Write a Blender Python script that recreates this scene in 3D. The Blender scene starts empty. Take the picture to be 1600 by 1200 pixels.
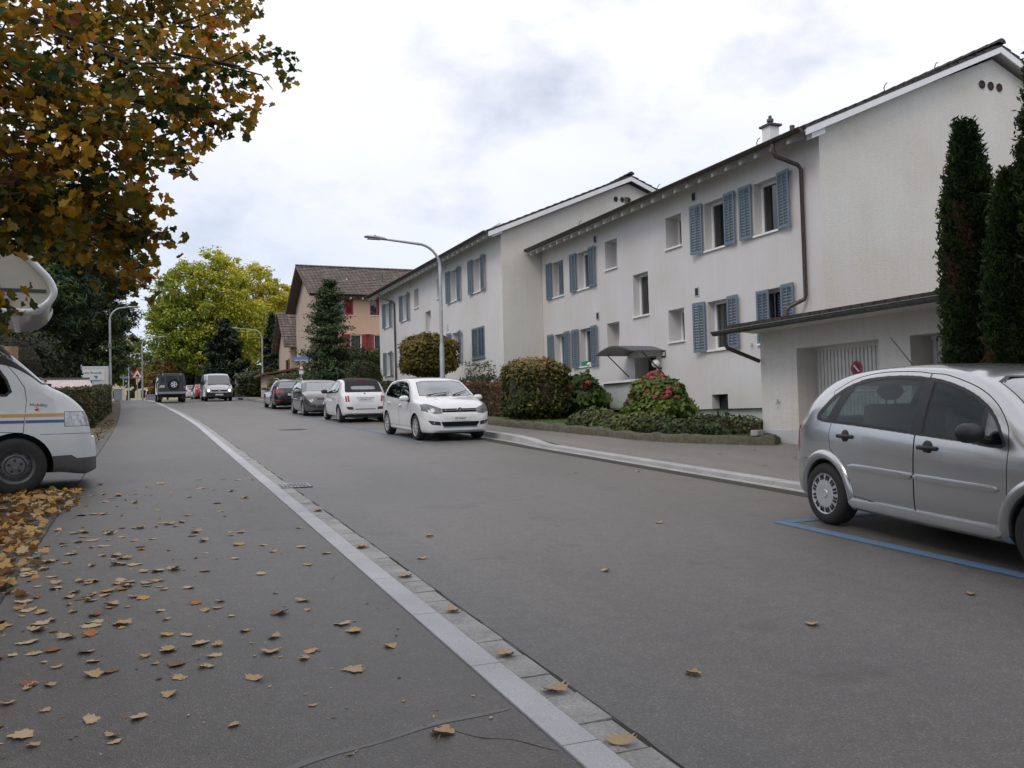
import bpy, bmesh, math, random
import numpy as np
from mathutils import Vector, Matrix
from mathutils.bvhtree import BVHTree
R=math.radians; PI=math.pi
rng=np.random.default_rng(7); random.seed(7)
SC=bpy.context.scene; COL=SC.collection

# ------------------------------------------------------------------ camera
cam_d=bpy.data.cameras.new('camera'); cam=bpy.data.objects.new('camera',cam_d); COL.objects.link(cam)
SC.camera=cam
cam_d.sensor_fit='HORIZONTAL'; cam_d.sensor_width=36; cam_d.lens=1340/1600*36
cam_d.clip_start=0.05; cam_d.clip_end=3000
PSI,TH,RHO=R(23.12),R(1.91),R(1.52)
f=Vector((math.sin(PSI)*math.cos(TH),math.cos(PSI)*math.cos(TH),math.sin(TH)))
r0=Vector((math.cos(PSI),-math.sin(PSI),0)); u0=r0.cross(f)
rr=r0*math.cos(RHO)-u0*math.sin(RHO); uu=u0*math.cos(RHO)+r0*math.sin(RHO)
M=Matrix((rr,uu,-f)).transposed().to_4x4(); M.translation=Vector((0,0,1.43))
cam.matrix_world=M

# ------------------------------------------------------------------ sky, sun, exposure
SUN_EL,SUN_AZ=R(46),R(236)      # azimuth measured from +Y clockwise
w=bpy.data.worlds.new('World'); SC.world=w; w.use_nodes=True
nt=w.node_tree; nt.nodes.clear()
def N(nt,t,**k):
    n=nt.nodes.new(t)
    for a,b in k.items(): setattr(n,a,b)
    return n
def ramp(nt,stops,interp='LINEAR'):
    n=nt.nodes.new('ShaderNodeValToRGB'); cr=n.color_ramp; cr.interpolation=interp
    while len(cr.elements)>1: cr.elements.remove(cr.elements[-1])
    cr.elements[0].position=stops[0][0]; cr.elements[0].color=(*stops[0][1],1)
    for p,c in stops[1:]:
        e=cr.elements.new(p); e.color=(*c,1)
    return n
wo=N(nt,'ShaderNodeOutputWorld'); bg=N(nt,'ShaderNodeBackground'); bg.inputs['Strength'].default_value=0.1
sky=N(nt,'ShaderNodeTexSky',sky_type='NISHITA'); sky.sun_disc=False; sky.sun_elevation=SUN_EL; sky.sun_rotation=SUN_AZ
sky.altitude=400; sky.dust_density=2.0
tc=N(nt,'ShaderNodeTexCoord')
mp=N(nt,'ShaderNodeMapping'); mp.inputs['Scale'].default_value=(1.0,1.0,1.7); mp.inputs['Location'].default_value=(3.1,0.4,0.2)
nt.links.new(tc.outputs['Generated'],mp.inputs['Vector'])
n1=N(nt,'ShaderNodeTexNoise'); n1.inputs['Scale'].default_value=2.1; n1.inputs['Detail'].default_value=7; n1.inputs['Roughness'].default_value=.52; n1.inputs['Distortion'].default_value=.25
n2=N(nt,'ShaderNodeTexNoise'); n2.inputs['Scale'].default_value=3.6; n2.inputs['Detail'].default_value=6; n2.inputs['Roughness'].default_value=.55
nt.links.new(mp.outputs[0],n1.inputs['Vector']); nt.links.new(mp.outputs[0],n2.inputs['Vector'])
# cloud brightness: brighter overhead, blue grey towards the horizon, lumpy
sep=N(nt,'ShaderNodeSeparateXYZ'); nt.links.new(tc.outputs['Generated'],sep.inputs[0])
mr=N(nt,'ShaderNodeMapRange'); mr.inputs['From Min'].default_value=.0; mr.inputs['From Max'].default_value=.46
mr.inputs['To Min'].default_value=-.20; mr.inputs['To Max'].default_value=.20
nt.links.new(sep.outputs['Z'],mr.inputs['Value'])
sc_=N(nt,'ShaderNodeMapRange'); sc_.inputs['From Min'].default_value=.25; sc_.inputs['From Max'].default_value=.75; sc_.inputs['To Min'].default_value=.41; sc_.inputs['To Max'].default_value=.62; nt.links.new(n1.outputs['Fac'],sc_.inputs['Value'])
ad=N(nt,'ShaderNodeMath',operation='ADD'); nt.links.new(sc_.outputs[0],ad.inputs[0]); nt.links.new(mr.outputs[0],ad.inputs[1])
cr=ramp(nt,[(.28,(4.7,5.6,7.0)),(.40,(6.0,6.8,8.2)),(.48,(7.2,7.7,8.8)),(.57,(8.4,8.6,9.5)),(.78,(9.3,9.25,9.9))])
nt.links.new(ad.outputs[0],cr.inputs['Fac'])
msk=ramp(nt,[(.54,(0,0,0)),(.70,(1,1,1))]); nt.links.new(n2.outputs['Fac'],msk.inputs['Fac'])
ml=N(nt,'ShaderNodeMath',operation='MULTIPLY'); ml.inputs[1].default_value=.45; nt.links.new(msk.outputs[0],ml.inputs[0])
mx=N(nt,'ShaderNodeMix',data_type='RGBA'); nt.links.new(ml.outputs[0],mx.inputs['Factor'])
nt.links.new(cr.outputs[0],mx.inputs[6]); nt.links.new(sky.outputs[0],mx.inputs[7])
nt.links.new(mx.outputs[2],bg.inputs['Color']); nt.links.new(bg.outputs[0],wo.inputs['Surface'])
sd=bpy.data.lights.new('sun','SUN'); sd.energy=.95; sd.angle=R(22); sd.color=(1,.95,.88)
so=bpy.data.objects.new('sun',sd); COL.objects.link(so)
sdir=Vector((math.sin(SUN_AZ)*math.cos(SUN_EL),math.cos(SUN_AZ)*math.cos(SUN_EL),math.sin(SUN_EL)))
so.rotation_euler=sdir.to_track_quat('Z','Y').to_euler()
vs=SC.view_settings; vs.view_transform='Standard'; vs.look='None'; vs.gamma=1; vs.exposure=0.22; vs.use_curve_mapping=False

# ------------------------------------------------------------------ helpers
G=0.0436
def gz(y):
    if y<=60: return G*y
    if y<=92:
        t=y-60; return G*60+G*t-(G-.018)*t*t/64
    return gz(92)+.018*(y-92)
def shift(y):                       # the road bends gently to the left further on
    if y<28: return 0.
    if y<70: return -1.03*((y-28)/37)**1.4
    s70=-1.03*(42/37)**1.4; return s70-.055*(y-70)
class MB:
    def __init__(s): s.v=[]; s.f=[]; s.m=[]
    def add(s,vs,fs,m=0):
        b=len(s.v); s.v+= [tuple(p) for p in vs]; s.f+=[tuple(i+b for i in q) for q in fs]; s.m+=[m]*len(fs)
    def box(s,x0,x1,y0,y1,z0,z1,m=0):
        s.add([(x0,y0,z0),(x1,y0,z0),(x1,y1,z0),(x0,y1,z0),(x0,y0,z1),(x1,y0,z1),(x1,y1,z1),(x0,y1,z1)],
              [(0,3,2,1),(4,5,6,7),(0,1,5,4),(1,2,6,5),(2,3,7,6),(3,0,4,7)],m)
    def obox(s,c,ax,ay,az,m=0):       # oriented box: centre and three half-axis vectors
        c,ax,ay,az=map(Vector,(c,ax,ay,az)); V=[]
        for k in (-1,1):
            for i,j in ((-1,-1),(1,-1),(1,1),(-1,1)): V.append(c+ax*i+ay*j+az*k)
        s.add(V,[(0,3,2,1),(4,5,6,7),(0,1,5,4),(1,2,6,5),(2,3,7,6),(3,0,4,7)],m)
    def tube(s,pts,rad,n=10,m=0,cap=True):
        pts=[Vector(p) for p in pts]; k=len(pts)
        if not hasattr(rad,'__len__'): rad=[rad]*k
        rings=[]; up=None
        for i,p in enumerate(pts):
            d=(pts[min(i+1,k-1)]-pts[max(i-1,0)]).normalized()
            if up is None: up=Vector((0,0,1)) if abs(d.z)<.9 else Vector((1,0,0))
            a=d.cross(up).normalized(); b=a.cross(d).normalized(); up=b
            rings.append([p+(a*math.cos(2*PI*j/n)+b*math.sin(2*PI*j/n))*rad[i] for j in range(n)])
        V=[q for r in rings for q in r]; F=[]
        for i in range(k-1):
            for j in range(n):
                F.append((i*n+j,i*n+(j+1)%n,(i+1)*n+(j+1)%n,(i+1)*n+j))
        if cap: F.append(tuple(range(n-1,-1,-1))); F.append(tuple((k-1)*n+j for j in range(n)))
        s.add(V,F,m)
    def lathe(s,prof,n=24,m=0,axis='z',c=(0,0,0),closed=False):
        V=[]; F=[]; k=len(prof)
        for i in range(n):
            a=2*PI*i/n
            for r,h in prof:
                p=(r*math.cos(a),r*math.sin(a),h) if axis=='z' else ((r*math.cos(a),h,r*math.sin(a)) if axis=='y' else (h,r*math.cos(a),r*math.sin(a)))
                V.append((p[0]+c[0],p[1]+c[1],p[2]+c[2]))
        for i in range(n):
            j=(i+1)%n
            for q in range(k if closed else k-1):
                q2=(q+1)%k
                F.append((i*k+q,j*k+q,j*k+q2,i*k+q2))
        s.add(V,F,m)
    def prism(s,poly,axis,a,b,m=0):    # closed prism: poly in the two other axes, from a to b along axis
        n=len(poly)
        def P(p,t): return (t,p[0],p[1]) if axis=='x' else ((p[0],t,p[1]) if axis=='y' else (p[0],p[1],t))
        s.add([P(p,a) for p in poly]+[P(p,b) for p in poly],
              [tuple(range(n-1,-1,-1)),tuple(range(n,2*n))]+[(i,(i+1)%n,n+(i+1)%n,n+i) for i in range(n)],m)
    def mesh(s,name,fix=True):
        me=bpy.data.meshes.new(name); me.from_pydata(s.v,[],s.f)
        me.polygons.foreach_set('material_index',s.m)
        if fix:
            bm=bmesh.new(); bm.from_mesh(me); bmesh.ops.recalc_face_normals(bm,faces=bm.faces); bm.to_mesh(me); bm.free()
        return me
    def build(s,name,mats,parent=None,smooth=None,loc=None,fix=True,bevel=0):
        return link(name,s.mesh(name,fix),mats,parent,smooth,loc,bevel)
def link(name,me,mats,parent=None,smooth=None,loc=None,bevel=0):
    if not isinstance(mats,(list,tuple)): mats=[mats]
    if bevel:
        bm=bmesh.new(); bm.from_mesh(me); bmesh.ops.remove_doubles(bm,verts=bm.verts,dist=1e-5)
        es=[e for e in bm.edges if len(e.link_faces)==2 and e.calc_face_angle(0)>.5]
        bmesh.ops.bevel(bm,geom=es,offset=bevel,segments=2,affect='EDGES',profile=.6,clamp_overlap=True); bm.to_mesh(me); bm.free()
    idx=np.zeros(len(me.polygons),dtype=np.int32); me.polygons.foreach_get('material_index',idx)
    me.materials.clear()
    for m in mats: me.materials.append(m)
    me.polygons.foreach_set('material_index',np.minimum(idx,len(mats)-1).astype(np.int32))
    if smooth:
        me.polygons.foreach_set('use_smooth',[True]*len(me.polygons))
        try: me.set_sharp_from_angle(angle=R(smooth))
        except Exception: pass
    o=bpy.data.objects.new(name,me); COL.objects.link(o)
    if parent is not None: o.parent=parent
    if loc is not None: o.location=loc
    return o
def tag(o,label=None,cat=None,group=None,kind=None):
    if label: o['label']=label
    if cat: o['category']=cat
    if group: o['group']=group
    if kind: o['kind']=kind
    return o
def thing(name,label,cat,loc=(0,0,0),group=None,mat=None):
    o=bpy.data.objects.new(name,None); COL.objects.link(o); o.empty_display_size=.2
    if mat is not None: o.matrix_world=mat
    else: o.location=loc
    return tag(o,label,cat,group)
def copy_tree(o,parent=None,kids=None):
    if kids is None:
        kids={}
        for q in list(COL.objects):
            if q.parent: kids.setdefault(q.parent.name,[]).append(q)
    c=o.copy(); COL.objects.link(c)
    if parent is not None: c.parent=parent
    for k in kids.get(o.name,[]): copy_tree(k,c,kids)
    return c

# ------------------------------------------------------------------ materials
def mat(name,col,rough=.6,nscale=0,namt=.2,bump=0,bscale=None,metal=0,spec=.5,coat=0,coords='Object',stretch=(1,1,1),detail=5,col2=None,nscale2=0,namt2=0):
    m=bpy.data.materials.new(name); m.use_nodes=True; t=m.node_tree; b=t.nodes['Principled BSDF']
    b.inputs['Roughness'].default_value=rough; b.inputs['Metallic'].default_value=metal; b.inputs['Specular IOR Level'].default_value=spec
    b.inputs['Coat Weight'].default_value=coat
    b.inputs['Base Color'].default_value=(*col,1)
    if nscale or bump:
        c=N(t,'ShaderNodeTexCoord'); mpn=N(t,'ShaderNodeMapping'); mpn.inputs['Scale'].default_value=stretch
        t.links.new(c.outputs[coords],mpn.inputs['Vector'])
    out=None
    if nscale:
        n=N(t,'ShaderNodeTexNoise'); n.inputs['Scale'].default_value=nscale; n.inputs['Detail'].default_value=detail; n.inputs['Roughness'].default_value=.6
        t.links.new(mpn.outputs[0],n.inputs['Vector'])
        c2=col2 or tuple(x*(1-namt) for x in col); c1=col if col2 else tuple(min(1,x*(1+namt)) for x in col)
        rp=ramp(t,[(.3,c2),(.7,c1)]); t.links.new(n.outputs['Fac'],rp.inputs['Fac']); out=rp.outputs[0]
        if nscale2:
            n3=N(t,'ShaderNodeTexNoise'); n3.inputs['Scale'].default_value=nscale2; n3.inputs['Detail'].default_value=3
            t.links.new(mpn.outputs[0],n3.inputs['Vector'])
            r3=ramp(t,[(.25,(1-namt2,)*3),(.75,(1+namt2,)*3)]); t.links.new(n3.outputs['Fac'],r3.inputs['Fac'])
            mm=N(t,'ShaderNodeMix',data_type='RGBA',blend_type='MULTIPLY'); mm.inputs['Factor'].default_value=1
            t.links.new(out,mm.inputs[6]); t.links.new(r3.outputs[0],mm.inputs[7]); out=mm.outputs[2]
        t.links.new(out,b.inputs['Base Color'])
    if bump:
        n=N(t,'ShaderNodeTexNoise'); n.inputs['Scale'].default_value=bscale or 60; n.inputs['Detail'].default_value=4
        t.links.new(mpn.outputs[0],n.inputs['Vector'])
        bp=N(t,'ShaderNodeBump'); bp.inputs['Strength'].default_value=bump; bp.inputs['Distance'].default_value=.01
        t.links.new(n.outputs['Fac'],bp.inputs['Height']); t.links.new(bp.outputs[0],b.inputs['Normal'])
    return m
def leafmat(name,stops,trans=.35,rough=.55):
    m=bpy.data.materials.new(name); m.use_nodes=True; t=m.node_tree; b=t.nodes['Principled BSDF']; o=t.nodes['Material Output']
    a=N(t,'ShaderNodeAttribute'); a.attribute_name='tint'
    rp=ramp(t,stops); t.links.new(a.outputs['Fac'],rp.inputs['Fac'])
    t.links.new(rp.outputs[0],b.inputs['Base Color']); b.inputs['Roughness'].default_value=rough; b.inputs['Specular IOR Level'].default_value=.3
    tr=N(t,'ShaderNodeBsdfTranslucent'); t.links.new(rp.outputs[0],tr.inputs['Color'])
    mxs=N(t,'ShaderNodeMixShader'); mxs.inputs[0].default_value=trans
    t.links.new(b.outputs[0],mxs.inputs[1]); t.links.new(tr.outputs[0],mxs.inputs[2]); t.links.new(mxs.outputs[0],o.inputs['Surface'])
    return m
def glassmat(name,tint,refl=1.0,rough=.0,ior=1.5,boost=.04):
    m=bpy.data.materials.new(name); m.use_nodes=True; t=m.node_tree; t.nodes.remove(t.nodes['Principled BSDF']); o=t.nodes['Material Output']
    tr=N(t,'ShaderNodeBsdfTransparent'); tr.inputs[0].default_value=(*tint,1)
    gl=N(t,'ShaderNodeBsdfGlossy'); gl.inputs['Roughness'].default_value=rough; gl.inputs['Color'].default_value=(refl,)*3+(1,)
    lw=N(t,'ShaderNodeLayerWeight'); lw.inputs['Blend'].default_value=.5; fr=N(t,'ShaderNodeMath',operation='POWER'); fr.inputs[1].default_value=4.0; t.links.new(lw.outputs['Facing'],fr.inputs[0])
    ad=N(t,'ShaderNodeMath',operation='ADD'); ad.inputs[1].default_value=boost; t.links.new(fr.outputs[0],ad.inputs[0])
    ms=N(t,'ShaderNodeMixShader'); t.links.new(ad.outputs[0],ms.inputs[0]); t.links.new(tr.outputs[0],ms.inputs[1]); t.links.new(gl.outputs[0],ms.inputs[2])
    t.links.new(ms.outputs[0],o.inputs['Surface']); return m
def asphalt(name,base,patch=.12,scale=1.0):
    m=bpy.data.materials.new(name); m.use_nodes=True; t=m.node_tree; b=t.nodes['Principled BSDF']
    c=N(t,'ShaderNodeTexCoord')
    def noise(s,d=4,r=.55):
        n=N(t,'ShaderNodeTexNoise'); n.inputs['Scale'].default_value=s; n.inputs['Detail'].default_value=d; n.inputs['Roughness'].default_value=r
        t.links.new(c.outputs['Object'],n.inputs['Vector']); return n
    big=noise(.45,6,.65); mid=noise(9,4)
    mpt=N(t,'ShaderNodeMapping'); mpt.inputs['Scale'].default_value=(1.1,.07,1); t.links.new(c.outputs['Object'],mpt.inputs['Vector']); trk=noise(1.3,5,.6); t.links.new(mpt.outputs[0],trk.inputs['Vector'])
    vo=N(t,'ShaderNodeTexVoronoi'); vo.inputs['Scale'].default_value=160*scale; t.links.new(c.outputs['Object'],vo.inputs['Vector'])
    vs_=N(t,'ShaderNodeSeparateColor'); t.links.new(vo.outputs['Color'],vs_.inputs[0])
    r1=ramp(t,[(.25,tuple(x*(1-patch) for x in base)),(.75,tuple(x*(1+patch) for x in base))]); t.links.new(big.outputs['Fac'],r1.inputs['Fac'])
    r2=ramp(t,[(.3,(.88,)*3),(.7,(1.1,)*3)]); t.links.new(mid.outputs['Fac'],r2.inputs['Fac'])
    r3=ramp(t,[(.0,(.62,.62,.62)),(.55,(1,1,1)),(.9,(1.12,1.11,1.08)),(1,(2.1,2.05,1.9))]); t.links.new(vs_.outputs[0],r3.inputs['Fac'])
    m1=N(t,'ShaderNodeMix',data_type='RGBA',blend_type='MULTIPLY'); m1.inputs['Factor'].default_value=1
    m2=N(t,'ShaderNodeMix',data_type='RGBA',blend_type='MULTIPLY'); m2.inputs['Factor'].default_value=1
    t.links.new(r1.outputs[0],m1.inputs[6]); t.links.new(r2.outputs[0],m1.inputs[7])
    t.links.new(m1.outputs[2],m2.inputs[6]); t.links.new(r3.outputs[0],m2.inputs[7])
    r4=ramp(t,[(.3,(.90,.90,.905)),(.7,(1.07,1.065,1.05))]); t.links.new(trk.outputs['Fac'],r4.inputs['Fac']); m3=N(t,'ShaderNodeMix',data_type='RGBA',blend_type='MULTIPLY'); m3.inputs['Factor'].default_value=1; t.links.new(m2.outputs[2],m3.inputs[6]); t.links.new(r4.outputs[0],m3.inputs[7])
    st_=noise(1.7,3,.5); r5=ramp(t,[(.64,(1,1,1)),(.70,(.84,.835,.83))]); t.links.new(st_.outputs['Fac'],r5.inputs['Fac']); m4=N(t,'ShaderNodeMix',data_type='RGBA',blend_type='MULTIPLY'); m4.inputs['Factor'].default_value=1; t.links.new(m3.outputs[2],m4.inputs[6]); t.links.new(r5.outputs[0],m4.inputs[7])
    t.links.new(m4.outputs[2],b.inputs['Base Color'])
    b.inputs['Roughness'].default_value=.45; b.inputs['Specular IOR Level'].default_value=.55
    bp=N(t,'ShaderNodeBump'); bp.inputs['Strength'].default_value=.55; bp.inputs['Distance'].default_value=.004
    t.links.new(vo.outputs['Distance'],bp.inputs['Height']); t.links.new(bp.outputs[0],b.inputs['Normal'])
    return m
def plaster(name,col,stain=.1,streak=.12,bump=.5,bscale=70,tone=(1,.97,.92)):
    m=bpy.data.materials.new(name); m.use_nodes=True; t=m.node_tree; b=t.nodes['Principled BSDF']
    c=N(t,'ShaderNodeTexCoord'); mp1=N(t,'ShaderNodeMapping'); mp1.inputs['Scale'].default_value=(7,7,.30)
    t.links.new(c.outputs['Object'],mp1.inputs['Vector'])
    a=N(t,'ShaderNodeTexNoise'); a.inputs['Scale'].default_value=1.6; a.inputs['Detail'].default_value=6; t.links.new(mp1.outputs[0],a.inputs['Vector'])
    d=N(t,'ShaderNodeTexNoise'); d.inputs['Scale'].default_value=.7; d.inputs['Detail'].default_value=6; t.links.new(c.outputs['Object'],d.inputs['Vector'])
    e=N(t,'ShaderNodeTexNoise'); e.inputs['Scale'].default_value=bscale; e.inputs['Detail'].default_value=3; t.links.new(c.outputs['Object'],e.inputs['Vector'])
    r1=ramp(t,[(.33,tuple(1-streak*k for k in (1,1.08,1.25))),(.6,(1,1,1))]); t.links.new(a.outputs['Fac'],r1.inputs['Fac'])
    r2=ramp(t,[(.3,tuple(x*(1-stain)*y for x,y in zip(col,tone))),(.65,col)]); t.links.new(d.outputs['Fac'],r2.inputs['Fac'])
    r3=ramp(t,[(.25,(.84,)*3),(.55,(1.02,)*3)]); t.links.new(e.outputs['Fac'],r3.inputs['Fac'])
    m1=N(t,'ShaderNodeMix',data_type='RGBA',blend_type='MULTIPLY'); m1.inputs['Factor'].default_value=1
    m2=N(t,'ShaderNodeMix',data_type='RGBA',blend_type='MULTIPLY'); m2.inputs['Factor'].default_value=1
    t.links.new(r2.outputs[0],m1.inputs[6]); t.links.new(r1.outputs[0],m1.inputs[7]); t.links.new(m1.outputs[2],m2.inputs[6]); t.links.new(r3.outputs[0],m2.inputs[7])
    t.links.new(m2.outputs[2],b.inputs['Base Color']); b.inputs['Roughness'].default_value=.9; b.inputs['Specular IOR Level'].default_value=.2
    bp=N(t,'ShaderNodeBump'); bp.inputs['Strength'].default_value=bump; bp.inputs['Distance'].default_value=.01
    t.links.new(e.outputs['Fac'],bp.inputs['Height']); t.links.new(bp.outputs[0],b.inputs['Normal'])
    return m
def tilemat(name,c1,c2,sx,sy,axis):       # roof tiles: colour per tile on object coordinates (axis = 'x' or 'y' along the ridge)
    m=bpy.data.materials.new(name); m.use_nodes=True; t=m.node_tree; b=t.nodes['Principled BSDF']
    c=N(t,'ShaderNodeTexCoord'); s=N(t,'ShaderNodeSeparateXYZ'); t.links.new(c.outputs['Object'],s.inputs[0])
    cb=N(t,'ShaderNodeCombineXYZ'); o1,o2=('X','Y') if axis=='x' else ('Y','X')
    t.links.new(s.outputs[o1],cb.inputs['X']); t.links.new(s.outputs[o2],cb.inputs['Y'])
    br=N(t,'ShaderNodeTexBrick'); br.offset=0; br.inputs['Scale'].default_value=1; br.inputs['Brick Width'].default_value=sx; br.inputs['Row Height'].default_value=sy
    br.inputs['Mortar Size'].default_value=.018; br.inputs['Color1'].default_value=(*c1,1); br.inputs['Color2'].default_value=(*c2,1); br.inputs['Mortar'].default_value=tuple(x*.45 for x in c2)+(1,)
    t.links.new(cb.outputs[0],br.inputs['Vector'])
    n=N(t,'ShaderNodeTexNoise'); n.inputs['Scale'].default_value=3; n.inputs['Detail'].default_value=6; t.links.new(c.outputs['Object'],n.inputs['Vector'])
    r1=ramp(t,[(.3,(.6,.6,.62)),(.7,(1.15,1.12,1.05))]); t.links.new(n.outputs['Fac'],r1.inputs['Fac'])
    m1=N(t,'ShaderNodeMix',data_type='RGBA',blend_type='MULTIPLY'); m1.inputs['Factor'].default_value=1
    t.links.new(br.outputs['Color'],m1.inputs[6]); t.links.new(r1.outputs[0],m1.inputs[7]); t.links.new(m1.outputs[2],b.inputs['Base Color'])
    b.inputs['Roughness'].default_value=.85
    bp=N(t,'ShaderNodeBump'); bp.inputs['Strength'].default_value=1; bp.inputs['Distance'].default_value=.03; t.links.new(br.outputs['Fac'],bp.inputs['Height']); bp.invert=True
    t.links.new(bp.outputs[0],b.inputs['Normal']); return m
def paintmat(name,col,metal=0,rough=.24,coat=1.0,flake=0):
    m=mat(name,col,rough,metal=metal,coat=coat,nscale=6,namt=.03)
    b=m.node_tree.nodes['Principled BSDF']; b.inputs['Coat Roughness'].default_value=.04
    return m
X={}
X['road']=asphalt('road_asphalt',(.132,.123,.112),.12)
X['walk']=asphalt('pavement_asphalt',(.092,.085,.076),.18)
X['walk2']=asphalt('apron_asphalt',(.18,.17,.158),.14)
X['drive']=asphalt('driveway_asphalt',(.060,.057,.053),.25)
X['granite']=mat('granite',(.45,.45,.465),.75,140,.24,.4,120,detail=6,nscale2=2.2,namt2=.12)
X['sett']=mat('gutter_stone',(.32,.315,.30),.8,60,.25,.6,50,nscale2=5,namt2=.25)
X['seam']=mat('joint_dirt',(.035,.034,.026),.95,20,.4)
X['soil']=mat('soil',(.06,.045,.03),.95,8,.4,.8,20)
X['grass']=mat('lawn_grass',(.075,.115,.03),.9,30,.4,.8,60)
X['terrain']=mat('terrain_grass',(.07,.09,.04),.95,1.5,.3)
X['wallA']=plaster('white_plaster',(.625,.61,.615),.07,.035,.5,55)
X['gable']=plaster('cream_plaster',(.645,.63,.59),.08,.03,.9,38)
X['wallB']=plaster('white_plaster_far',(.66,.65,.655),.07,.035,.3,40)
X['garage']=plaster('garage_plaster',(.60,.585,.56),.10,.05,.5,50)
X['plinth']=plaster('plinth_plaster',(.50,.52,.54),.12,.05,.4,50)
X['orange']=plaster('peach_plaster',(.68,.47,.345),.10,.03,.3,30)
X['peachgable']=plaster('tan_plaster',(.50,.40,.33),.10,.04,.3,30)
X['white']=mat('white_paint',(.74,.74,.74),.5,5,.05)
X['soffit']=mat('soffit_white',(.62,.61,.60),.6,4,.08)
X['roofA']=tilemat('dark_roof_tile',(.070,.055,.052),(.05,.042,.042),.25,.33,'y')
X['roofO']=tilemat('brown_roof_tile',(.20,.155,.13),(.12,.098,.088),.3,.36,'x')
X['copper']=mat('brown_copper',(.075,.060,.052),.42,12,.3,metal=.55)
X['zinc']=mat('weathered_zinc',(.085,.095,.09),.45,14,.4,metal=.5)
X['shutter']=mat('blue_grey_shutter',(.125,.172,.220),.5,14,.14,stretch=(1,1,.4))
X['red']=mat('red_shutter',(.33,.02,.03),.5,10,.1)
X['redframe']=mat('red_window_frame',(.42,.12,.14),.5,10,.1)
X['winglass']=mat('window_glass',(.018,.02,.021),.05,spec=.45)
X['curtain']=mat('curtain',(.45,.45,.46),.8,12,.25,stretch=(1,6,.2))
X['black']=mat('black_plastic',(.018,.018,.019),.5,30,.2)
X['grille']=mat('matt_black_grille',(.008,.008,.008),.85,spec=.15)
X['rubber']=mat('tyre_rubber',(.022,.021,.020),.85,40,.3)
X['dark']=mat('dark_interior',(.02,.02,.022),.8)
X['seatcloth']=mat('seat_cloth',(.028,.03,.034),.9,60,.3)
X['chrome']=mat('chrome',(.7,.7,.7),.15,metal=1)
X['darksteel']=mat('dark_steel_wheel',(.13,.13,.13),.45,8,.2,metal=.5)
X['kerbgrey']=mat('grey_kerb',(.36,.355,.35),.8,120,.24,.4,100,detail=6,nscale2=1.6,namt2=.18)
X['alloy']=mat('wheel_alloy',(.45,.45,.46),.35,10,.1,metal=.6)
X['steel']=mat('galvanised_steel',(.40,.41,.42),.45,8,.15,metal=.6)
X['cover']=mat('wheel_cover',(.48,.48,.49),.35,10,.1,metal=.35)
X['blue']=mat('blue_road_paint',(.085,.19,.36),.75,16,.45,col2=(.13,.17,.22),detail=8)
X['bluefade']=mat('worn_blue_road_paint',(.12,.20,.30),.8,9,.4,col2=(.135,.15,.17),detail=8)
X['linewhite']=mat('white_road_paint',(.5,.5,.5),.7,30,.25)
X['lamp']=mat('lamp_lens',(.42,.43,.45),.25,24,.45,metal=.25,coat=1)
X['lampdark']=mat('dark_lamp_lens',(.13,.135,.14),.28,24,.6,metal=.3,coat=.4)
X['tail']=mat('red_lens',(.28,.012,.015),.12,20,.3,coat=1)
X['orangelens']=mat('orange_lens',(.6,.12,.01),.2,coat=1)
X['plate']=mat('plate_white',(.7,.7,.68),.4)
X['ink']=mat('ink',(.02,.02,.02),.6)
X['wood']=mat('brown_wood',(.11,.055,.028),.55,7,.4,stretch=(6,6,.5))
X['fencewood']=mat('fence_wood',(.26,.17,.095),.8,6,.35,stretch=(8,8,.4))
X['bark']=mat('bark',(.055,.045,.036),.95,9,.4,.9,18,stretch=(1,1,.35))
X['twig']=mat('twig',(.045,.034,.022),.95)
X['concrete']=mat('concrete',(.26,.25,.23),.9,4,.25,.4,40)
X['mossstone']=mat('mossy_kerb',(.12,.105,.08),.95,12,.45,.9,30,col2=(.05,.05,.028))
X['glass']=glassmat('car_glass',(.78,.86,.845),1.0,boost=.012)
X['glassdark']=glassmat('dark_car_glass',(.50,.54,.54),1.0,boost=.10)
X['glassblack']=glassmat('tinted_black_glass',(.18,.2,.2),1.0,boost=.05)
X['glasswind']=glassmat('windscreen_glass',(.62,.66,.68),1.0,boost=.22)
X['glasshouse']=glassmat('house_glass',(.6,.61,.62),1.0,boost=.06)
X['greenplastic']=mat('green_plastic',(.01,.26,.11),.4)
X['globe']=mat('white_globe',(.75,.75,.74),.3)
X['signblue']=mat('sign_blue',(.10,.22,.45),.5)
X['signred']=mat('sign_red',(.45,.03,.03),.5)
X['bluegrey']=mat('grey_box',(.17,.19,.21),.6)
# ------------------------------------------------------------------ ground, road, pavements, kerbs
def ys_(y0,y1,st): 
    n=max(1,int(math.ceil((y1-y0)/st))); return [y0+(y1-y0)*i/n for i in range(n+1)]
def sheet(name,xl,xr,y0,y1,dz,m,st=1.5,nx=1,kind='structure'):
    fl=xl if callable(xl) else (lambda y:xl); fr=xr if callable(xr) else (lambda y:xr); fd=dz if callable(dz) else (lambda y:dz)
    b=MB(); Y=ys_(y0,y1,st); k=nx+1
    V=[(fl(y)+(fr(y)-fl(y))*i/nx,y,gz(y)+fd(y)) for y in Y for i in range(k)]
    F=[(j*k+i,j*k+i+1,(j+1)*k+i+1,(j+1)*k+i) for j in range(len(Y)-1) for i in range(nx)]
    b.add(V,F); return tag(b.build(name,m,fix=False),kind=kind)
b=MB(); gx=[-600,-200,-80,-40,-20,-10,0,10,20,40,80,200,600]; gy=[-60,-40,-20]+list(range(-10,110,4))+[130,170,220,300,500,900]
V=[(x,y,gz(y)-.10) for y in gy for x in gx]; k=len(gx)
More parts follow.
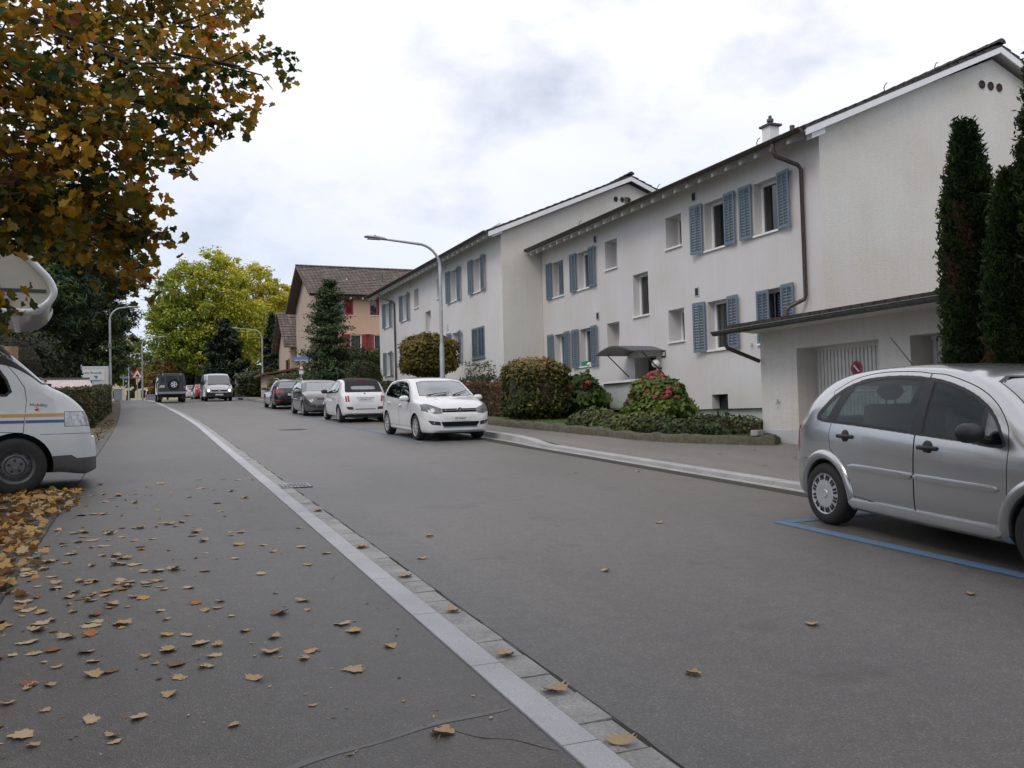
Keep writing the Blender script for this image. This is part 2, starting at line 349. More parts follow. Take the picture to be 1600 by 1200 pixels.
b.add(V,[(j*k+i,j*k+i+1,(j+1)*k+i+1,(j+1)*k+i) for j in range(len(gy)-1) for i in range(k-1)])
tag(b.build('ground',X['terrain'],fix=False),kind='structure')
KL=lambda y:1.60+shift(y)
sheet('road',KL,lambda y:7.30+shift(y)*(.55 if y<70 else 1),-40,230,0,X['road'])
sheet('pavement',lambda y:-.88+shift(y)*.75,lambda y:1.445+shift(y),-40,230,.012,X['walk'])
sheet('driveway',lambda y:-14,lambda y:-.88+shift(y)*.75,-40,29,-.004,X['drive'])
# flush granite kerb on the left: slabs with hairline joints, gutter setts beside it
b=MB(); b2=MB(); y=-12.
while y<150:
    L=1.0 if y<60 else 3.
    for (a,e,bb,top,ln,gap,seedless) in ((1.45,1.605,b,.020,L,.008,0),):
        V=[]
        for yy in (y+gap/2,y+ln-gap/2):
            s=shift(yy); V+=[(a+s,yy,gz(yy)+top),(e+s,yy,gz(yy)+top-.003)]
        bb.add([V[0],V[1],V[3],V[2]]+[(p[0],p[1],p[2]-.05) for p in (V[0],V[1],V[3],V[2])],[(0,1,2,3),(0,4,5,1),(1,5,6,2),(2,6,7,3),(3,7,4,0)])
    y+=L
y=-12.
while y<110:
    L=.29*(1+random.uniform(-.12,.12)) if y<45 else 2
    j=random.uniform(-.004,.004); s=shift(y); a,e=1.613+s,1.765+s+j
    z0=gz(y)+.0085+random.uniform(0,.004)
    V=[(a,y+.006,z0),(e,y+.006,z0+j),(e+shift(y+L)-s,y+L-.006,z0+j+gz(y+L)-gz(y)),(a+shift(y+L)-s,y+L-.006,z0+gz(y+L)-gz(y))]
    b2.add(V+[(p[0],p[1],p[2]-.05) for p in V],[(0,1,2,3),(0,4,5,1),(1,5,6,2),(2,6,7,3),(3,7,4,0)])
    y+=L
tag(b.build('kerb',X['granite']),kind='structure'); tag(b2.build('gutter',X['sett']),kind='structure')
sheet('gutter_joint',lambda y:1.598+shift(y),lambda y:1.785+shift(y)+.008*math.sin(y*7)+.006*math.sin(y*17.3),-12,110,.0035,X['seam'],st=.12)
# right hand kerb: dropped in front of the garages, full height further on
def kh(y): 
    t=min(1,max(0,(y-16.0)/1.6)); t=t*t*(3-2*t); return .055+.075*t
kx=lambda y:7.50+.12*min(1,max(0,(y-16.0)/1.6))+shift(y)*(.55 if y<70 else 1)
b=MB(); y=-14.
while y<90:
    L=1.0; V=[]
    for yy in (y+.004,y+L-.004):
        V+=[(kx(yy),yy,gz(yy)-.03),(kx(yy)+.012,yy,gz(yy)+kh(yy)),(kx(yy)+.22,yy,gz(yy)+kh(yy)+.004),(kx(yy)+.22,yy,gz(yy)-.03)]
    b.add(V,[(0,1,5,4),(1,2,6,5),(2,3,7,6),(0,3,2,1),(4,5,6,7)]); y+=L
tag(b.build('kerb',X['kerbgrey']),kind='structure')
b=MB(); y=-14.
while y<52:
    L=.5; s=0; V=[(kx(y)-.15,y+.004,gz(y)+.006),(kx(y)-.012,y+.004,gz(y)+.006),(kx(y+L)-.012,y+L-.004,gz(y+L)+.006),(kx(y+L)-.15,y+L-.004,gz(y+L)+.006)]
    b.add(V+[(p[0],p[1],p[2]-.04) for p in V],[(0,1,2,3),(0,4,5,1),(1,5,6,2),(2,6,7,3),(3,7,4,0)]); y+=L
tag(b.build('gutter',X['sett']),kind='structure')
sheet('gutter_bed',7.1,lambda y:kx(y)+.02,-40,52,.002,X['seam'])
sheet('pavement',lambda y:kx(y)+.215,12.9,-40,50,lambda y:kh(y),X['walk2'])
sheet('garage_forecourt',12.9,40,-40,14.5,lambda y:kh(y)-.002,X['walk2'])
sheet('pavement',lambda y:7.62+shift(y)*(.55 if y<70 else 1),lambda y:9.6+shift(y)*.5,50,230,.118,X['walk2'])
# blue parking bay lines
sheet('parking_line',5.60,5.755,-6,6.75,.0045,X['blue'],st=.5); sheet('parking_line',5.74,7.2,6.63,6.75,.0045,X['blue'],st=.5)
sheet('parking_line',5.62,5.74,18.4,52,.0045,X['bluefade'],st=.7)
for yy in (18.4,24.6,32.6,41.4): sheet('parking_line',5.74,7.2,yy,yy+.12,.0045,X['bluefade'],st=.2)
# filled crack across the left pavement
b=MB(); V=[];n=46
for i in range(n):
    t=i/(n-1); xx=-1.0+2.42*t; yy=3.02+.42*t+.03*math.sin(9*t)+.012*math.sin(31*t)
    h=.017+.006*math.sin(23*t); V+=[(xx,yy-h,gz(yy)+.0130),(xx,yy+h,gz(yy)+.0130)]
b.add(V,[(2*i,2*i+2,2*i+3,2*i+1) for i in range(n-1)])
tag(b.build('pavement_crack',mat('crack_filler',(.105,.10,.094),.47,9,.25,spec=.55,bump=.3,bscale=90),fix=False),kind='structure')
b=MB(); V=[]
for i in range(30):
    t=i/29; xx=1.02+.40*t; yy=3.42-.42*t+.02*math.sin(11*t); h=.0014+.001*math.sin(17*t)
    V+=[(xx,yy-h,gz(yy)+.0130),(xx+.004,yy+h,gz(yy)+.0130)]
b.add(V,[(2*i,2*i+2,2*i+3,2*i+1) for i in range(29)])
tag(b.build('pavement_crack',X['seam'],fix=False),kind='structure')
# repaired strip of asphalt in the road along the gutter
sheet('road_patch',1.79,2.2,-8,9.5,.003,asphalt('patch_asphalt',(.12,.115,.11),.10),st=.6)
# seam between pavement and driveway
sheet('driveway_joint',lambda y:-.893+.006*math.sin(y*5),lambda y:-.874+.004*math.sin(y*11),-10,27,.0135,X['seam'],st=.15)
# drain grate
t_=thing('drain_grate','iron drain grate with two rows of slots set in the gutter','drain',(0,0,0))
gy0=11.62; b=MB(); zz=gz(gy0+.2)+.012
b.box(1.59,2.03,gy0-.01,gy0+.41,zz-.03,zz-.001,0); b.v=[(x,y,z+gz(y)-gz(gy0+.2)) for x,y,z in b.v]; b.build('pit',X['ink'],t_)
b=MB()
for (x0,x1,y0,y1) in ((1.60,2.02,gy0,gy0+.035),(1.60,2.02,gy0+.185,gy0+.215),(1.60,2.02,gy0+.365,gy0+.40),(1.60,1.625,gy0+.036,gy0+.364),(1.995,2.02,gy0+.036,gy0+.364)): b.box(x0,x1,y0,y1,zz-.005,zz+.006)
for i in range(7):
    xx=1.662+i*.049
    b.box(xx,xx+.010,gy0+.036,gy0+.184,zz,zz+.005); b.box(xx,xx+.010,gy0+.216,gy0+.364,zz,zz+.005)
b.v=[(x,y,z+gz(y)-gz(gy0+.2)) for x,y,z in b.v]; o=b.build('grating',mat('grate_iron',(.42,.41,.43),.6,20,.2,metal=.2),t_)
t_.rotation_euler=(0,0,0)
t_=thing('manhole_cover','dark round manhole cover in the road left of the parked cars','manhole cover',(3.9,25.5,gz(25.5)+.001))
b=MB(); b.lathe([(0,.003),(.33,.003),(.35,.001)],28); b.build('lid',X['zinc'],t_); b=MB(); b.lathe([(.36,.002),(.42,.003),(.43,0)],28); b.build('rim',X['concrete'],t_)

# front garden: raised lawn behind a mossy stone edging
KP=[(12.0,14.62),(11.75,13.95),(11.42,13.72),(10.95,14.12),(10.35,14.95),(9.75,16.15),(9.33,17.6),(9.08,19.3),(8.95,21),(8.92,25),(8.92,31),(8.95,40),(9.0,49.2),(9.0,58),(8.8,68)]
def kpx(y):     # x of edging at y (front branch)
    P=KP[2:]
    for (xa,ya),(xb,yb) in zip(P,P[1:]):
        if ya<=y<=yb: return xa+(xb-xa)*(y-ya)/(yb-ya)
    return P[0][0] if y<P[0][1] else P[-1][0]
KT=lambda y:gz(y)+kh(y)
b=MB()
def dens(P,st):
    out=[]
    for (xa,ya),(xb,yb) in zip(P,P[1:]):
        n=max(1,int(math.hypot(xb-xa,yb-ya)/st))
        out+=[(xa+(xb-xa)*i/n,ya+(yb-ya)*i/n) for i in range(n)]
    return out+[P[-1]]
D=dens(KP,.11); V=[]
for i,(xx,yy) in enumerate(D):
    p,q=D[max(0,i-1)],D[min(len(D)-1,i+1)]; tx,ty=q[0]-p[0],q[1]-p[1]; l=math.hypot(tx,ty); nx,ny=-ty/l,tx/l   # towards the street
    jj=.018*math.sin(i*1.7)+random.uniform(-.018,.018); h=.17+.022*math.sin(i*.9)+random.uniform(-.014,.014)
    if nx>0 and i<3: nx,ny=nx,ny
    V+=[(xx+nx*(.11+jj),yy+ny*(.11+jj),KT(yy)-.05),(xx+nx*(.10+jj),yy+ny*(.10+jj),KT(yy)+h*.75),(xx+nx*(.06+jj),yy+ny*(.06+jj),KT(yy)+h),(xx-nx*.07,yy-ny*.07,KT(yy)+h+random.uniform(-.008,.008)),(xx-nx*.09,yy-ny*.09,KT(yy)-.05)]
b.add(V,[(i*5+k,i*5+k+1,(i+1)*5+k+1,(i+1)*5+k) for i in range(len(D)-1) for k in range(4)])
tag(b.build('garden_edging',X['mossstone'],smooth=50),'mossy stone edging curving around the front garden','edging')
sheet('lawn',lambda y:kpx(y)+.02,lambda y:14.05 if y<29.6 else (12.4 if y<47.9 else 25),14.15,68,lambda y:kh(y)+.135,X['grass'],st=.6)
# grass blades near the garage and between the shrubs
b=MB()
for _ in range(5200):
    if random.random()<.7: x_,y_=random.uniform(11.2,13.8),random.uniform(14.2,17.6)
    else: x_,y_=random.uniform(9.2,10.6),random.uniform(18,22.5)
    if x_<kpx(y_)+.12: continue
    z_=gz(y_)+kh(y_)+.13; h=random.uniform(.03,.075); a=random.uniform(0,PI); c_,s_=.006*math.cos(a),.006*math.sin(a); lx,ly=random.uniform(-.03,.03),random.uniform(-.03,.03)
    b.add([(x_-c_,y_-s_,z_),(x_+c_,y_+s_,z_),(x_+lx,y_+ly,z_+h)],[(0,1,2)])
tag(b.build('grass',X['grass'],fix=False),'short green grass of the front garden','grass',kind='stuff')
b=MB(); b.obox((11.55,14.28,gz(14.3)+kh(14.3)+.2),(.12,.05,0),(-.03,.08,0),(0,0,.06)); tag(b.build('stone_block',X['sett'],bevel=.02),'rough stone block lying in the grass beside the garage','stone')

# ------------------------------------------------------------------ house parts
def wall_panel(b,axis,c,u0,u1,v0,v1,holes,depth,m=0,mr=0,flip=1):
    """wall in the plane axis=c over u (other horizontal axis) and v (z) with rectangular holes and their reveals going by depth"""
    U=sorted({u0,u1,*[h[0] for h in holes],*[h[1] for h in holes]}); Z=sorted({v0,v1,*[h[2] for h in holes],*[h[3] for h in holes]})
    P=(lambda u,v,d=0:(c+d,u,v)) if axis=='x' else (lambda u,v,d=0:(u,c+d,v))
    for i in range(len(U)-1):
        for j in range(len(Z)-1):
            um,vm=(U[i]+U[i+1])/2,(Z[j]+Z[j+1])/2
            if any(h[0]<um<h[1] and h[2]<vm<h[3] for h in holes): continue
            b.add([P(U[i],Z[j]),P(U[i+1],Z[j]),P(U[i+1],Z[j+1]),P(U[i],Z[j+1])],[(0,1,2,3)],m)
    for h in holes:
        a,e,s,t=h[:4]; d=depth if len(h)<5 else h[4]
        for q in (((a,s),(e,s)),((e,s),(e,t)),((e,t),(a,t)),((a,t),(a,s))):
            b.add([P(*q[0]),P(*q[1]),P(*q[1],d),P(*q[0],d)],[(0,1,2,3)],mr)
def window(par,axis,c,a,e,s,t,sgn=1,depth=.26,sill=True,wings=1,tilt=0,frame=None,curtain=False,mull=True,sillmat=None):
    """frame mesh with pane and sill children; the wall faces -axis when sgn=1"""
    frame=frame or X['white']; fw=.065; d0=c+sgn*depth
    P=(lambda u0,u1,v0,v1,d0,d1:(min(d0,d1),max(d0,d1),u0,u1,v0,v1)) if axis=='x' else (lambda u0,u1,v0,v1,d0,d1:(u0,u1,min(d0,d1),max(d0,d1),v0,v1))
    b=MB(); F=lambda u0,u1,v0,v1,q=0,r=.055:b.box(*P(u0,u1,v0,v1,d0-sgn*(.03+q),d0+sgn*(r-q)))
    F(a,a+fw,s,t); F(e-fw,e,s,t); F(a+fw,e-fw,s,s+fw); F(a+fw,e-fw,t-fw,t)
    if wings==2: F((a+e)/2-.06,(a+e)/2+.06,s+fw,t-fw,.003)
    w=b.build('window',frame,par)
    b=MB(); b.box(*P(a+fw*.6,e-fw*.6,s+fw*.6,t-fw*.6,d0+sgn*.004,d0+sgn*.012)); b.build('pane',X['glasshouse'],w)
    # dark room behind: back panel and curtain
    b=MB(); q0,q1=d0+sgn*.06,d0+sgn*.62
    b.box(*P(a+.01,e-.01,s+.01,t-.01,q1,q1+sgn*.02)); b.box(*P(a-.0,a+.01,s,t,q0,q1)); b.box(*P(e-.01,e,s,t,q0,q1)); b.box(*P(a+.01,e-.01,s,s+.01,q0,q1)); b.box(*P(a+.01,e-.01,t-.01,t,q0,q1))
    b.build('room',X['dark'],w)
    if curtain:
        b=MB(); n=24; V=[]
        for i in range(n+1):
            u=a+fw+(e-a-2*fw)*i/n*.98; dd=d0+sgn*(.09+.018*math.sin(i*1.9))
            for z_ in (s+fw,t-fw): V.append((dd,u,z_) if axis=='x' else (u,dd,z_))
        b.add(V,[(2*i,2*i+2,2*i+3,2*i+1) for i in range(n)]); b.build('curtain',X['curtain'],w,fix=False)
    if sill:
        b=MB(); b.box(*P(a-.03,e+.03,s-.045,s+.004,c-sgn*.055,d0-sgn*.031)); b.build('sill',sillmat or X['white'],w)
    return w
def shutter(par,axis,c,a,e,s,t,sgn=1,proud=.05,slats=16,m=None,bars=1,ajar=0,hinge=None):
    """louvred leaf lying at distance proud in front of the plane; two slat fields with a middle stile"""
    m=m or X['shutter']; fw=.06; th=.032
    b=MB(); 
    # built flat in local coords (u,d,v) then mapped
    def put(u0,u1,v0,v1,d0,d1): b.box(u0,u1,d0,d1,v0,v1)
    W=e-a; H=t-s
    put(0,fw,0,H,0,th); put(W-fw,W,0,H,0,th); put(fw,W-fw,0,fw*1.25,0,th); put(fw,W-fw,H-fw*1.25,H,0,th)
    xs=[fw]+[fw+(W-2*fw)*(i+1)/(bars+1) for i in range(bars)]+[W-fw]
    for i in range(1,len(xs)-1): put(xs[i]-.014,xs[i]+.014,fw*1.25,H-fw*1.25,.002,th-.002)
    n=slats; z0=fw*1.25; st=(H-2*z0)/n
    for i in range(len(xs)-1):
        ua=xs[i]+(.014 if i else 0); ub=xs[i+1]-(.014 if i<len(xs)-2 else 0)
        for k in range(n):
            zc=z0+st*(k+.5); hh=st*.25
            b.add([(ua,.004,zc-hh-.006),(ub,.004,zc-hh-.006),(ub,.028,zc+hh),(ua,.028,zc+hh),(ua,.0,zc-hh),(ub,.0,zc-hh),(ub,.024,zc+hh+.006),(ua,.024,zc+hh+.006)],[(0,1,2,3),(7,6,5,4),(0,4,5,1),(3,2,6,7),(1,5,6,2),(0,3,7,4)])
    piv=0 if hinge!='hi' else W
    V=[]
    for (u,d,v) in b.v:
        uu_=u-piv; ca,sa=math.cos(ajar),math.sin(ajar)
        du=uu_*ca-d*sa*0; dd=d+abs(uu_)*sa
        U=a+piv+du; Dp=c-sgn*(proud+dd)
        V.append((Dp,U,s+v) if axis=='x' else (U,Dp,s+v))
    b.v=V; return b.build('shutter',m,par)
def hooks(b,axis,c,u,v,sgn=1):
    x=c-sgn*.03; b.tube([(c,u,v),(x,u,v),(x,u+.03,v-.06)],.008,5) if axis=='x' else None
def roof_slope(name,par,x0,z0,x1,z1,y0,y1,m,course=.33,th=.05,lift=.035,axis='y'):
    """tiled slope from eave (x0,z0) to ridge (x1,z1) along y0..y1 as sawtooth courses"""
    b=MB(); L=math.hypot(x1-x0,z1-z0); n=max(2,int(round(L/course))); ux,uz=(x1-x0)/L,(z1-z0)/L; nx,nz=(-uz,ux) if ux>0 else (uz,-ux)
    if nz<0: nx,nz=-nx,-nz
    pr=[]
    for i in range(n):
        a=L*i/n; e=L*(i+1)/n
        pr+=[(x0+ux*a+nx*(th+lift),z0+uz*a+nz*(th+lift)),(x0+ux*e+nx*th,z0+uz*e+nz*th)]
    poly=[(x0,z0)]+pr+[(x1,z1)]
    if axis=='y':
        N_=len(poly); b.add([(p[0],y0,p[1]) for p in poly]+[(p[0],y1,p[1]) for p in poly],[tuple(range(N_)),tuple(range(2*N_-1,N_-1,-1))]+[(i,(i+1)%N_,N_+(i+1)%N_,N_+i) for i in range(N_)])
    else:
        N_=len(poly); b.add([(y0,p[0],p[1]) for p in poly]+[(y1,p[0],p[1]) for p in poly],[tuple(range(N_)),tuple(range(2*N_-1,N_-1,-1))]+[(i,(i+1)%N_,N_+(i+1)%N_,N_+i) for i in range(N_)])
    return b.build(name,m,par)
def ridge_tiles(par,x,z,y0,y1,m,axis='y',r=.11):
    b=MB(); L=abs(y1-y0); n=int(L/.36)
    for i in range(n):
        a=y0+(y1-y0)*i/n; e=y0+(y1-y0)*(i+1.12)/n; V=[];
        for yy,rr_ in ((a,r),(e,r*.86)):
            for k in range(7):
                an=PI*k/6; p=(x+rr_*math.cos(an)*1.25,z-.03+rr_*math.sin(an)); V.append((p[0],yy,p[1]) if axis=='y' else (yy,p[0],p[1]))
        b.add(V,[(k,k+1,8+k,7+k) for k in range(6)]+[tuple(range(7)),tuple(range(13,6,-1))])
    return b.build('ridge_tiles',m,par)
def gutter_run(par,p0,p1,r,m,clips=True):
    """half round gutter between two points (open above)"""
    p0,p1=Vector(p0),Vector(p1); d=(p1-p0).normalized(); side=d.cross(Vector((0,0,1))).normalized(); b=MB(); V=[]
    n=9
    for p in (p0,p1):
        for k in range(n):
            an=PI+PI*k/(n-1); V.append(p+side*math.cos(an)*r+Vector((0,0,1))*math.sin(an)*r)
        for k in range(n):
            an=2*PI-PI*k/(n-1); V.append(p+side*math.cos(an)*(r-.012)+Vector((0,0,1))*math.sin(an)*(r-.012))
    q=2*n; b.add(V,[(k,(k+1)%q,q+(k+1)%q,q+k) for k in range(q)]+[tuple(range(n)),tuple(range(q+n-1,q-1,-1))])
    L=(p1-p0).length; k=int(L/1.0)
    if clips:
        for i in range(k+1):
            c=p0+d*(.12+(L-.24)*i/max(1,k)); V=[]
            for off in (-.012,.012):
                for j in range(n):
                    an=PI+PI*j/(n-1); V.append(c+d*off+side*math.cos(an)*(r+.007)+Vector((0,0,1))*math.sin(an)*(r+.007))
            b.add(V,[(j,j+1,n+j+1,n+j) for j in range(n-1)])
    b.tube([p0+side*-r,p1+side*-r],.014,6); b.tube([p0+side*r,p1+side*r],.014,6)
    return b.build('gutter',m,par,smooth=40,fix=False)
def text_mesh(s,size,bold=False,sx=1.0,ext=.0):
    c=bpy.data.curves.new('lettering','FONT'); c.body=s; c.size=size; c.align_x='CENTER'; c.align_y='CENTER'; c.extrude=ext; c.resolution_u=2
    o=bpy.data.objects.new('lettering',c); COL.objects.link(o)
    me=bpy.data.meshes.new_from_object(o.evaluated_get(bpy.context.evaluated_depsgraph_get())); bpy.data.objects.remove(o); bpy.data.curves.remove(c)
    if bold:
        pass
    if sx!=1: 
        for v in me.vertices: v.co.x*=sx
    return me
def text_on(par,s,size,mat4,m,name='lettering',sx=1.0):
    me=text_mesh(s,size,sx=sx); me.transform(mat4); return link(name,me,m,par)
def frame_mat(origin,xdir,ydir):
    x_,y_=Vector(xdir).normalized(),Vector(ydir).normalized(); z_=x_.cross(y_)
    Mx=Matrix((x_,y_,z_)).transposed().to_4x4(); Mx.translation=Vector(origin); return Mx

# ------------------------------------------------------------------ house A (near white block)
XA=14.0; YA0,YA1=14.82,29.58; RX=19.74; RZ=10.02; EZ=7.62
hA=thing('apartment_house','near white apartment house with grey blue shutters and a big blank cream gable','house',(XA,YA0,gz(YA0)))
def P0(o):                      # keep world coordinates under a thing that stands elsewhere
    o.matrix_parent_inverse=Matrix.Translation(-o.parent.location)
    return o
_link=link
def link(name,me,mats,parent=None,smooth=None,loc=None,bevel=0):
    o=_link(name,me,mats,parent,smooth,loc,bevel)
    if parent is not None and parent.get('world_parts'): o.matrix_parent_inverse=Matrix.Translation(-parent.location)
    return o
hA['world_parts']=1
up=5.66; lo=2.97
ups=[(16.22,17.12),(18.28,19.18),(25.74,26.62),(27.76,28.62)]
holes=[(a,e,up,6.95) for a,e in ups]+[(a,e,lo,4.27) for a,e in ups]+[(20.28,21.07,6.06,6.97,.46),(23.88,24.68,6.04,6.97,.46),(20.28,21.07,3.35,4.27,.46),(23.88,24.68,3.35,4.27,.46),(22.1,22.97,4.3,5.6),(21.80,23.02,1.02,3.02,.55)]
b=MB(); wall_panel(b,'x',XA,YA0,YA1,1.385,EZ+.25,[h for h in holes if h[2]>1.2]+[(21.80,23.02,1.385,3.02,.55),(18.43,19.12,1.385,1.77,.24)],.26)
# the gable (front, cream) and the far gable, back wall
b.build('wall',X['wallA'],hA,fix=False)
b=MB(); hx=XA
b.add([(XA,YA0,.4),(25.9,YA0,.4),(25.9,YA0,EZ),(RX,YA0,RZ),(XA,YA0,EZ+.1)],[(0,1,2,3,4)]); 
g=b.build('gable_wall',X['gable'],hA,fix=False); tag(g,'cream roughcast gable wall with faint grey streaks')
b=MB(); b.add([(XA,YA1,.4),(25.9,YA1,.4),(25.9,YA1,EZ),(RX,YA1,RZ),(XA,YA1,EZ+.1)],[(4,3,2,1,0)]); b.add([(25.9,YA0,.4),(25.9,YA1,.4),(25.9,YA1,EZ),(25.9,YA0,EZ)],[(0,1,2,3)]); b.build('rear_wall',X['wallA'],hA,fix=False)
for (a_,e_) in ((YA0+.02,21.75),(23.06,YA1-.02)):
    b=MB(); b.box(XA+.1,XA+.3,a_,e_,.5,1.384); b.add([(XA,a_,1.385),(XA+.1,a_,1.385),(XA+.1,e_,1.385),(XA,e_,1.385)],[(0,1,2,3)]); b.build('plinth',X['plinth'],hA,fix=False)
b=MB(); b.box(XA+.255,XA+.27,18.43,19.12,1.37,1.77); b.build('cellar_window',X['winglass'],hA); b=MB(); b.box(XA+.06,XA+.26,18.40,19.15,1.37,1.392); b.build('cellar_sill',X['zinc'],hA)
for i,(a,e) in enumerate(ups):
    window(hA,'x',XA,a,e,up,6.95,curtain=(i==3)); window(hA,'x',XA,a,e,lo,4.27,curtain=(i in (1,2)))
    h=(e-a)/2+.015
    for (s,t,row) in ((up,6.95,0),(lo,4.27,1)):
        if (i,row)==(3,0): shutter(hA,'x',XA,a,a+h,s,t,proud=-.06); shutter(hA,'x',XA,e+.03,e+.03+h,s-.03,t+.03)
        elif (i,row)==(0,1): shutter(hA,'x',XA,e-h,e,s,t,proud=.02); shutter(hA,'x',XA,a-.03-h,a-.03,s-.03,t+.03,ajar=.05,hinge='hi')
        else:
            shutter(hA,'x',XA,e+.03,e+.03+h,s-.03,t+.03,ajar=.04 if i!=1 else .16,hinge=None)
            shutter(hA,'x',XA,a-.03-h,a-.03,s-.03,t+.03,ajar=.10 if i==0 else .05,hinge='hi')
for (a,e,s,t) in [(20.28,21.07,6.06,6.97),(23.88,24.68,6.04,6.97),(20.28,21.07,3.35,4.27),(23.88,24.68,3.35,4.27)]: window(hA,'x',XA,a,e,s,t,depth=.46)
window(hA,'x',XA,22.1,22.97,4.3,5.6)
# vents
for (y_,z_) in ((19.62,7.26),(25.3,7.2),(19.62,4.62),(25.27,4.6)):
    b=MB(); b.box(XA-.02,XA+.01,y_-.1,y_+.1,z_-.13,z_+.13); v=b.build('vent',X['plinth'],hA); b=MB(); b.box(XA-.026,XA-.0205,y_-.07,y_+.07,z_-.10,z_+.10); b.build('opening',X['dark'],v)
# entrance: dark panel with letter slot, wooden door
b=MB(); b.box(XA+.50,XA+.55,22.42,23.02,.9,3.02); b.build('entrance_panel',mat('dark_glazing',(.035,.035,.035),.15),hA)
b=MB(); b.box(XA+.46,XA+.52,21.80,22.40,.9,3.02)
for k in range(6): b.box(XA+.445,XA+.46,21.82+k*.095,21.885+k*.095,1.0,2.95)
d=b.build('door',mat('door_wood',(.22,.105,.05),.5,7,.35,stretch=(6,6,.5)),hA); b=MB(); b.tube([(XA+.40,22.33,1.75),(XA+.40,22.33,2.05)],.012,8); b.build('handle',X['steel'],d)
b=MB(); b.box(XA+.47,XA+.50,22.55,22.80,1.65,1.95); b.build('bell_panel',X['steel'],hA)
b=MB(); b.box(XA-.9,XA+.6,21.6,23.2,.6,1.02); b.build('doorstep',X['concrete'],hA)
# arched canopy on two stays
b=MB(); n=14; V=[]; ya,yb=21.35,23.45
for i in range(n+1):
    t=i/n; yy=ya+(yb-ya)*t; zz=3.11+.20*math.sin(PI*t)
    for xx,dz in ((XA,0),(XA-1.15,0),(XA-1.15,.035),(XA,.035)): V.append((xx,yy,zz+dz))
b.add(V,[(i*4+k,i*4+(k+1)%4,(i+1)*4+(k+1)%4,(i+1)*4+k) for i in range(n) for k in range(4)]+[(0,1,2,3),(n*4+3,n*4+2,n*4+1,n*4)])
c=b.build('canopy',mat('canopy_sheet',(.10,.10,.098),.5,8,.2),hA,smooth=40)
b=MB(); b.tube([(XA-.75,ya+.06,3.13),(XA,ya+.06,2.45)],.018,8); b.build('stay',X['copper'],c); b=MB(); b.tube([(XA-.75,yb-.06,3.13),(XA,yb-.06,2.45)],.018,8); b.build('stay',X['copper'],c)
# globe lamp, number plate
b=MB(); b.tube([(XA,21.52,2.62),(XA-.10,21.52,2.62),(XA-.14,21.52,2.66)],.03,8); lw=b.build('wall_lamp',X['black'],hA); b=MB(); b.lathe([(.12*math.sin(PI*k/12),.12*-math.cos(PI*k/12)) for k in range(13)],18,c=(XA-.20,21.52,2.76)); b.build('globe',X['globe'],lw,smooth=60)
b=MB(); b.box(XA-.02,XA-.002,21.27,21.49,2.93,3.14); pl=b.build('house_number',X['ink'],hA); b=MB(); b.box(XA-.026,XA-.0205,21.30,21.46,2.98,3.09); b.build('plate_face',X['plate'],pl)
text_on(pl,'41',.12,frame_mat((XA-.028,21.38,3.035),(0,-1,0),(0,0,1)),X['ink'])
# roof
roof_slope('roof',hA,13.38,7.50,RX,RZ+.22,YA0-.28,YA1-.02,X['roofA'],lift=.055,th=.03)
roof_slope('roof',hA,26.5,7.50,RX,RZ+.22,YA0-.28,YA1-.02,X['roofA'])
ridge_tiles(hA,RX,RZ+.34,YA0-.30,YA1-.02,X['roofA'])
def slab(par,name,x0,z0,x1,z1,y0,y1,th,m):
    b=MB(); b.add([(x0,y0,z0),(x1,y0,z1),(x1,y1,z1),(x0,y1,z0),(x0,y0,z0-th),(x1,y0,z1-th),(x1,y1,z1-th),(x0,y1,z0-th)],[(0,1,2,3),(7,6,5,4),(0,4,5,1),(1,5,6,2),(2,6,7,3),(3,7,4,0)]); return b.build(name,m,par)
slab(hA,'soffit',13.40,7.498,RX,RZ+.218,YA0-.24,YA1-.03,.05,X['soffit']); slab(hA,'soffit',26.48,7.498,RX,RZ+.218,YA0-.24,YA1-.03,.05,X['soffit'])
slab(hA,'bargeboard',13.40,7.515,RX,RZ+.235,YA0-.275,YA0-.241,.16,X['white']); slab(hA,'bargeboard',26.48,7.515,RX,RZ+.235,YA0-.275,YA0-.241,.19,X['white'])
raf=None
for i in range(26):
    y_=YA0+.35+i*(YA1-YA0-.6)/25; b=MB(); z0=7.445
    if raf is None:
        b.add([(13.42,-.05,7.44),(14.02,-.05,7.70),(14.02,.05,7.70),(13.42,.05,7.44),(13.42,-.05,7.34),(14.02,-.05,7.57),(14.02,.05,7.57),(13.42,.05,7.34)],[(0,1,2,3),(7,6,5,4),(0,4,5,1),(1,5,6,2),(2,6,7,3),(3,7,4,0)])
        raf=b.build('rafter',X['soffit'],hA); raf.location=(0,y_,0)
    else:
        o=raf.copy(); COL.objects.link(o); o.location=(0,y_,0)
b=MB(); b.add([(13.62,YA0-.20,7.50),(14.0,YA0-.20,7.66),(14.0,YA0-.03,7.66),(13.62,YA0-.03,7.50),(13.62,YA0-.20,7.32),(14.0,YA0-.20,7.48),(14.0,YA0-.03,7.48),(13.62,YA0-.03,7.32)],[(0,1,2,3),(7,6,5,4),(0,4,5,1),(1,5,6,2),(2,6,7,3),(3,7,4,0)]); b.build('purlin_end',X['white'],hA)
gutter_run(hA,(13.31,YA0-.22,7.52),(13.31,YA1-.06,7.58),.085,X['copper'])
b=MB(); b.tube([(13.31,15.55,7.44),(13.31,15.55,7.28),(13.36,15.52,7.15),(13.85,15.36,6.95),(13.92,15.34,6.85),(13.92,15.34,3.95),(13.90,15.36,3.85),(13.6,15.55,3.68),(13.55,15.58,3.6),(13.55,15.58,3.35)],.048,12); b.build('downpipe',X['copper'],hA,smooth=50)
for k in range(3):
    b=MB(); xx=XA+5.35+.62*k*.0; 
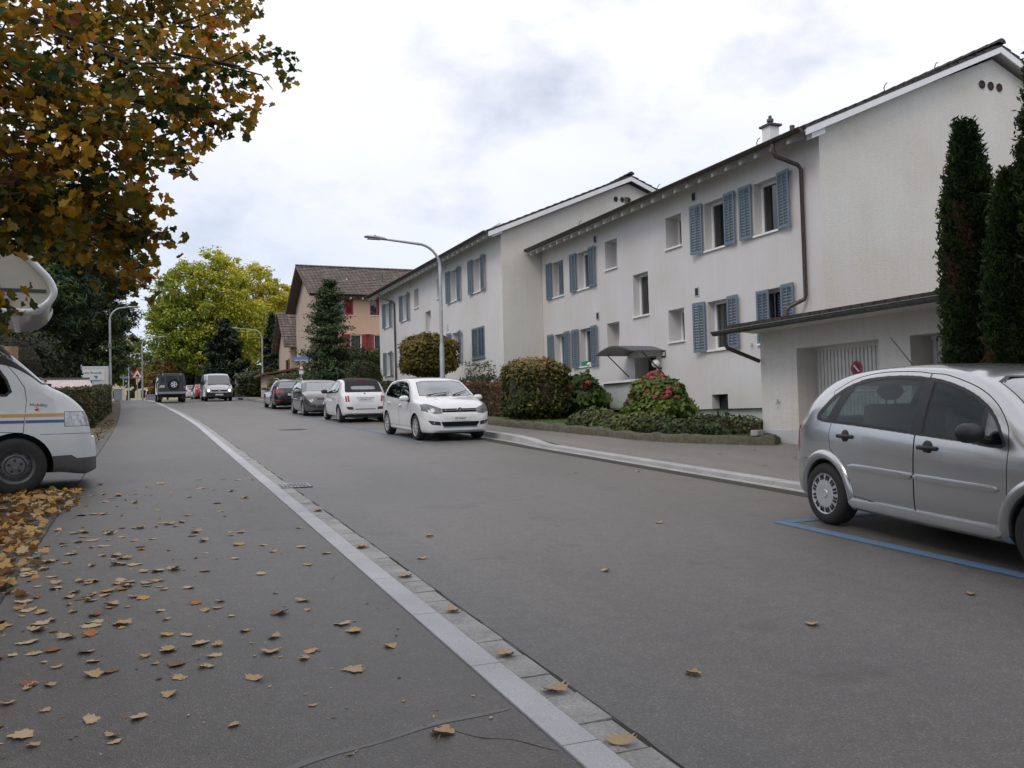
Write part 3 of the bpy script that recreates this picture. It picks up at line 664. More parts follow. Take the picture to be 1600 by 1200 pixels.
def vents(par,xc,yc,zc,m,dx):
    for k in range(3):
        b=MB(); b.lathe([(.105,-.02),(.105,.005),(.083,.005),(.083,.10)],14,axis='y',c=(xc+dx*k,yc-.005,zc)); q=b.build('vent_pipe',m,par,smooth=40)
        b=MB(); b.lathe([(0,.0),(.084,.0)],14,axis='y',c=(xc+dx*k,yc-.012,zc)); b.build('vent_hole',X['dark'],q)
vents(hA,19.32,YA0,9.32,mat('clay_pipe',(.22,.075,.055),.8),.31)
# tap on the facade
def tap(par,x,y,z):
    b=MB(); b.tube([(x,y,z),(x-.07,y,z),(x-.085,y,z-.05)],.014,8); b.tube([(x-.04,y,z),(x-.04,y,z+.045)],.009,6); b.obox((x-.04,y,z+.05),(.03,0,0),(0,.008,0),(0,0,.006)); return b.build('tap',X['steel'],par,smooth=40)
tap(hA,XA,17.35,2.95); tap(hA,XA,16.8,2.98)
# chimney, roof pipe, snow hooks
b=MB(); b.box(16.83,17.17,19.76,20.1,8.6,9.62); ch=b.build('chimney',X['white'],hA); b=MB(); b.box(16.77,17.23,19.69,20.17,9.622,9.68); b.build('cap',X['copper'],ch); b=MB(); b.lathe([(.06,9.68),(.06,9.79),(.10,9.79),(.10,9.86),(.05,9.88),(.05,9.96),(0,9.98)],16,c=(17.0,19.93,0)); b.build('flue',X['zinc'],ch,smooth=40)
b=MB(); b.tube([(14.6,24.2,8.0),(14.6,24.2,8.40)],.07,10); b.build('roof_pipe',X['copper'],hA,smooth=40); b=MB(); b.tube([(14.3,16.0,7.9),(14.3,16.0,8.12)],.06,10); b.build('roof_pipe',X['copper'],hA,smooth=40)
for (xh,yh) in ((14.0,16.9),(14.0,21.4),(17.9,14.95),(16.2,14.95),(14.0,26.4)):
    zh=7.5+(xh-13.38)*(RZ+.22-7.5)/(RX-13.38)+.07; b=MB(); b.tube([(xh,yh,zh),(xh-.03,yh,zh+.1),(xh+.02,yh,zh+.2),(xh+.08,yh,zh+.24)],.012,6); b.build('snow_hook',X['copper'],hA)
# things on the lower sill
b=MB(); b.box(XA-.03,XA+.17,26.18,26.52,lo+.006,lo+.17); tag(b.build('planter',X['greenplastic'],bevel=.01),'small green plastic box standing on a ground floor window sill','planter')
b=MB(); b.lathe([(0,0),(.09,0),(.11,.05),(.06,.10),(0,.11)],12,c=(XA-.01,25.95,lo+.005)); tag(b.build('cloth',X['white'],smooth=60),'white cloth bundle on the sill to the right of the green box','cloth')
b=MB(); b.lathe([(0,0),(.10,0),(.11,.05),(.05,.09),(0,.10)],12,c=(XA-.01,27.9,lo+.005)); tag(b.build('cloth',X['white'],smooth=60),'white cloth bundle on the leftmost ground floor window sill','cloth')
# ------------------------------------------------------------------ garage
gA=thing('garage','low white garage with ribbed doors and dark gutter below the cream gable','garage',(11.95,14.58,gz(14.6)+.05)); gA['world_parts']=1
GX=11.95; GT=2.98
b=MB(); wall_panel(b,'x',GX,-3,14.58,.1,GT,[(11.40,13.49,.1,2.56,.52),(8.60,10.72,.1,2.56,.52),(5.6,7.9,.1,2.56,.52)],.52)
b.add([(GX,14.58,.1),(18.2,14.58,.1),(18.2,14.58,3.6),(GX,14.58,GT)],[(3,2,1,0)]); b.add([(GX,-3,.1),(18.2,-3,.1),(18.2,-3,3.6),(GX,-3,GT)],[(0,1,2,3)]); b.add([(18.2,-3,.1),(18.2,14.58,.1),(18.2,14.58,3.6),(18.2,-3,3.6)],[(0,1,2,3)])
b.build('wall',X['garage'],gA,fix=False)
for (a_,e_,t__) in ((13.495,14.592,.93),(10.725,11.395,.82)):
    b=MB(); b.box(GX-.012,GX+.1,a_,e_,.1,t__); b.build('plinth',X['plinth'],gA)
for (a,e) in ((11.40,13.49),(8.60,10.72),(5.6,7.9)):
    b=MB(); n=22; w_=(e-a)/n; V=[]; xs=GX+.50
    for i in range(n):
        for (u,dx) in ((0,0),(.62,0),(.70,.035),(.92,.035)): V.append((xs+dx,a+(i+u)*w_))
    V.append((xs,e)); k=len(V); b.add([(p[0],p[1],.3) for p in V]+[(p[0],p[1],2.50) for p in V],[(i,i+1,k+i+1,k+i) for i in range(k-1)])
    b.box(xs-.01,xs+.03,a,e,2.501,2.56); dr=b.build('garage_door',mat('garage_door_paint',(.62,.615,.60),.5,5,.10),gA,fix=False)
    if a>11:
        b=MB(); b.lathe([(0,-.004),(.14,-.004)],24,axis='x',c=(xs-.012,12.42,2.10)); sg=b.build('no_parking_sign',X['signred'],dr)
        b=MB(); b.lathe([(0,-.006),(.09,-.006)],20,axis='x',c=(xs-.012,12.42,2.10)); b.build('sign_face',mat('sign_navy',(.04,.045,.09),.5),sg)
        b=MB(); b.obox((xs-.0205,12.42,2.10),(.001,0,0),(0,.062,.062),(0,.014,-.014)); b.build('slash',X['plate'],sg)
roof_slope('roof',gA,11.20,3.05,18.0,3.92,-3.2,14.80,X['roofA'],lift=.03)
b=MB(); b.add([(11.22,-3.1,3.04),(GX,-3.1,GT-.003),(GX,14.78,GT-.003),(11.22,14.78,3.04)],[(0,1,2,3)]); b.add([(11.22,-3.1,3.04),(11.22,14.78,3.04),(11.22,14.78,3.10),(11.22,-3.1,3.10)],[(0,1,2,3)]); b.add([(11.22,14.78,3.04),(18,14.78,3.04),(18,14.78,3.9),(11.22,14.78,3.1)],[(0,1,2,3)]); b.add([(GX,14.585,GT),(18,14.585,GT),(18,14.78,GT),(GX,14.78,GT)],[(0,1,2,3)]); b.build('soffit',X['soffit'],gA,fix=False)
gutter_run(gA,(11.13,-3.2,3.06),(11.13,15.05,3.02),.085,X['zinc'])
b=MB(); b.tube([(11.13,14.72,2.98),(11.13,14.72,2.78),(11.20,14.70,2.66),(11.95,14.62,2.38)],.042,12); b.build('downpipe',X['copper'],gA,smooth=50)
tap(gA,GX,14.05,1.50)
# ------------------------------------------------------------------ house B (further white block, set forward)
XB=12.34; YB0,YB1=29.60,48.0; BRX=17.95; BRZ=10.52; BEZ=8.35
hB=thing('apartment_house','farther white apartment house with a tall street lamp standing in front of its facade','house',(XB,YB0,gz(YB0))); hB['world_parts']=1
Bw=[(31.65,32.55,6.34,7.68),(34.52,35.42,6.34,7.68),(36.65,37.4,6.74,7.66,.4),(40.28,41.05,6.74,7.66,.4),(42.2,43.05,6.34,7.65),(45.6,46.5,6.34,7.65),(38.4,39.25,5.26,6.34),(34.52,35.42,3.66,4.95),(31.52,32.92,3.66,4.90),(42.2,43.05,3.66,4.92),(40.28,41.05,4.05,4.95),(36.65,37.4,4.05,4.95),(45.6,46.5,3.66,4.92)]
b=MB(); wall_panel(b,'x',XB,YB0,YB1,1.2,BEZ+.25,Bw,.26); b.build('wall',X['wallB'],hB,fix=False)
b=MB()
for yy,o in ((YB0,1),(YB1,-1)): b.add([(XB,yy,1.0),(24,yy,1.0),(24,yy,BEZ),(BRX,yy,BRZ),(XB,yy,BEZ+.1)],[(0,1,2,3,4)][::1])
b.add([(24,YB0,1),(24,YB1,1),(24,YB1,BEZ),(24,YB0,BEZ)],[(0,1,2,3)]); b.build('gable_wall',X['gable'],hB,fix=False)
for i,(a,e,s,t) in enumerate([q[:4] for q in Bw]):
    if i==8: 
        for q in range(2): shutter(hB,'x',XB,a+q*(e-a)/2,a+(q+1)*(e-a)/2,s,t,proud=.0)
        b=MB(); b.box(XB-.05,XB+.02,a-.04,e+.04,s-.05,s-.005); b.build('sill',X['shutter'],hB); continue
    window(hB,'x',XB,a,e,s,t,depth=.4 if i in (2,3) else .26)
    if i in (0,1,4,5,7,9,12):
        h=(e-a)/2+.015; shutter(hB,'x',XB,e+.03,e+.03+h,s-.03,t+.03,ajar=.05); shutter(hB,'x',XB,a-.03-h,a-.03,s-.03,t+.03,ajar=.12,hinge='hi')
for (y_,z_) in ((36.0,8.0),(41.6,7.98),(36.0,5.28)):
    b=MB(); b.box(XB-.02,XB+.01,y_-.1,y_+.1,z_-.13,z_+.13); b.build('vent',X['plinth'],hB)
roof_slope('roof',hB,11.72,8.16,BRX,BRZ+.22,YB0-.28,YB1+.3,X['roofA']); roof_slope('roof',hB,24.5,8.16,BRX,BRZ+.22,YB0-.28,YB1+.3,X['roofA']); ridge_tiles(hB,BRX,BRZ+.34,YB0-.3,YB1+.3,X['roofA'])
slab(hB,'soffit',11.74,8.158,BRX,BRZ+.218,YB0-.24,YB1+.28,.05,X['soffit']); slab(hB,'soffit',24.48,8.158,BRX,BRZ+.218,YB0-.24,YB1+.28,.05,X['soffit'])
slab(hB,'bargeboard',11.74,8.175,BRX,BRZ+.235,YB0-.275,YB0-.241,.19,X['white']); slab(hB,'bargeboard',24.48,8.175,BRX,BRZ+.235,YB0-.275,YB0-.241,.19,X['white'])
raf=None
for i in range(31):
    y_=YB0+.35+i*(YB1-YB0-.5)/30
    if raf is None:
        b=MB(); b.add([(11.76,-.05,8.10),(12.36,-.05,8.36),(12.36,.05,8.36),(11.76,.05,8.10),(11.76,-.05,8.0),(12.36,-.05,8.23),(12.36,.05,8.23),(11.76,.05,8.0)],[(0,1,2,3),(7,6,5,4),(0,4,5,1),(1,5,6,2),(2,6,7,3),(3,7,4,0)])
        raf=b.build('rafter',X['soffit'],hB); raf.location=(0,y_,0)
    else: o=raf.copy(); COL.objects.link(o); o.location=(0,y_,0)
b=MB(); b.add([(11.95,YB0-.20,8.16),(12.34,YB0-.20,8.33),(12.34,YB0-.03,8.33),(11.95,YB0-.03,8.16),(11.95,YB0-.20,8.0),(12.34,YB0-.20,8.17),(12.34,YB0-.03,8.17),(11.95,YB0-.03,8.0)],[(0,1,2,3),(7,6,5,4),(0,4,5,1),(1,5,6,2),(2,6,7,3),(3,7,4,0)]); b.build('purlin_end',X['white'],hB)
gutter_run(hB,(11.65,YB0-.25,8.20),(11.65,YB1+.25,8.26),.085,X['copper'],clips=False)
b=MB(); b.tube([(11.65,45.4,8.12),(11.65,45.4,7.95),(11.72,45.3,7.85),(12.2,44.6,7.55),(12.26,44.5,7.4),(12.26,44.4,2.0)],.05,10); b.build('downpipe',X['copper'],hB,smooth=50)
vents(hB,17.35,YB0,9.85,X['white'],.3)
# ------------------------------------------------------------------ peach house with red shutters, its annex and shed
OX0,OX1,OY0,OY1=11.1,24.,60.,69.6; OE=10.15; ORZ=12.75
hO=thing('house','peach plastered house with red shutters under a brown tiled roof','house',(OX0,OY0,gz(OY0))); hO['world_parts']=1
Ow=[(12.45,13.55,8.62,9.78),(14.75,15.85,8.62,9.78),(18,19.1,8.62,9.78),(13.3,14.1,5.9,7.25),(15.0,16.4,5.9,7.25),(18,19.1,5.9,7.25)]
b=MB(); wall_panel(b,'y',OY0,OX0,OX1,2.0,OE+.1,Ow,.2); b.build('wall',X['orange'],hO,fix=False)
b=MB(); b.add([(OX0,OY0,2),(OX0,OY1,2),(OX0,OY1,OE+.1),(OX0,(OY0+OY1)/2,ORZ-.1),(OX0,OY0,OE+.1)],[(0,1,2,3,4)]); b.add([(OX1,OY0,2),(OX1,OY1,2),(OX1,OY1,OE+.1),(OX1,(OY0+OY1)/2,ORZ-.1),(OX1,OY0,OE+.1)],[(0,1,2,3,4)]); b.add([(OX0,OY1,2),(OX1,OY1,2),(OX1,OY1,OE),(OX0,OY1,OE)],[(0,1,2,3)]); b.build('gable_wall',X['peachgable'],hO,fix=False)
for i,(a,e,s,t) in enumerate(Ow):
    window(hO,'y',OY0,a,e,s,t,frame=X['redframe'] if i<3 else X['white'],depth=.1,sillmat=X['white'],wings=2 if i<3 else 1,curtain=True)
    if i<3: shutter(hO,'y',OY0,a+.55,e-.06,s+.06,t-.06,proud=-.05,m=X['red'],bars=0,slats=14); 
    else: shutter(hO,'y',OY0,a-.62,a-.02,s-.02,t+.02,m=X['red'],bars=0,slats=14); shutter(hO,'y',OY0,e+.02,e+.62,s-.02,t+.02,m=X['red'],bars=0,slats=14)
ym=(OY0+OY1)/2
roof_slope('roof',hO,OY0-.7,OE-.22,ym,ORZ,OX0-.75,OX1+.6,X['roofO'],course=.36,axis='x'); roof_slope('roof',hO,OY1+.7,OE-.22,ym,ORZ,OX0-.75,OX1+.6,X['roofO'],course=.36,axis='x'); ridge_tiles(hO,ym,ORZ+.10,OX0-.75,OX1+.6,X['roofO'],axis='x')
b=MB(); 
for ya_,yb_ in ((OY0-.68,ym),(OY1+.68,ym)): b.add([(OX0-.72,ya_,OE-.24),(OX0-.72,yb_,ORZ-.02),(OX1+.58,yb_,ORZ-.02),(OX1+.58,ya_,OE-.24),(OX0-.72,ya_,OE-.34),(OX0-.72,yb_,ORZ-.12),(OX1+.58,yb_,ORZ-.12),(OX1+.58,ya_,OE-.34)],[(0,1,2,3),(7,6,5,4),(0,4,5,1),(1,5,6,2),(2,6,7,3),(3,7,4,0)])
b.build('eave_boards',mat('dark_eave',(.10,.075,.06),.8),hO)
gutter_run(hO,(OX0-.7,OY0-.78,OE-.16),(OX1+.6,OY0-.78,OE-.16),.08,X['copper'],clips=False)
for i in range(15):
    b=MB(); xx=OX0+.4+i*.85; b.box(xx,xx+.1,OY0-.68,OY0,OE-.46,OE-.345); b.build('rafter',X['soffit'],hO)
b=MB(); b.tube([(16.2,61.9,11.0),(16.2,61.9,12.0)],.045,8); b.build('roof_pipe',X['zinc'],hO); b=MB(); b.tube([(13.6,62.2,11.2),(13.6,62.2,11.55)],.06,8); b.build('roof_pipe',X['white'],hO)
b=MB(); b.lathe([(.07,-.02),(.07,.02)],10,axis='x',c=(OX0-.005,ym,11.6)); b.build('gable_vent',X['dark'],hO)
hC=thing('house','small peach annex with a steep tiled gable left of the red shuttered house','house',(10.6,73.5,gz(73))); hC['world_parts']=1
b=MB(); ax0,ax1,ay0,ay1,ae,ar=10.9,15,71.5,78,7.4,10.2; ay=(ay0+ay1)/2
b.add([(ax0,ay0,3),(ax0,ay1,3),(ax0,ay1,ae),(ax0,ay,ar),(ax0,ay0,ae)],[(0,1,2,3,4)]); b.add([(ax0,ay0,3),(ax1,ay0,3),(ax1,ay0,ae),(ax0,ay0,ae)],[(0,1,2,3)]); b.add([(ax0,ay1,3),(ax1,ay1,3),(ax1,ay1,ae),(ax0,ay1,ae)],[(0,1,2,3)]); b.add([(ax1,ay0,3),(ax1,ay1,3),(ax1,ay1,ae),(ax1,ay,ar),(ax1,ay0,ae)],[(4,3,2,1,0)])
b.build('wall',X['peachgable'],hC,fix=False)
roof_slope('roof',hC,ay0-.5,ae-.2,ay,ar+.25,ax0-.6,ax1+.3,X['roofO'],course=.36,axis='x'); roof_slope('roof',hC,ay1+.5,ae-.2,ay,ar+.25,ax0-.6,ax1+.3,X['roofO'],course=.36,axis='x')
b=MB(); b.box(ax0-.03,ax0,ay0+1.0,ay0+1.8,5.0,6.3); wv=b.build('window',X['winglass'],hC); b=MB(); b.box(ax0-.06,ax0-.031,ay0+.5,ay0+.98,4.95,6.35); b.build('shutter',X['wood'],hC); b=MB(); b.box(ax0-.06,ax0-.031,ay0+1.82,ay0+2.3,4.95,6.35); b.build('shutter',X['wood'],hC)
hS=thing('shed','low shed with a brown sloping roof behind the hedge','shed',(9.7,74,gz(74))); hS['world_parts']=1
b=MB(); b.box(8.7,11.6,69.5,73,3.0,4.9); b.build('wall',X['peachgable'],hS); b=MB(); b.add([(8.2,69,4.85),(12,69,5.45),(12,73.4,5.45),(8.2,73.4,4.85),(8.2,69,4.97),(12,69,5.62),(12,73.4,5.62),(8.2,73.4,4.97)],[(3,2,1,0),(4,5,6,7),(0,1,5,4),(1,2,6,5),(2,3,7,6),(3,0,4,7)]); b.build('roof',mat('brown_sheet_roof',(.16,.075,.045),.7,4,.3),hS)
# ------------------------------------------------------------------ street furniture
def lamp(label,x,y,arm,h=6.1,az=-1,tilt=.08,z=None):
    z=gz(y)+.1 if z is None else z
    t=thing('street_lamp',label,'street lamp',(x,y,z),'grey street lamps along the road')
    b=MB(); b.tube([(0,0,0),(0,0,2.35),(0,0,2.5)],[.085,.08,.062],14); p=b.build('pole_base',X['steel'],t,smooth=40)
    b=MB(); s=az; P=[(0,0,2.45),(0,0,h-1.05)]
    for k in range(1,9):
        a=PI/2*k/8; P.append((s*.75*(1-math.cos(a)),0,h-1.05+.75*math.sin(a)))
    P.append((s*(arm-.55),0,h-.30+tilt*(arm-1.3))); b.tube(P,[.058]*2+[.045]*8+[.034],12); b.build('pole',X['steel'],t,smooth=40)
    e=Vector(P[-1]); b=MB(); prof=[(-.02,.035),(.08,.06),(.30,.075),(.62,.05),(.70,.02)]; V=[]
    for (u,hh) in prof:
        wv=.06+.10*math.sin(min(1,max(0,(u+.05)/.6))*PI*.8)
        for k in range(10):
            a=2*PI*k/10; zc=math.sin(a); V.append((e.x+s*u,wv*math.cos(a),e.z+tilt*u+(hh*zc if zc>0 else .03*zc)))
    n=len(prof); b.add(V,[(i*10+k,i*10+(k+1)%10,(i+1)*10+(k+1)%10,(i+1)*10+k) for i in range(n-1) for k in range(10)]+[tuple(range(10)),tuple(range(n*10-1,n*10-11,-1))])
    hd=b.build('lamp_head',mat('lamp_head_grey',(.30,.31,.31),.5,6,.15),t,smooth=50)
    b=MB(); b.box(*sorted((e.x+s*.16,e.x+s*.6)),-.10,.10,e.z-.042+tilt*.3,e.z-.028+tilt*.3); b.build('diffuser',X['lamp'],hd)
    return t,e
t_,e=lamp('tall grey street lamp standing behind the white hatchback in front of the far white house',8.95,26.75,2.35,h=6.05)
b=MB(); b.lathe([(.035,0),(.035,.04),(0,.05)],10,c=(e.x-.36,0,e.z+.08)); b.build('sensor',X['signred'],t_)
lamp('grey street lamp arching over the right pavement near the concrete wall',9.45,78,2.4,h=6.2,z=3.40)
t_,e=lamp('grey street lamp beside the clipped hedge at the left edge of the pavement',-1.87,54,1.45,h=6.0,az=1,z=2.36)
b=MB(); b.lathe([(.085,3.35),(.095,3.36),(.095,3.62),(.085,3.63)],12); b.build('junction_box',X['bluegrey'],t_)
lamp('slim grey street lamp right beside the triangular warning sign',-.30,84.6,1.9,h=6.0,az=1,z=gz(84.6))
lamp('most distant of the street lamps, on the left beyond the warning sign',-1.9,112,2.2,h=6.0,az=1,z=gz(112))
# warning sign
t_=thing('warning_sign','red bordered triangular warning sign on a grey post at the left roadside','traffic sign',(-.75,88,gz(88)))
b=MB(); b.tube([(0,0,0),(0,0,2.9)],.04,10); b.build('post',X['steel'],t_)
b=MB(); b.prism([(-.58,2.05),(.58,2.05),(0,3.05)],'y',-.055,-.045); s_=b.build('sign_plate',X['signred'],t_); b=MB(); b.prism([(-.38,2.16),(.38,2.16),(0,2.82)],'y',-.066,-.056); b.build('sign_face',X['plate'],s_)
b=MB(); b.prism([(-.18,2.22),(.18,2.22),(.13,2.38),(.04,2.42),(.05,2.52),(-.06,2.52),(-.05,2.42),(-.13,2.36)],'y',-.072,-.067); b.build('symbol',X['ink'],s_)
# blue street name sign, small disc below
t_=thing('street_name_sign','blue street name sign on a thin grey post behind the dark grey car','street sign',(8.2,50,gz(50)+.12))
b=MB(); b.tube([(0,0,0),(0,0,2.72)],.03,10); b.build('post',X['steel'],t_)
b=MB(); b.box(-.42,.42,-.05,-.038,2.42,2.64); s_=b.build('name_plate',X['signblue'],t_); b=MB(); b.box(-.38,.38,-.056,-.051,2.44,2.47); b.build('white_line',X['plate'],s_)
b=MB(); b.lathe([(0,-.045),(.12,-.045)],16,axis='y',c=(0,0,2.02)); s_=b.build('round_sign',X['plate'],t_); b=MB(); b.lathe([(.085,-.05),(.12,-.05)],16,axis='y',c=(0,0,2.02)); b.build('ring',X['signred'],s_); b=MB(); b.box(-.12,.12,-.05,-.045,1.66,1.87); b.build('lower_plate',X['plate'],t_)
# metering cabinet by the entrance
t_=thing('mailbox_cabinet','pale grey mailbox cabinet on legs with a small roof beside the house entrance','mailbox',(13.2,22.4,1.2))
b=MB(); b.box(-.22,.22,-.82,.82,.24,1.04); cb=b.build('box',mat('cabinet_grey',(.44,.47,.46),.5,5,.08),t_,bevel=.01)
for yy in (-.82,0): 
    b=MB(); b.box(-.232,-.2205,yy+.02,yy+.80,.28,1.0); b.build('door',mat('cabinet_door_grey',(.47,.50,.49),.45,5,.08),cb)
b=MB(); b.obox((0,0,1.085),(.34,0,.035),(0,.93,0),(0,0,.022)); b.build('roof',X['white'],t_)
for yy in (-.76,.76):
    b=MB(); b.box(-.18,.18,yy-.04,yy+.04,-.4,.239); b.build('leg',X['white'],t_)
b=MB(); b.box(-.05,.0,-.7,.7,-.35,.235); b.build('rear_panel',X['wood'],t_)
# fence of upright wooden poles behind the camper
t_=thing('wooden_fence','tall fence of upright brown poles behind the motorhome','fence',(-3.75,19.5,gz(19.5)))
for i in range(11):
    b=MB(); x_=1.28-.22*i; b.tube([(x_,0,-.1),(x_+.01,0,2.15+.03*math.sin(i*2))],.095 if i else .13,12); b.build('pole',X['fencewood'],t_,smooth=50)
b=MB(); b.box(-1.3,1.3,.1,.14,.4,.5); b.box(-1.3,1.3,.1,.14,1.7,1.8); b.build('rail',X['fencewood'],t_)
tag(b and (lambda bb:(bb.tube([(-2.36,20.6,gz(20)-.1),(-2.36,20.6,gz(20)+1.65)],.06,8),bb.build('fence_post',X['concrete']))[1])(MB()),'slim grey post standing just right of the wooden poles','post')
# little wooden hut roof behind the hedge
t_=thing('wooden_hut','small wooden hut with a pinkish corrugated roof peeping over the hedge','hut',(-2.4,33.0,gz(33)+.12))
b=MB(); b.box(-.95,.55,-.35,.35,-.1,1.0); b.build('wall',X['wood'],t_)
b=MB(); V=[]; n=28
for i in range(n+1):
    u=-.75+1.45*i/n; w_=.012*math.sin(i*PI); d=.012*(i%2)
    V+=[(u+.12,-.5,1.02+d),(u-.12,.0,1.42+d)]
b.add(V,[(2*i,2*i+2,2*i+3,2*i+1) for i in range(n)]); b.build('roof',mat('pinkish_sheet',(.52,.42,.41),.6,4,.12),t_,fix=False)
b=MB(); b.add([(-.87,0,1.41),(.58,0,1.41),(.82,.5,1.0),(-.63,.5,1.0)],[(0,1,2,3)]); b.build('roof',X['wood'],t_,fix=False)
b=MB(); b.obox((-.15,0,1.44),(.76,0,0),(0,.05,0),(0,0,.03)); b.build('ridge_cap',X['zinc'],t_); b=MB(); b.obox((-.75,-.25,1.2),(.03,0,0),(0,.28,.24),(0,-.03,.03)); b.build('bargeboard',X['fencewood'],t_)
# concrete enclosure at the right, low wall, utility box, far buildings
t_=thing('concrete_wall','short grey concrete wall with plants on top beyond the dark estate car','wall',(8.4,84,gz(84)))
b=MB(); b.box(-.7,.9,0,.25,1.15,2.35); 
b.build('upper_slab',X['concrete'],t_); b=MB(); b.box(-.75,.95,-.06,.3,-.3,1.149); b.build('base',mat('brown_base',(.06,.05,.04),.9),t_)
t_=thing('garden_wall','low dark garden wall beyond the white van','wall',(8,92,gz(92))); b=MB(); b.box(-1.9,-.2,0,.3,-.3,.75); b.build('wall',X['concrete'],t_)
tag((lambda bb:(bb.box(-4.05,-3.0,128,129,gz(128)-.1,gz(128)+1.7),bb.box(-4.1,-2.95,127.95,129.05,gz(128)+1.71,gz(128)+1.8),bb.build('utility_box',X['bluegrey'],bevel=.03))[2])(MB()),'dark grey utility box at the far left end of the pavement','box')
t_=thing('far_building','far pale yellow building at the end of the street','house',(-5,190,gz(190))); t_['world_parts']=1; z=gz(190)
b=MB(); wall_panel(b,'y',190,-7.5,14,z-2,z+6.6,[(-6.2+i*2.6,-4.7+i*2.6,z+k,z+k+1.6) for i in range(7) for k in (1,4)],.2); b.add([(-7.5,190,z-2),(-7.5,200,z-2),(-7.5,200,z+6.6),(-7.5,190,z+6.6)],[(0,1,2,3)]); b.build('wall',mat('pale_yellow_plaster',(.50,.46,.30),.9,2,.12),t_,fix=False)
for i in range(7):
    for k in (1,4):
        b=MB(); b.box(-6.2+i*2.6,-4.7+i*2.6,190.2,190.25,z+k,z+k+1.6); b.build('window',X['winglass'],t_)
roof_slope('roof',t_,189.2,z+6.5,195,z+9.3,-8.2,14.5,X['roofO'],axis='x',course=.6); roof_slope('roof',t_,200.8,z+6.5,195,z+9.3,-8.2,14.5,X['roofO'],axis='x',course=.6)
t_=thing('road_sign_post','thin grey post with a small sign arm at the far left end of the pavement','sign post',(-2.6,118,gz(118))); b=MB(); b.tube([(0,0,0),(0,0,3.4)],.05,8); b.build('post',X['steel'],t_); b=MB(); b.box(-.5,.75,-.05,-.03,2.9,3.2); b.build('sign_arm',X['bluegrey'],t_)

# ------------------------------------------------------------------ vegetation
_h=[(0,-.36),(.10,-.33),(.26,-.40),(.38,-.36),(.37,-.20),(.50,-.13),(.56,.0),(.45,.03),(.42,.13),(.45,.28),(.36,.33),(.25,.27),(.17,.35),(.14,.47),(0,.58)]
MTPL=_h+[(-x,y) for x,y in _h[-2:0:-1]]
def unit(n):
    v=rng.normal(size=(n,3)); return v/np.linalg.norm(v,axis=1)[:,None]
def quads(name,P,Nrm,size,tint,m,parent=None,aspect=1.6,shape='quad',extra=None,smoothjit=0):
    """many leaves as one mesh: P centres, Nrm face normals, size per leaf, tint per leaf"""
    n=len(P); ref=unit(n); A=np.cross(Nrm,ref); A/=np.linalg.norm(A,axis=1)[:,None]+1e-9; B=np.cross(Nrm,A)
    if shape=='quad': tpl=np.array([(-.5,0),(0,-.32),(.5,0),(0,.32)]); fold=np.array([0,.0,0,.0])
    elif shape=='maple':
        tpl=np.array(MTPL); fold=np.abs(tpl[:,0])*.5-.25*tpl[:,1]**2
    elif shape=='blade': tpl=np.array([(-.5,-.05),(.5,-.03),(.5,.03),(-.5,.05)]); fold=np.zeros(4)
    k=len(tpl); tp=tpl*(1,1) if shape!='quad' else tpl*(aspect**.5,1/aspect**.5*1.3)
    V=P[:,None,:]+size[:,None,None]*(tp[None,:,0,None]*A[:,None,:]+tp[None,:,1,None]*B[:,None,:]+fold[None,:,None]*Nrm[:,None,:])
    V=V.reshape(-1,3); me=bpy.data.meshes.new(name)
    me.vertices.add(n*k); me.vertices.foreach_set('co',V.ravel().astype(np.float32))
    if shape=='maple':      # two halves folded along the midrib
        k2=k//2; h=list(range(0,k2+1)),list(range(k2,k))+[0]
        idx=np.concatenate([np.array(h[0]),np.array(h[1])]); li=(np.arange(n)[:,None]*k+idx[None,:]).ravel(); tot=np.tile([k2+1,k2+1],n)
    else: li=np.arange(n*k); tot=np.full(n,k)
    me.loops.add(len(li)); me.loops.foreach_set('vertex_index',li.astype(np.int32)); me.polygons.add(len(tot))
    st=np.concatenate([[0],np.cumsum(tot)[:-1]]); me.polygons.foreach_set('loop_start',st.astype(np.int32)); me.polygons.foreach_set('loop_total',tot.astype(np.int32))
    me.update(calc_edges=True); me.validate()
    a=me.attributes.new('tint','FLOAT','POINT'); a.data.foreach_set('value',np.repeat(tint,k).astype(np.float32))
    return link(name,me,m,parent)
def limbs(b,base,tips,r0,r1,n=6,sag=0,mid=.5):
    base=Vector(base)
    for t in tips:
        t=Vector(t); d=t-base; m1=base+d*.35+Vector((random.uniform(-.1,.1),random.uniform(-.1,.1),.12))*d.length*.4; m2=base+d*.7+Vector((random.uniform(-.08,.08),random.uniform(-.08,.08),.08))*d.length*.4
        b.tube([base,m1,m2,t],[r0,r0*.7+r1*.3,r0*.35+r1*.65,r1],n)
def crown_points(ell,n,clump_r,shell=.75,per=60,flat=.7):
    """leaf positions in clumps spread through ellipsoids [(c,r,weight)]"""
    W=np.array([e[2] for e in ell],float); W/=W.sum(); out=[];nrm=[];cl=[]
    nc=max(1,n//per)
    for i in range(nc):
        c,r,_=ell[rng.choice(len(ell),p=W)]; d=unit(1)[0]; rad=(shell+(1-shell)*rng.random())if rng.random()<.8 else rng.random()**.5
        cc=np.array(c)+np.array(r)*d*rad; cr_=clump_r*(.6+.8*rng.random())
        u=unit(per); rr_=rng.random(per)**.45
        out.append(cc+u*rr_[:,None]*cr_*np.array((1,1,flat))); v=u*.8+unit(per)*.9+np.array((0,0,.5)); nrm.append(v/np.linalg.norm(v,axis=1)[:,None]); cl.append(np.full(per,rng.random()))
    return np.concatenate(out),np.concatenate(nrm),np.concatenate(cl)
GREENYEL=[(0,(.08,.13,.02)),(.35,(.22,.29,.032)),(.65,(.44,.44,.055)),(1,(.68,.57,.075))]
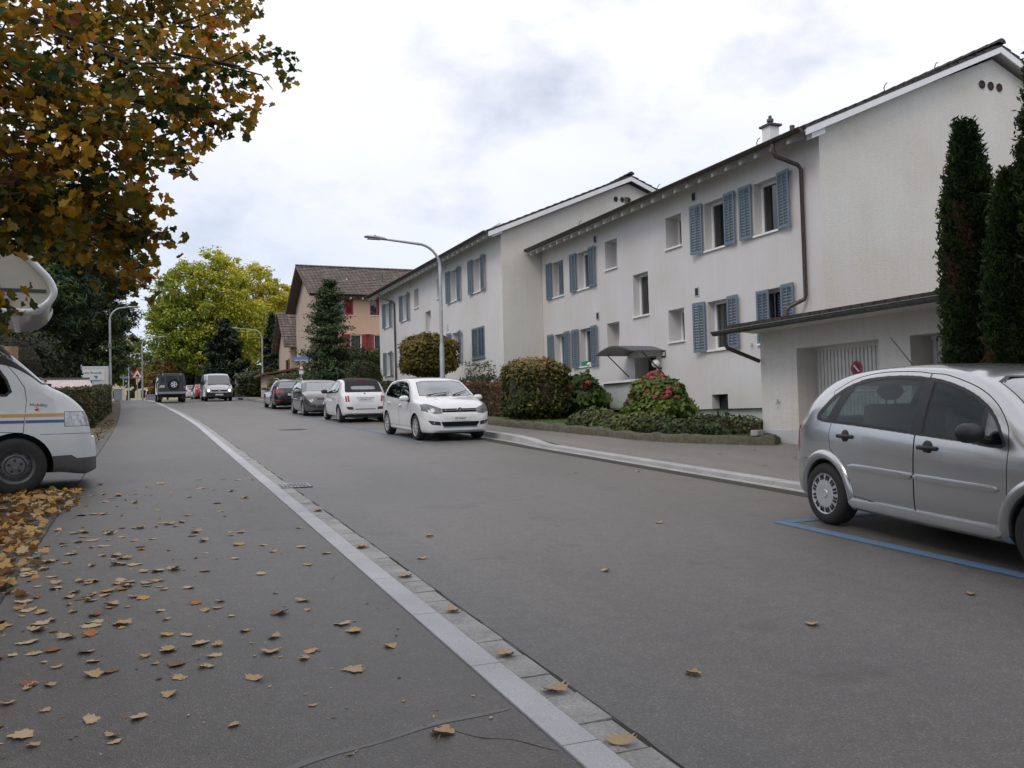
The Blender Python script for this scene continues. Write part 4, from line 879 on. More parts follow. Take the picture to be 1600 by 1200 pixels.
def tree(name,label,base,ell,n,leaf,clump,stops,tint=lambda P,c:c,trunk=.3,split=.35,cat='tree',group=None,per=60,trans=.35,nt_=9,rough=.55,aspect=1.6):
    t=thing(name,label,cat,base,group); bx=Vector(base)
    E=[(tuple(np.array(c)-np.array(base)),r,w_) for c,r,w_ in ell]
    b=MB(); top=max(e[0][2] for e in E); ctr=np.mean([e[0] for e in E],axis=0); hs=top*split
    b.tube([(0,0,-.2),(.02,.03,hs*.5),(ctr[0]*.2,ctr[1]*.2,hs),(ctr[0]*.7,ctr[1]*.7,top)],[trunk*1.25,trunk,trunk*.85,trunk*.25],10)
    tips=[]
    for i in range(nt_):
        c,r,_=E[i%len(E)]; d=unit(1)[0]; tips.append(np.array(c)+np.array(r)*d*.75)
    limbs(b,(ctr[0]*.2,ctr[1]*.2,hs),tips,trunk*.5,trunk*.08)
    b.build('trunk',X['bark'],t,smooth=60)
    P,Nn,c=crown_points(E,n,clump,per=per)
    sz=leaf*(.7+.6*rng.random(len(P))); tv=np.clip(tint(P+np.array(base),c)+.16*rng.normal(size=len(P)),0,1)
    quads('crown',P,Nn,sz,tv,leafmat(name+'_leaves',stops,trans,rough),t,aspect=aspect)
    return t
# big green and yellow trees in the distance
z98=gz(98)
tree('broadleaf_tree','big broad tree with light green leaves turning yellow at the end of the street','tree' and (5.2,98,z98),
     [((5.0,97,13.2),(4.6,5,5.4),3),((2.6,96,11.0),(2.6,3,3.6),1.5),((7.2,97,15.2),(3.4,4,4.6),1.7),((9.2,97,12.0),(2.8,4,5.2),1.5),((5.6,95,8.8),(3.6,3,2.8),1)],46000,.27,.75,GREENYEL,
     tint=lambda P,c:.33+.30*c+.035*(P[:,0]-5)+.015*(P[:,2]-12),trunk=.42)
tree('broadleaf_tree','tall bright yellow tree rising right of the big green one',(13,104,gz(104)),
     [((11.8,103,14.2),(3.4,4,5.4),3),((14.4,104,13.2),(2.8,4,5),2),((12.6,102,9.5),(3.4,3,3),1.2)],30000,.27,.7,GREENYEL,tint=lambda P,c:.64+.3*c,trunk=.38)
tree('broadleaf_tree','orange tinged tree partly hidden behind the peach house roof',(17,108,gz(108)),[((17,108,13.0),(3.2,3,5),1)],5000,.36,.8,[(0,(.12,.10,.02)),(.5,(.42,.22,.03)),(1,(.5,.32,.03))],trunk=.3)
tree('broadleaf_tree','light green tree far off at the left end of the street',(-2.5,140,gz(140)),[((-1.2,140,10.2),(4.2,4,3.6),2),((3,142,9.2),(3.6,4,3.6),2),((6,140,10),(3,3,4),1)],9000,.42,.9,[(0,(.05,.085,.015)),(.5,(.13,.18,.03)),(1,(.30,.28,.04))],trunk=.3)
tree('bush','russet brown bush behind the black off-roader',(2.2,104,gz(104)),[((1.6,104,6.4),(2.0,1.5,2.2),1),((4.0,104,7.4),(1.6,1.5,2.4),1)],5200,.26,.5,[(0,(.07,.05,.02)),(.5,(.20,.12,.03)),(1,(.33,.16,.05))],trunk=.1,cat='bush')
tree('bush','dark green bush between the black off-roader and the white van',(4.9,100,gz(100)),[((4.7,100,6.6),(1.7,1.5,2.6),1),((4.9,99,9.0),(1.3,1.3,1.5),.5)],5000,.26,.5,[(0,(.012,.025,.008)),(.6,(.04,.065,.018)),(1,(.09,.11,.03))],trunk=.12,cat='bush')
# conifers
def conifer(name,label,base,h,rad,n,stops,needle=.5,droop=.25,trunk=.16,group=None,bushy=1.0,low=.06,profile=lambda t:(1-t)**.85,tintf=None,cat='conifer'):
    t=thing(name,label,cat,base,group); b=MB(); b.tube([(0,0,-.2),(0,0,h*.5),(0,0,h*.97)],[trunk,trunk*.6,.02],8)
    P=[];Nn=[];tv=[];D=[]
    nb=max(20,n//70)
    for i in range(nb):
        tt=low+(1-low)*(rng.random()**.85); L=rad*profile(tt)*(.72+.4*rng.random())+.05; a=rng.random()*2*PI; z0=h*tt
        d=np.array((math.cos(a),math.sin(a),.12)); k=max(6,int(70*bushy*(.35+L/rad)))
        s=rng.random(k)**.6; p=np.array((0,0,z0))+d*L*s[:,None]+np.array((0,0,-1))*(droop*L*(s**2))[:,None]+rng.normal(size=(k,3))*(.05+.09*L)*np.array((1,1,.5))
        v=unit(k)*.7+np.array((0,0,.75))+d*.25; P.append(p); Nn.append(v/np.linalg.norm(v,axis=1)[:,None]); tv.append(np.clip(.35+.3*rng.random()+.25*s+.1*rng.normal(size=k),0,1))
        if L>.5 and i%4==0: b.tube([(0,0,z0),tuple(d*L*.55+np.array((0,0,z0-.1*droop*L))),tuple(d*L*.9+np.array((0,0,z0-droop*L*.8)))],[.035,.02,.008],4)
    b.build('trunk',X['bark'],t)
    P=np.concatenate(P);Nn=np.concatenate(Nn);tv=np.concatenate(tv)
    if tintf: tv=tintf(P,tv)
    quads('crown',P,Nn,needle*(.6+.7*rng.random(len(P))),tv,leafmat(name+'_needles',stops,.12,.6),t,aspect=3.2)
    return t
DARKG=[(0,(.004,.009,.004)),(.5,(.012,.024,.010)),(1,(.03,.05,.018))]
conifer('yew_tree','broad dark green cone shaped yew in front of the big yellow green tree',(7.15,88,gz(88)),7.7,2.5,9000,DARKG,needle=.34,droop=-.5,profile=lambda t:min(1,(1-t)**.62*1.02))
conifer('spruce_tree','slim dark spruce between the yew and the peach house',(11.4,86,gz(86)),8.2,1.75,8000,[(0,(.008,.016,.010)),(.5,(.020,.035,.022)),(1,(.045,.065,.035))],needle=.32,droop=.35)
PINE=[(0,(.010,.022,.010)),(.5,(.028,.055,.022)),(1,(.085,.12,.045))]
t_=conifer('pine_tree','irregular blue green pine in front of the peach house',(10.55,53.5,gz(53.5)+.2),7.4,2.1,24000,PINE,needle=.15,droop=-.10,trunk=.14,profile=lambda t:(.25+.9*(1-t)**.8)*(.62+.38*math.sin(t*31)**2) if t<.93 else .16)
def pine(label,base,ell,n,stops=None,leaf=.20,clump=.55):
    return tree('pine_tree',label,base,ell,int(n*1.9),leaf,clump,stops or [(0,(.008,.018,.007)),(.5,(.026,.05,.017)),(1,(.085,.115,.032))],trunk=.26,split=.5,per=70,trans=.1,cat='pine',aspect=4.5)
pine('tall dark pine overhanging the left pavement near the street lamp',(-4.2,62,gz(62)),[((-3.4,61,13.4),(2.8,3,1.9),1.3),((-1.9,61,11.2),(2.1,2.4,1.2),1),((-4.2,61,10.2),(3.2,3,1.7),1.3),((-3.1,61,8.3),(2.6,2.4,1.3),1.1),((-4.8,61,15.4),(2.4,2.6,1.6),.8),((-6.2,62,6.6),(2.4,2,1.8),1.0)],20000)
pine('dark pine directly behind the motorhome roof',(-6.2,48,gz(48)),[((-5.4,47,10.0),(3.0,3,2.2),1.3),((-5.0,46,7.3),(2.8,2.5,1.8),1.3),((-6.6,47,12.6),(2.8,3,2.2),1),((-3.7,47,8.4),(1.7,2,1.3),.8),((-6.6,47,4.9),(2.4,2,2.0),1.2)],20000)
pine('dark pine further left at the back',(-10,56,gz(56)),[((-10,56,10),(3.2,3,3),1),((-8.6,55,7),(3.2,3,2.8),1.2),((-10,56,14),(2.6,3,2.4),1)],11000)
pine('low dark pine filling the gap below the others beside the street lamp',(-4.6,79,gz(79)),[((-4.0,79,6.8),(2.4,2,2.6),1),((-5.6,78,9.6),(2.6,2,2.6),1)],9000)
AUT=[(0,(.015,.025,.006)),(.5,(.05,.06,.012)),(.8,(.13,.10,.018)),(1,(.25,.12,.02))]
tree('broadleaf_tree','small autumn coloured tree beside the white truck',(-3.2,80,gz(80)),[((-3.0,80,7.4),(1.7,1.6,1.7),1),((-2.3,82,8.4),(1.5,1.4,2.2),1),((-4.0,79,8.2),(1.8,1.6,1.8),1)],6000,.22,.42,AUT,trunk=.14)
tree('broadleaf_tree','olive green tree above the far end of the left pavement',(-3.4,92,gz(92)),[((-2.9,92,8.8),(1.9,2,2.6),1),((-3.8,92,6.6),(1.6,2,1.8),1)],5000,.26,.5,[(0,(.02,.032,.008)),(.6,(.07,.085,.02)),(1,(.17,.14,.03))],trunk=.15)
# shrubs: dense leaf shells over a dark twig core
def shrub(name,label,c,r,n,leaf,stops,shape='ellipsoid',cat='bush',group=None,rough_=.10,sup=2.0,flowers=None,tintf=None,trans=.25,core=.80,stem=None,lobes=6,aspect=1.7,upbias=.5,taper=0):
    t=thing(name,label,cat,(c[0],c[1],c[2]-r[2]),group); b=MB()
    u=unit(n); e=2/sup
    su=np.sign(u)*np.abs(u)**e; su/= (np.sum(np.abs(su)**sup,axis=1)**(1/sup))[:,None] if sup!=2 else 1
    ph=rng.random(3)*6; lob=1+rough_*np.sin(lobes*u[:,0]+ph[0])*np.sin(lobes*.9*u[:,1]+ph[1])+rough_*.7*np.sin(lobes*1.3*u[:,2]+ph[2])
    rad=lob*(1-.22*rng.random(n)**1.6+.04*rng.normal(size=n)); P=su*np.array(r)*rad[:,None]+np.array((0,0,r[2]))
    if sup<=2.2 and cat!='tree': sh_=(np.sin(u[:,0]*17+ph[1])*np.sin(u[:,1]*19+ph[2])*np.sin(u[:,2]*15+ph[0]))>.42; P[sh_]=(P[sh_]-np.array((0,0,r[2])))*(1+.16*rng.random((sh_.sum(),1)))+np.array((0,0,r[2]))
    P[:,2]=np.maximum(P[:,2],.02); P[:,:2]*=(1+taper*.35-taper*P[:,2]/(2*r[2]))[:,None]
    v=su*.7+unit(n)*.8+np.array((0,0,upbias)); v/=np.linalg.norm(v,axis=1)[:,None]
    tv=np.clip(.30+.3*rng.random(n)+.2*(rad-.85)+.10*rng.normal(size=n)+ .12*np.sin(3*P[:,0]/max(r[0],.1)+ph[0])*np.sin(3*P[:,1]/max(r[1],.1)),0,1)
    if tintf is not None: tv=np.clip(tintf(P,tv,r),0,1)
    # core
    m_=16; V=[];
    for i in range(9):
        for k in range(m_):
            a=2*PI*k/m_; z_=-1+2*i/8; q=math.sqrt(max(0,1-z_*z_)); d=np.array((q*math.cos(a),q*math.sin(a),z_)); d=np.sign(d)*np.abs(d)**e
            s=np.sum(np.abs(d)**sup)**(1/sup) or 1; d=d/s*np.array(r)*core; tq=1+taper*.35-taper*(d[2]+r[2])/(2*r[2]); V.append((d[0]*tq,d[1]*tq,max(-.0,d[2]+r[2])))
    b.add(V,[(i*m_+k,i*m_+(k+1)%m_,(i+1)*m_+(k+1)%m_,(i+1)*m_+k) for i in range(8) for k in range(m_)]); 
    if stem: b.tube([(0,0,-stem),(0,0,r[2])],[.07,.05],8)
    b.build('branches',X['twig'],t)
    quads('foliage',P,v,leaf*(.6+.7*rng.random(n)),tv,leafmat(name+'_leaves',stops,trans),t,aspect=aspect)
    if flowers:
        nf,fr,fst=flowers; FM=leafmat(name+'_petals',fst,.2)
        for i in range(nf):
            d=unit(1)[0]; d[2]=abs(d[2])*.75; d/=np.linalg.norm(d); d[0]=-abs(d[0])*.9 if rng.random()<.75 else d[0]; cc=d*np.array(r)*1.0+np.array((0,0,r[2])); cc[:2]*=1+taper*.35-taper*cc[2]/(2*r[2]); k=90; uu_=unit(k); f_=fr*(.75+.5*rng.random())
            quads('flower_head',cc+uu_*f_*np.array((1,1,.75)),uu_,np.full(k,f_*.62),np.clip(rng.random()*.7+.3*rng.random(k),0,1),FM,t,aspect=1.1)
    return t
gk=lambda y:gz(y)+kh(y)+.13
LAUREL=[(0,(.018,.028,.009)),(.45,(.06,.075,.02)),(.72,(.18,.14,.035)),(1,(.34,.20,.07))]
tree_=shrub('clipped_tree','round clipped tree with olive brown leaves against the far white house',(10.35,32.6,3.78),(1.12,1.15,.88),6500,.13,[(0,(.03,.03,.008)),(.4,(.095,.085,.014)),(.75,(.20,.15,.022)),(1,(.30,.22,.04))],stem=1.9,cat='tree',sup=2.4,rough_=.07,tintf=lambda P,t,r:t+.22*(P[:,2]/(2*r[2])-.5))
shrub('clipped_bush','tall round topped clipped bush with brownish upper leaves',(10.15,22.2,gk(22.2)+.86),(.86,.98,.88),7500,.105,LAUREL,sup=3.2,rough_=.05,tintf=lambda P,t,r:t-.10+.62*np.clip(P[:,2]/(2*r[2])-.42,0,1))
HYD=[(0,(.025,.045,.012)),(.5,(.075,.12,.025)),(1,(.20,.21,.045))]
shrub('hydrangea','dark hydrangea bush with faded rust red heads right of the tall clipped bush',(11.7,22.6,gk(22.6)+.62),(.85,1.05,.66),3000,.17,HYD,flowers=(16,.10,[(0,(.13,.035,.025)),(1,(.30,.08,.05))]),rough_=.14,taper=.35,tintf=lambda P,t,r:t-.1)
shrub('hydrangea','hydrangea with many pink and red flower heads in front of the mailbox cabinet',(11.75,18.3,gk(18.3)+.55),(.80,1.0,.72),3600,.15,[(0,(.035,.06,.014)),(.5,(.105,.155,.028)),(1,(.25,.27,.05))],flowers=(70,.078,[(0,(.17,.055,.035)),(.5,(.30,.08,.065)),(1,(.44,.11,.13))]),rough_=.10,taper=.62)
shrub('dark_shrub','small dark leaved shrub beside the mailbox cabinet',(12.5,23.3,gk(23)+.45),(.55,.7,.5),1800,.11,[(0,(.008,.015,.008)),(.6,(.025,.04,.02)),(1,(.07,.08,.045))],rough_=.2)
# low creeping hedge along the edging: several overlapping mounds of one planting
t_=thing('low_hedge','low spreading cotoneaster hedge along the stone edging','hedge',(10.4,16.3,gk(16.3))); b=MB(); P=[];Nn=[]
path=[(9.55,18.3),(9.7,17.3),(10.15,16.5),(10.7,15.75),(11.15,15.2),(11.55,14.85)]
for i,(x_,y_) in enumerate(dens(path,.3)):
    hh=.40+.09*math.sin(i*1.3); r_=np.array((.52,.55,hh)); k=520; u=unit(k); u[:,2]=np.abs(u[:,2]); c=np.array((x_+.25-10.4,y_+.12-16.3,gk(y_)-gk(16.3)))
    P.append(c+u*r_*(1-.25*rng.random(k)[:,None]**1.5)); v=u*.6+unit(k)*.8+np.array((0,0,.5)); Nn.append(v/np.linalg.norm(v,axis=1)[:,None])
    b.lathe([(.42,0),(.40,hh*.45),(.25,hh*.72),(0,hh*.8)],10,c=tuple(c))
b.build('branches',X['twig'],t_); P=np.concatenate(P); k=len(P)
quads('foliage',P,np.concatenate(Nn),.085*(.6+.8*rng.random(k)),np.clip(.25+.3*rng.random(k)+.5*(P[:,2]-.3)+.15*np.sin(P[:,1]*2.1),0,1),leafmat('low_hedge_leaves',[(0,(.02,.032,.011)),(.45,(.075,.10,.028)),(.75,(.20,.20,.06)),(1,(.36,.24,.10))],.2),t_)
def box_hedge(name,label,x0,x1,y0,y1,z0,h,n,leaf,stops,cat='hedge',group=None,round_=.12,tilt=None):
    t=thing(name,label,cat,((x0+x1)/2,(y0+y1)/2,z0),group); dx,dy=(x1-x0)/2,(y1-y0)/2
    A=np.array([2*dx*h,2*dx*h,2*dy*h,2*dy*h,4*dx*dy]); F=rng.choice(5,n,p=A/A.sum()); u=rng.random(n)*2-1; v=rng.random(n); P=np.zeros((n,3)); Nn=np.zeros((n,3))
    for f_,s,ax in ((0,-1,1),(1,1,1),(2,-1,0),(3,1,0)):
        q=F==f_
        if ax==1: P[q]=np.stack([u[q]*dx,np.full(q.sum(),s*dy),v[q]*h],1); Nn[q]=(0,s,0)
        else: P[q]=np.stack([np.full(q.sum(),s*dx),u[q]*dy,v[q]*h],1); Nn[q]=(s,0,0)
    q=F==4; P[q]=np.stack([u[q]*dx,(v[q]*2-1)*dy,np.full(q.sum(),h)],1); Nn[q]=(0,0,1)
    P+=rng.normal(size=(n,3))*.03-Nn*(np.abs(rng.normal(size=n))*.05)[:,None]+Nn*(.035*np.sin(P[:,[1]]*2.3+P[:,[0]]*1.9)*np.sin(P[:,[2]]*3))
    slope=(gz((y0+y1)/2+1)-gz((y0+y1)/2)); P[:,2]+=P[:,1]*slope
    w_=Nn*.6+unit(n)*.9+np.array((0,0,.3)); w_/=np.linalg.norm(w_,axis=1)[:,None]
    b=MB(); m=.06; b.add([(sx*(dx-m),sy*(dy-m),zz+sy*(dy-m)*slope) for zz in (-.1,h-m) for sx,sy in ((-1,-1),(1,-1),(1,1),(-1,1))],[(0,3,2,1),(4,5,6,7),(0,1,5,4),(1,2,6,5),(2,3,7,6),(3,0,4,7)]); b.build('branches',X['twig'],t)
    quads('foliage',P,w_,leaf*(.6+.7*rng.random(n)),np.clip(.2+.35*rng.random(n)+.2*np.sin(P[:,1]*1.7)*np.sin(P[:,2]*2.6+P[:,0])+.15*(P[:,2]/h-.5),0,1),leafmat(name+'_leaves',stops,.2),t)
    return t
box_hedge('brown_hedge','clipped reddish brown hedge left of the tall clipped bush',9.75,10.75,23.6,29.5,gk(26)-.1,1.12,9000,.075,[(0,(.03,.022,.012)),(.4,(.10,.06,.025)),(.75,(.19,.085,.035)),(1,(.13,.12,.03))])
box_hedge('green_hedge','dark green clipped hedge along the foot of the far white house',9.7,10.8,36.5,44.0,gk(40.2)-.1,1.15,6000,.10,[(0,(.012,.02,.007)),(.5,(.04,.055,.015)),(1,(.10,.10,.03))])
box_hedge('conifer_hedge','clipped grey green hedge along the left edge of the pavement beyond the motorhome',-2.05,-1.55,30.3,46,gz(38.15)-.05,1.30,15000,.075,[(0,(.022,.024,.010)),(.4,(.065,.065,.024)),(.75,(.13,.115,.045)),(1,(.22,.17,.08))])
box_hedge('conifer_hedge','front stretch of the clipped grey green hedge just beyond the motorhome bonnet',-4.8,-1.55,29.6,30.25,gz(30)-.05,1.30,9000,.075,[(0,(.022,.024,.010)),(.4,(.065,.065,.024)),(.75,(.13,.115,.045)),(1,(.22,.17,.08))])
shrub('garden_shrub','loose leafy shrub between the street lamp and the closed shutters',(11.3,29.4,gk(29)+.95),(.75,.95,.72),1500,.10,[(0,(.02,.03,.012)),(.5,(.06,.075,.03)),(1,(.20,.20,.12))],rough_=.25,core=.5)
shrub('box_ball','round clipped dark green box bush behind the small white car',(10.75,45.6,gk(45.6)+1.05),(.98,1.0,1.12),4500,.11,[(0,(.012,.022,.007)),(.5,(.04,.058,.015)),(1,(.12,.13,.035))],sup=2.6,rough_=.04)
shrub('garden_shrub','large green shrub in front of the peach house',(12.9,55.8,gz(56)+1.85),(1.6,1.2,1.85),5500,.17,[(0,(.015,.028,.008)),(.5,(.05,.075,.018)),(1,(.16,.15,.03))],rough_=.14)
shrub('garden_shrub','green shrub with yellowish top right in front of the peach house',(14.6,57.2,gz(57)+1.8),(1.2,1.0,1.9),3500,.17,[(0,(.02,.035,.01)),(.5,(.08,.095,.02)),(1,(.25,.20,.03))],rough_=.14)
shrub('garden_shrub','loose green bushes under the blue street name sign',(10.6,64,gz(64)+1.0),(2.2,1.8,1.25),5000,.17,[(0,(.015,.026,.008)),(.5,(.05,.07,.016)),(1,(.15,.14,.03))],rough_=.16)
shrub('garden_shrub','leafy olive shrub below the pine, right of the sign post',(11.7,54.2,gz(54)+1.35),(1.1,1.0,1.35),3200,.16,[(0,(.015,.026,.008)),(.5,(.055,.07,.016)),(1,(.18,.15,.03))],rough_=.2)
shrub('garden_shrub','dark shrubbery beside the shed and the far right lamp',(9.6,80,gz(80)+1.3),(2.2,1.4,1.4),4500,.22,[(0,(.010,.02,.007)),(.5,(.035,.05,.014)),(1,(.11,.12,.03))],rough_=.16)
shrub('garden_shrub','dark undergrowth between the white van and the yew',(6.9,93,gz(93)+1.0),(1.9,1.0,1.15),3200,.22,[(0,(.008,.015,.006)),(.6,(.025,.035,.012)),(1,(.07,.08,.025))],rough_=.16)
shrub('dark_shrub','dark green shrub with reddish leaves behind the wooden hut',(-5.0,36,gz(36)+1.7),(1.9,1.6,2.0),6500,.12,[(0,(.010,.016,.007)),(.6,(.03,.036,.014)),(1,(.09,.055,.028))],rough_=.12)
shrub('garden_shrub','dark green shrub with a few yellow leaves behind the motorhome bonnet',(-3.9,37.5,gz(37)+2.1),(1.0,.9,1.4),2600,.15,[(0,(.012,.022,.008)),(.75,(.04,.06,.015)),(1,(.35,.27,.03))],rough_=.16)
box_hedge('dark_hedge','tall dark hedge closing the view below the pines',-14,-3.6,50,58,gz(54)-.2,3.2,9000,.22,[(0,(.007,.012,.006)),(.6,(.02,.03,.011)),(1,(.05,.055,.02))])
box_hedge('roadside_hedge','overgrown green hedge behind the cars parked far up the street',9.9,11.4,86,116,gz(100)-.2,2.6,7000,.24,[(0,(.012,.02,.008)),(.6,(.04,.055,.015)),(1,(.11,.11,.03))])
sheet('verge',lambda y:-2.6,lambda y:-.88+shift(y)*.75,27,75,-.003,mat('verge_soil',(.10,.075,.045),.95,6,.5,.8,30),st=1.0)
# columnar thujas in front of the second garage door
TH=[(0,(.006,.012,.004)),(.4,(.016,.032,.008)),(.72,(.045,.075,.018)),(.80,(.055,.034,.018)),(1,(.10,.055,.03))]
def thuja(label,x,y,h,r,n,seed):
    global rng
    t=thing('thuja_tree',label,'thuja',(x,y,gz(y)+.05),'columnar thujas by the garage'); b=MB(); b.tube([(0,0,-.1),(0,0,h*.95)],[.07,.02],8); b.lathe([(r*.72,.05),(r*.78,h*.3),(r*.62,h*.6),(r*.3,h*.86),(0,h*.95)],12); b.build('trunk',mat('thuja_inner_twigs',(.012,.013,.007),.95),t)
    k=n//26; P=[];Nn=[];tv=[]
    for i in range(k):
        tt=rng.random()**.9; a=rng.random()*2*PI; rr_=r*(1.02-.06*tt if tt<.55 else (1-((tt-.55)/.46)**1.9)*.99)*(.90+.16*rng.random()); rr_=max(rr_,.02)
        c=np.array((math.cos(a)*rr_,math.sin(a)*rr_,tt*h)); m=26; d=np.array((math.cos(a),math.sin(a),.9)); d/=np.linalg.norm(d)
        s=rng.random(m)-.4; p=c+d*(s*.20)[:,None]+rng.normal(size=(m,3))*.035; P.append(p)
        v=np.cross(np.tile(d,(m,1)),unit(m)); Nn.append(v/np.linalg.norm(v,axis=1)[:,None])
        brown=(math.sin(a*2+seed)+.6*math.sin(tt*9+seed*2)+.5*math.sin(a*5+tt*21))>1.42
        tv.append(np.clip((.86 if brown else .30)+.12*rng.normal()+.25*s*(0 if brown else 1)+.05*rng.normal(size=m),0 if not brown else .76,.74 if not brown else 1))
    P=np.concatenate(P); quads('crown',P,np.concatenate(Nn),.058*(.6+.8*rng.random(len(P))),np.concatenate(tv),leafmat('thuja_leaves',TH,.12),t,aspect=2.6)
thuja('slender dark green thuja column with brown patches beside the garage, leftmost of three',11.0,8.74,5.0,.315,44000,1.0)
thuja('shorter dark thuja column pressed against the slender left one',11.0,8.08,4.15,.31,36000,2.3)
thuja('tallest thuja column, cut off by the right edge of the photo',11.2,7.62,6.1,.36,44000,4.1)
b=MB(); b.box(10.5,11.8,6.6,9.3,gz(8)-.02,gz(8)+.10); tag(b.build('planting_bed',X['soil'],bevel=.03),'bare soil bed under the thujas','flower bed')

# ------------------------------------------------------------------ the big maple over the left pavement
MAP=[(0,(.02,.04,.008)),(.18,(.06,.085,.014)),(.36,(.14,.12,.015)),(.55,(.31,.175,.016)),(.75,(.50,.28,.024)),(.9,(.42,.16,.022)),(1,(.20,.08,.03))]
tm=thing('maple_tree','big maple with golden brown autumn leaves overhanging the left pavement','tree',(-4.4,9.2,gz(9)))
clumps=[]; base=np.array((-4.4,9.2,gz(9)))
for (x_,y_,z_,r_,w_) in [(1.07,8.99,5.01,0.42,0.55),(0.82,9.51,5.52,0.62,1),(0.63,8.97,4.55,0.52,0.9),(0.21,9.55,5.65,0.8,1.6),(0.32,8.45,4.64,0.6,1.3),(-0.13,9.28,4.96,0.8,1.8),(0.65,9.29,4.53,0.42,0.6),(0.21,8.52,4.0,0.5,1.0),(-0.22,8.06,3.86,0.6,1.5),(-0.6,9.47,5.29,0.9,1.9),(-0.63,8.22,4.1,0.7,1.7),(-0.92,7.9,4.38,0.8,1.8),(-0.86,7.69,3.53,0.62,1.5),(-0.53,8.2,3.43,0.6,1.3),(-0.16,8.48,3.4,0.48,1.0),(0.08,8.61,3.15,0.28,0.36),(-0.06,8.88,3.14,0.36,0.55),(-0.37,9.02,3.15,0.45,0.9),(-0.82,8.12,3.24,0.4,.8),(-0.34,9.27,2.95,0.3,0.4),(-0.97,7.54,3.08,0.6,1.2),(-0.97,8.2,3.0,0.28,0.45),(-0.74,8.45,3.06,0.28,0.45),(0.02,9.29,2.89,0.22,0.25),(-0.13,9.36,2.75,0.18,0.18),(0.92,10.31,6.18,0.5,0.7),(0.32,10.01,6.52,0.9,1.6),(-0.58,9.33,6.14,1.0,2.0),(-1.45,8.66,4.6,1.0,1.8),(-1.37,8.13,3.35,0.8,1.2),(-0.97,7.78,2.31,0.1,0.1),(-1.02,7.79,2.5,0.2,0.25)]:      # sprays of foliage hanging over the pavement
    clumps.append((np.array((x_-.06,y_,z_))-base,r_*.93,w_))
for _ in range(26):      # the rest of the crown, outside the frame
    d=unit(1)[0]; c=np.array((-4.6,9.6,7.0))+d*np.array((4.2,4.6,3.2)); c[2]=max(c[2],4.4)
    if c[1]>4.5 and c[0]>-.135*c[1]-1.6: continue
    clumps.append((c-base,1.1,2.2))
b=MB(); b.tube([(0,0,-.2),(.05,0,1.2),(.1,.05,2.6),(.0,.1,4.6),(-.1,.2,7.6)],[.34,.27,.24,.17,.05],14)
P=[];Nn=[];tv=[]
for (c,r_,w_) in clumps:
    root=Vector((.05,.06,2.4+2.2*random.random())); tip=Vector(c); d=tip-root
    jv=lambda q:Vector((random.uniform(-q,q),random.uniform(-q,q),random.uniform(-q,q))); m0=root+d*.2+jv(.25)+Vector((0,0,.3)); m1=root+d*.45+Vector((0,0,.12*d.length))+jv(.3); m15=root+d*.62+Vector((0,0,.10*d.length))+jv(.22); m2=root+d*.8+Vector((0,0,.05*d.length))+jv(.12); b.tube([root,m0,m1,m15,m2,tip],[.06,.045,.030,.022,.014,.005],6)
    for k in range(5):
        e=tip+Vector(unit(1)[0])*r_*.75; b.tube([m2+(tip-m2)*random.random(),(tip+e)/2+Vector((0,0,.05)),e],[.012,.008,.003],4)
    n=int(205*w_*(r_/.6)**.4)
    # twigs with leaves hanging outward in flat sprays
    ns=max(3,n//9); q=rng.random(ns)**.4; sp=c+unit(ns)*np.array((r_,r_,r_*.72))*q[:,None]
    for s in sp:
        m=9; p=s+rng.normal(size=(m,3))*np.array((.10,.10,.055)); P.append(p); v=unit(m)*.75+np.array((.0,-.35,.55)); Nn.append(v/np.linalg.norm(v,axis=1)[:,None])
        base_t=.46+.24*rng.normal(); tv.append(np.clip(base_t+.13*rng.normal(size=m),0,1))
b.build('trunk',X['bark'],tm,smooth=60)
P=np.concatenate(P); k=len(P); quads('crown',P,np.concatenate(Nn),.096*(.6+.65*rng.random(k)),np.concatenate(tv),leafmat('maple_leaves',MAP,.45,.5),tm,shape='maple')

# unseen second maple added behind the camera, its crown sized to shade near pavement
tree('maple_tree','unseen maple added behind the camera to shade the near pavement',(-3.4,-2.2,gz(-2)),[((-1.6,-1.2,6.6),(3.6,3.4,1.7),2),((2.2,-1.0,7.2),(3.6,3.6,1.7),2),((3.5,-4.5,8),(3.5,3.5,2.5),1.2),((-4.2,-2.5,7.4),(3.4,3.6,2.6),1.6),((-1.5,-5.5,7.0),(4.2,3.0,2.4),1.2),((-4.5,2.6,6.6),(2.6,2.4,2.0),1)],34000,.20,.75,MAP,trunk=.3,cat='tree')
# ------------------------------------------------------------------ fallen leaves
FL=[mat('fallen_leaf_tan',(.42,.29,.155),.7,30,.25),mat('fallen_leaf_ochre',(.44,.28,.085),.7,30,.3),mat('fallen_leaf_orange',(.36,.13,.025),.7,30,.3),mat('fallen_leaf_pale',(.46,.35,.21),.7,30,.2),mat('fallen_leaf_brown',(.20,.105,.055),.75,30,.3)]
tpl=MTPL
def leafmesh(seed,curl):
    r_=random.Random(seed); b=MB(); ph=r_.random()*6; V=[]
    for (x_,y_) in tpl:
        x_*=r_.uniform(.85,1.1); y_*=r_.uniform(.88,1.08); rad=math.hypot(x_,y_); z_=.02+curl*(rad**1.6)*(.55+.45*math.sin(math.atan2(y_,x_)*2+ph))+.05*r_.random()*curl+curl*.25*max(0,x_*math.cos(ph)+y_*math.sin(ph))
        V.append((x_,y_,z_))
    mids=[(x*.5,y*.5,z*.42) for x,y,z in V]; c=(0,0,.012); n=len(V)
    b.add(V+mids+[c],[(i,(i+1)%n,n+(i+1)%n,n+i) for i in range(n)]+[(n+i,n+(i+1)%n,2*n) for i in range(n)])
    b.tube([(0,-.2,.02),(.03,-.6,.05+.1*curl),(.08,-.85,.02)],[.012,.01,.008],4)
    return b.mesh('fallen_leaf')
LM=[]
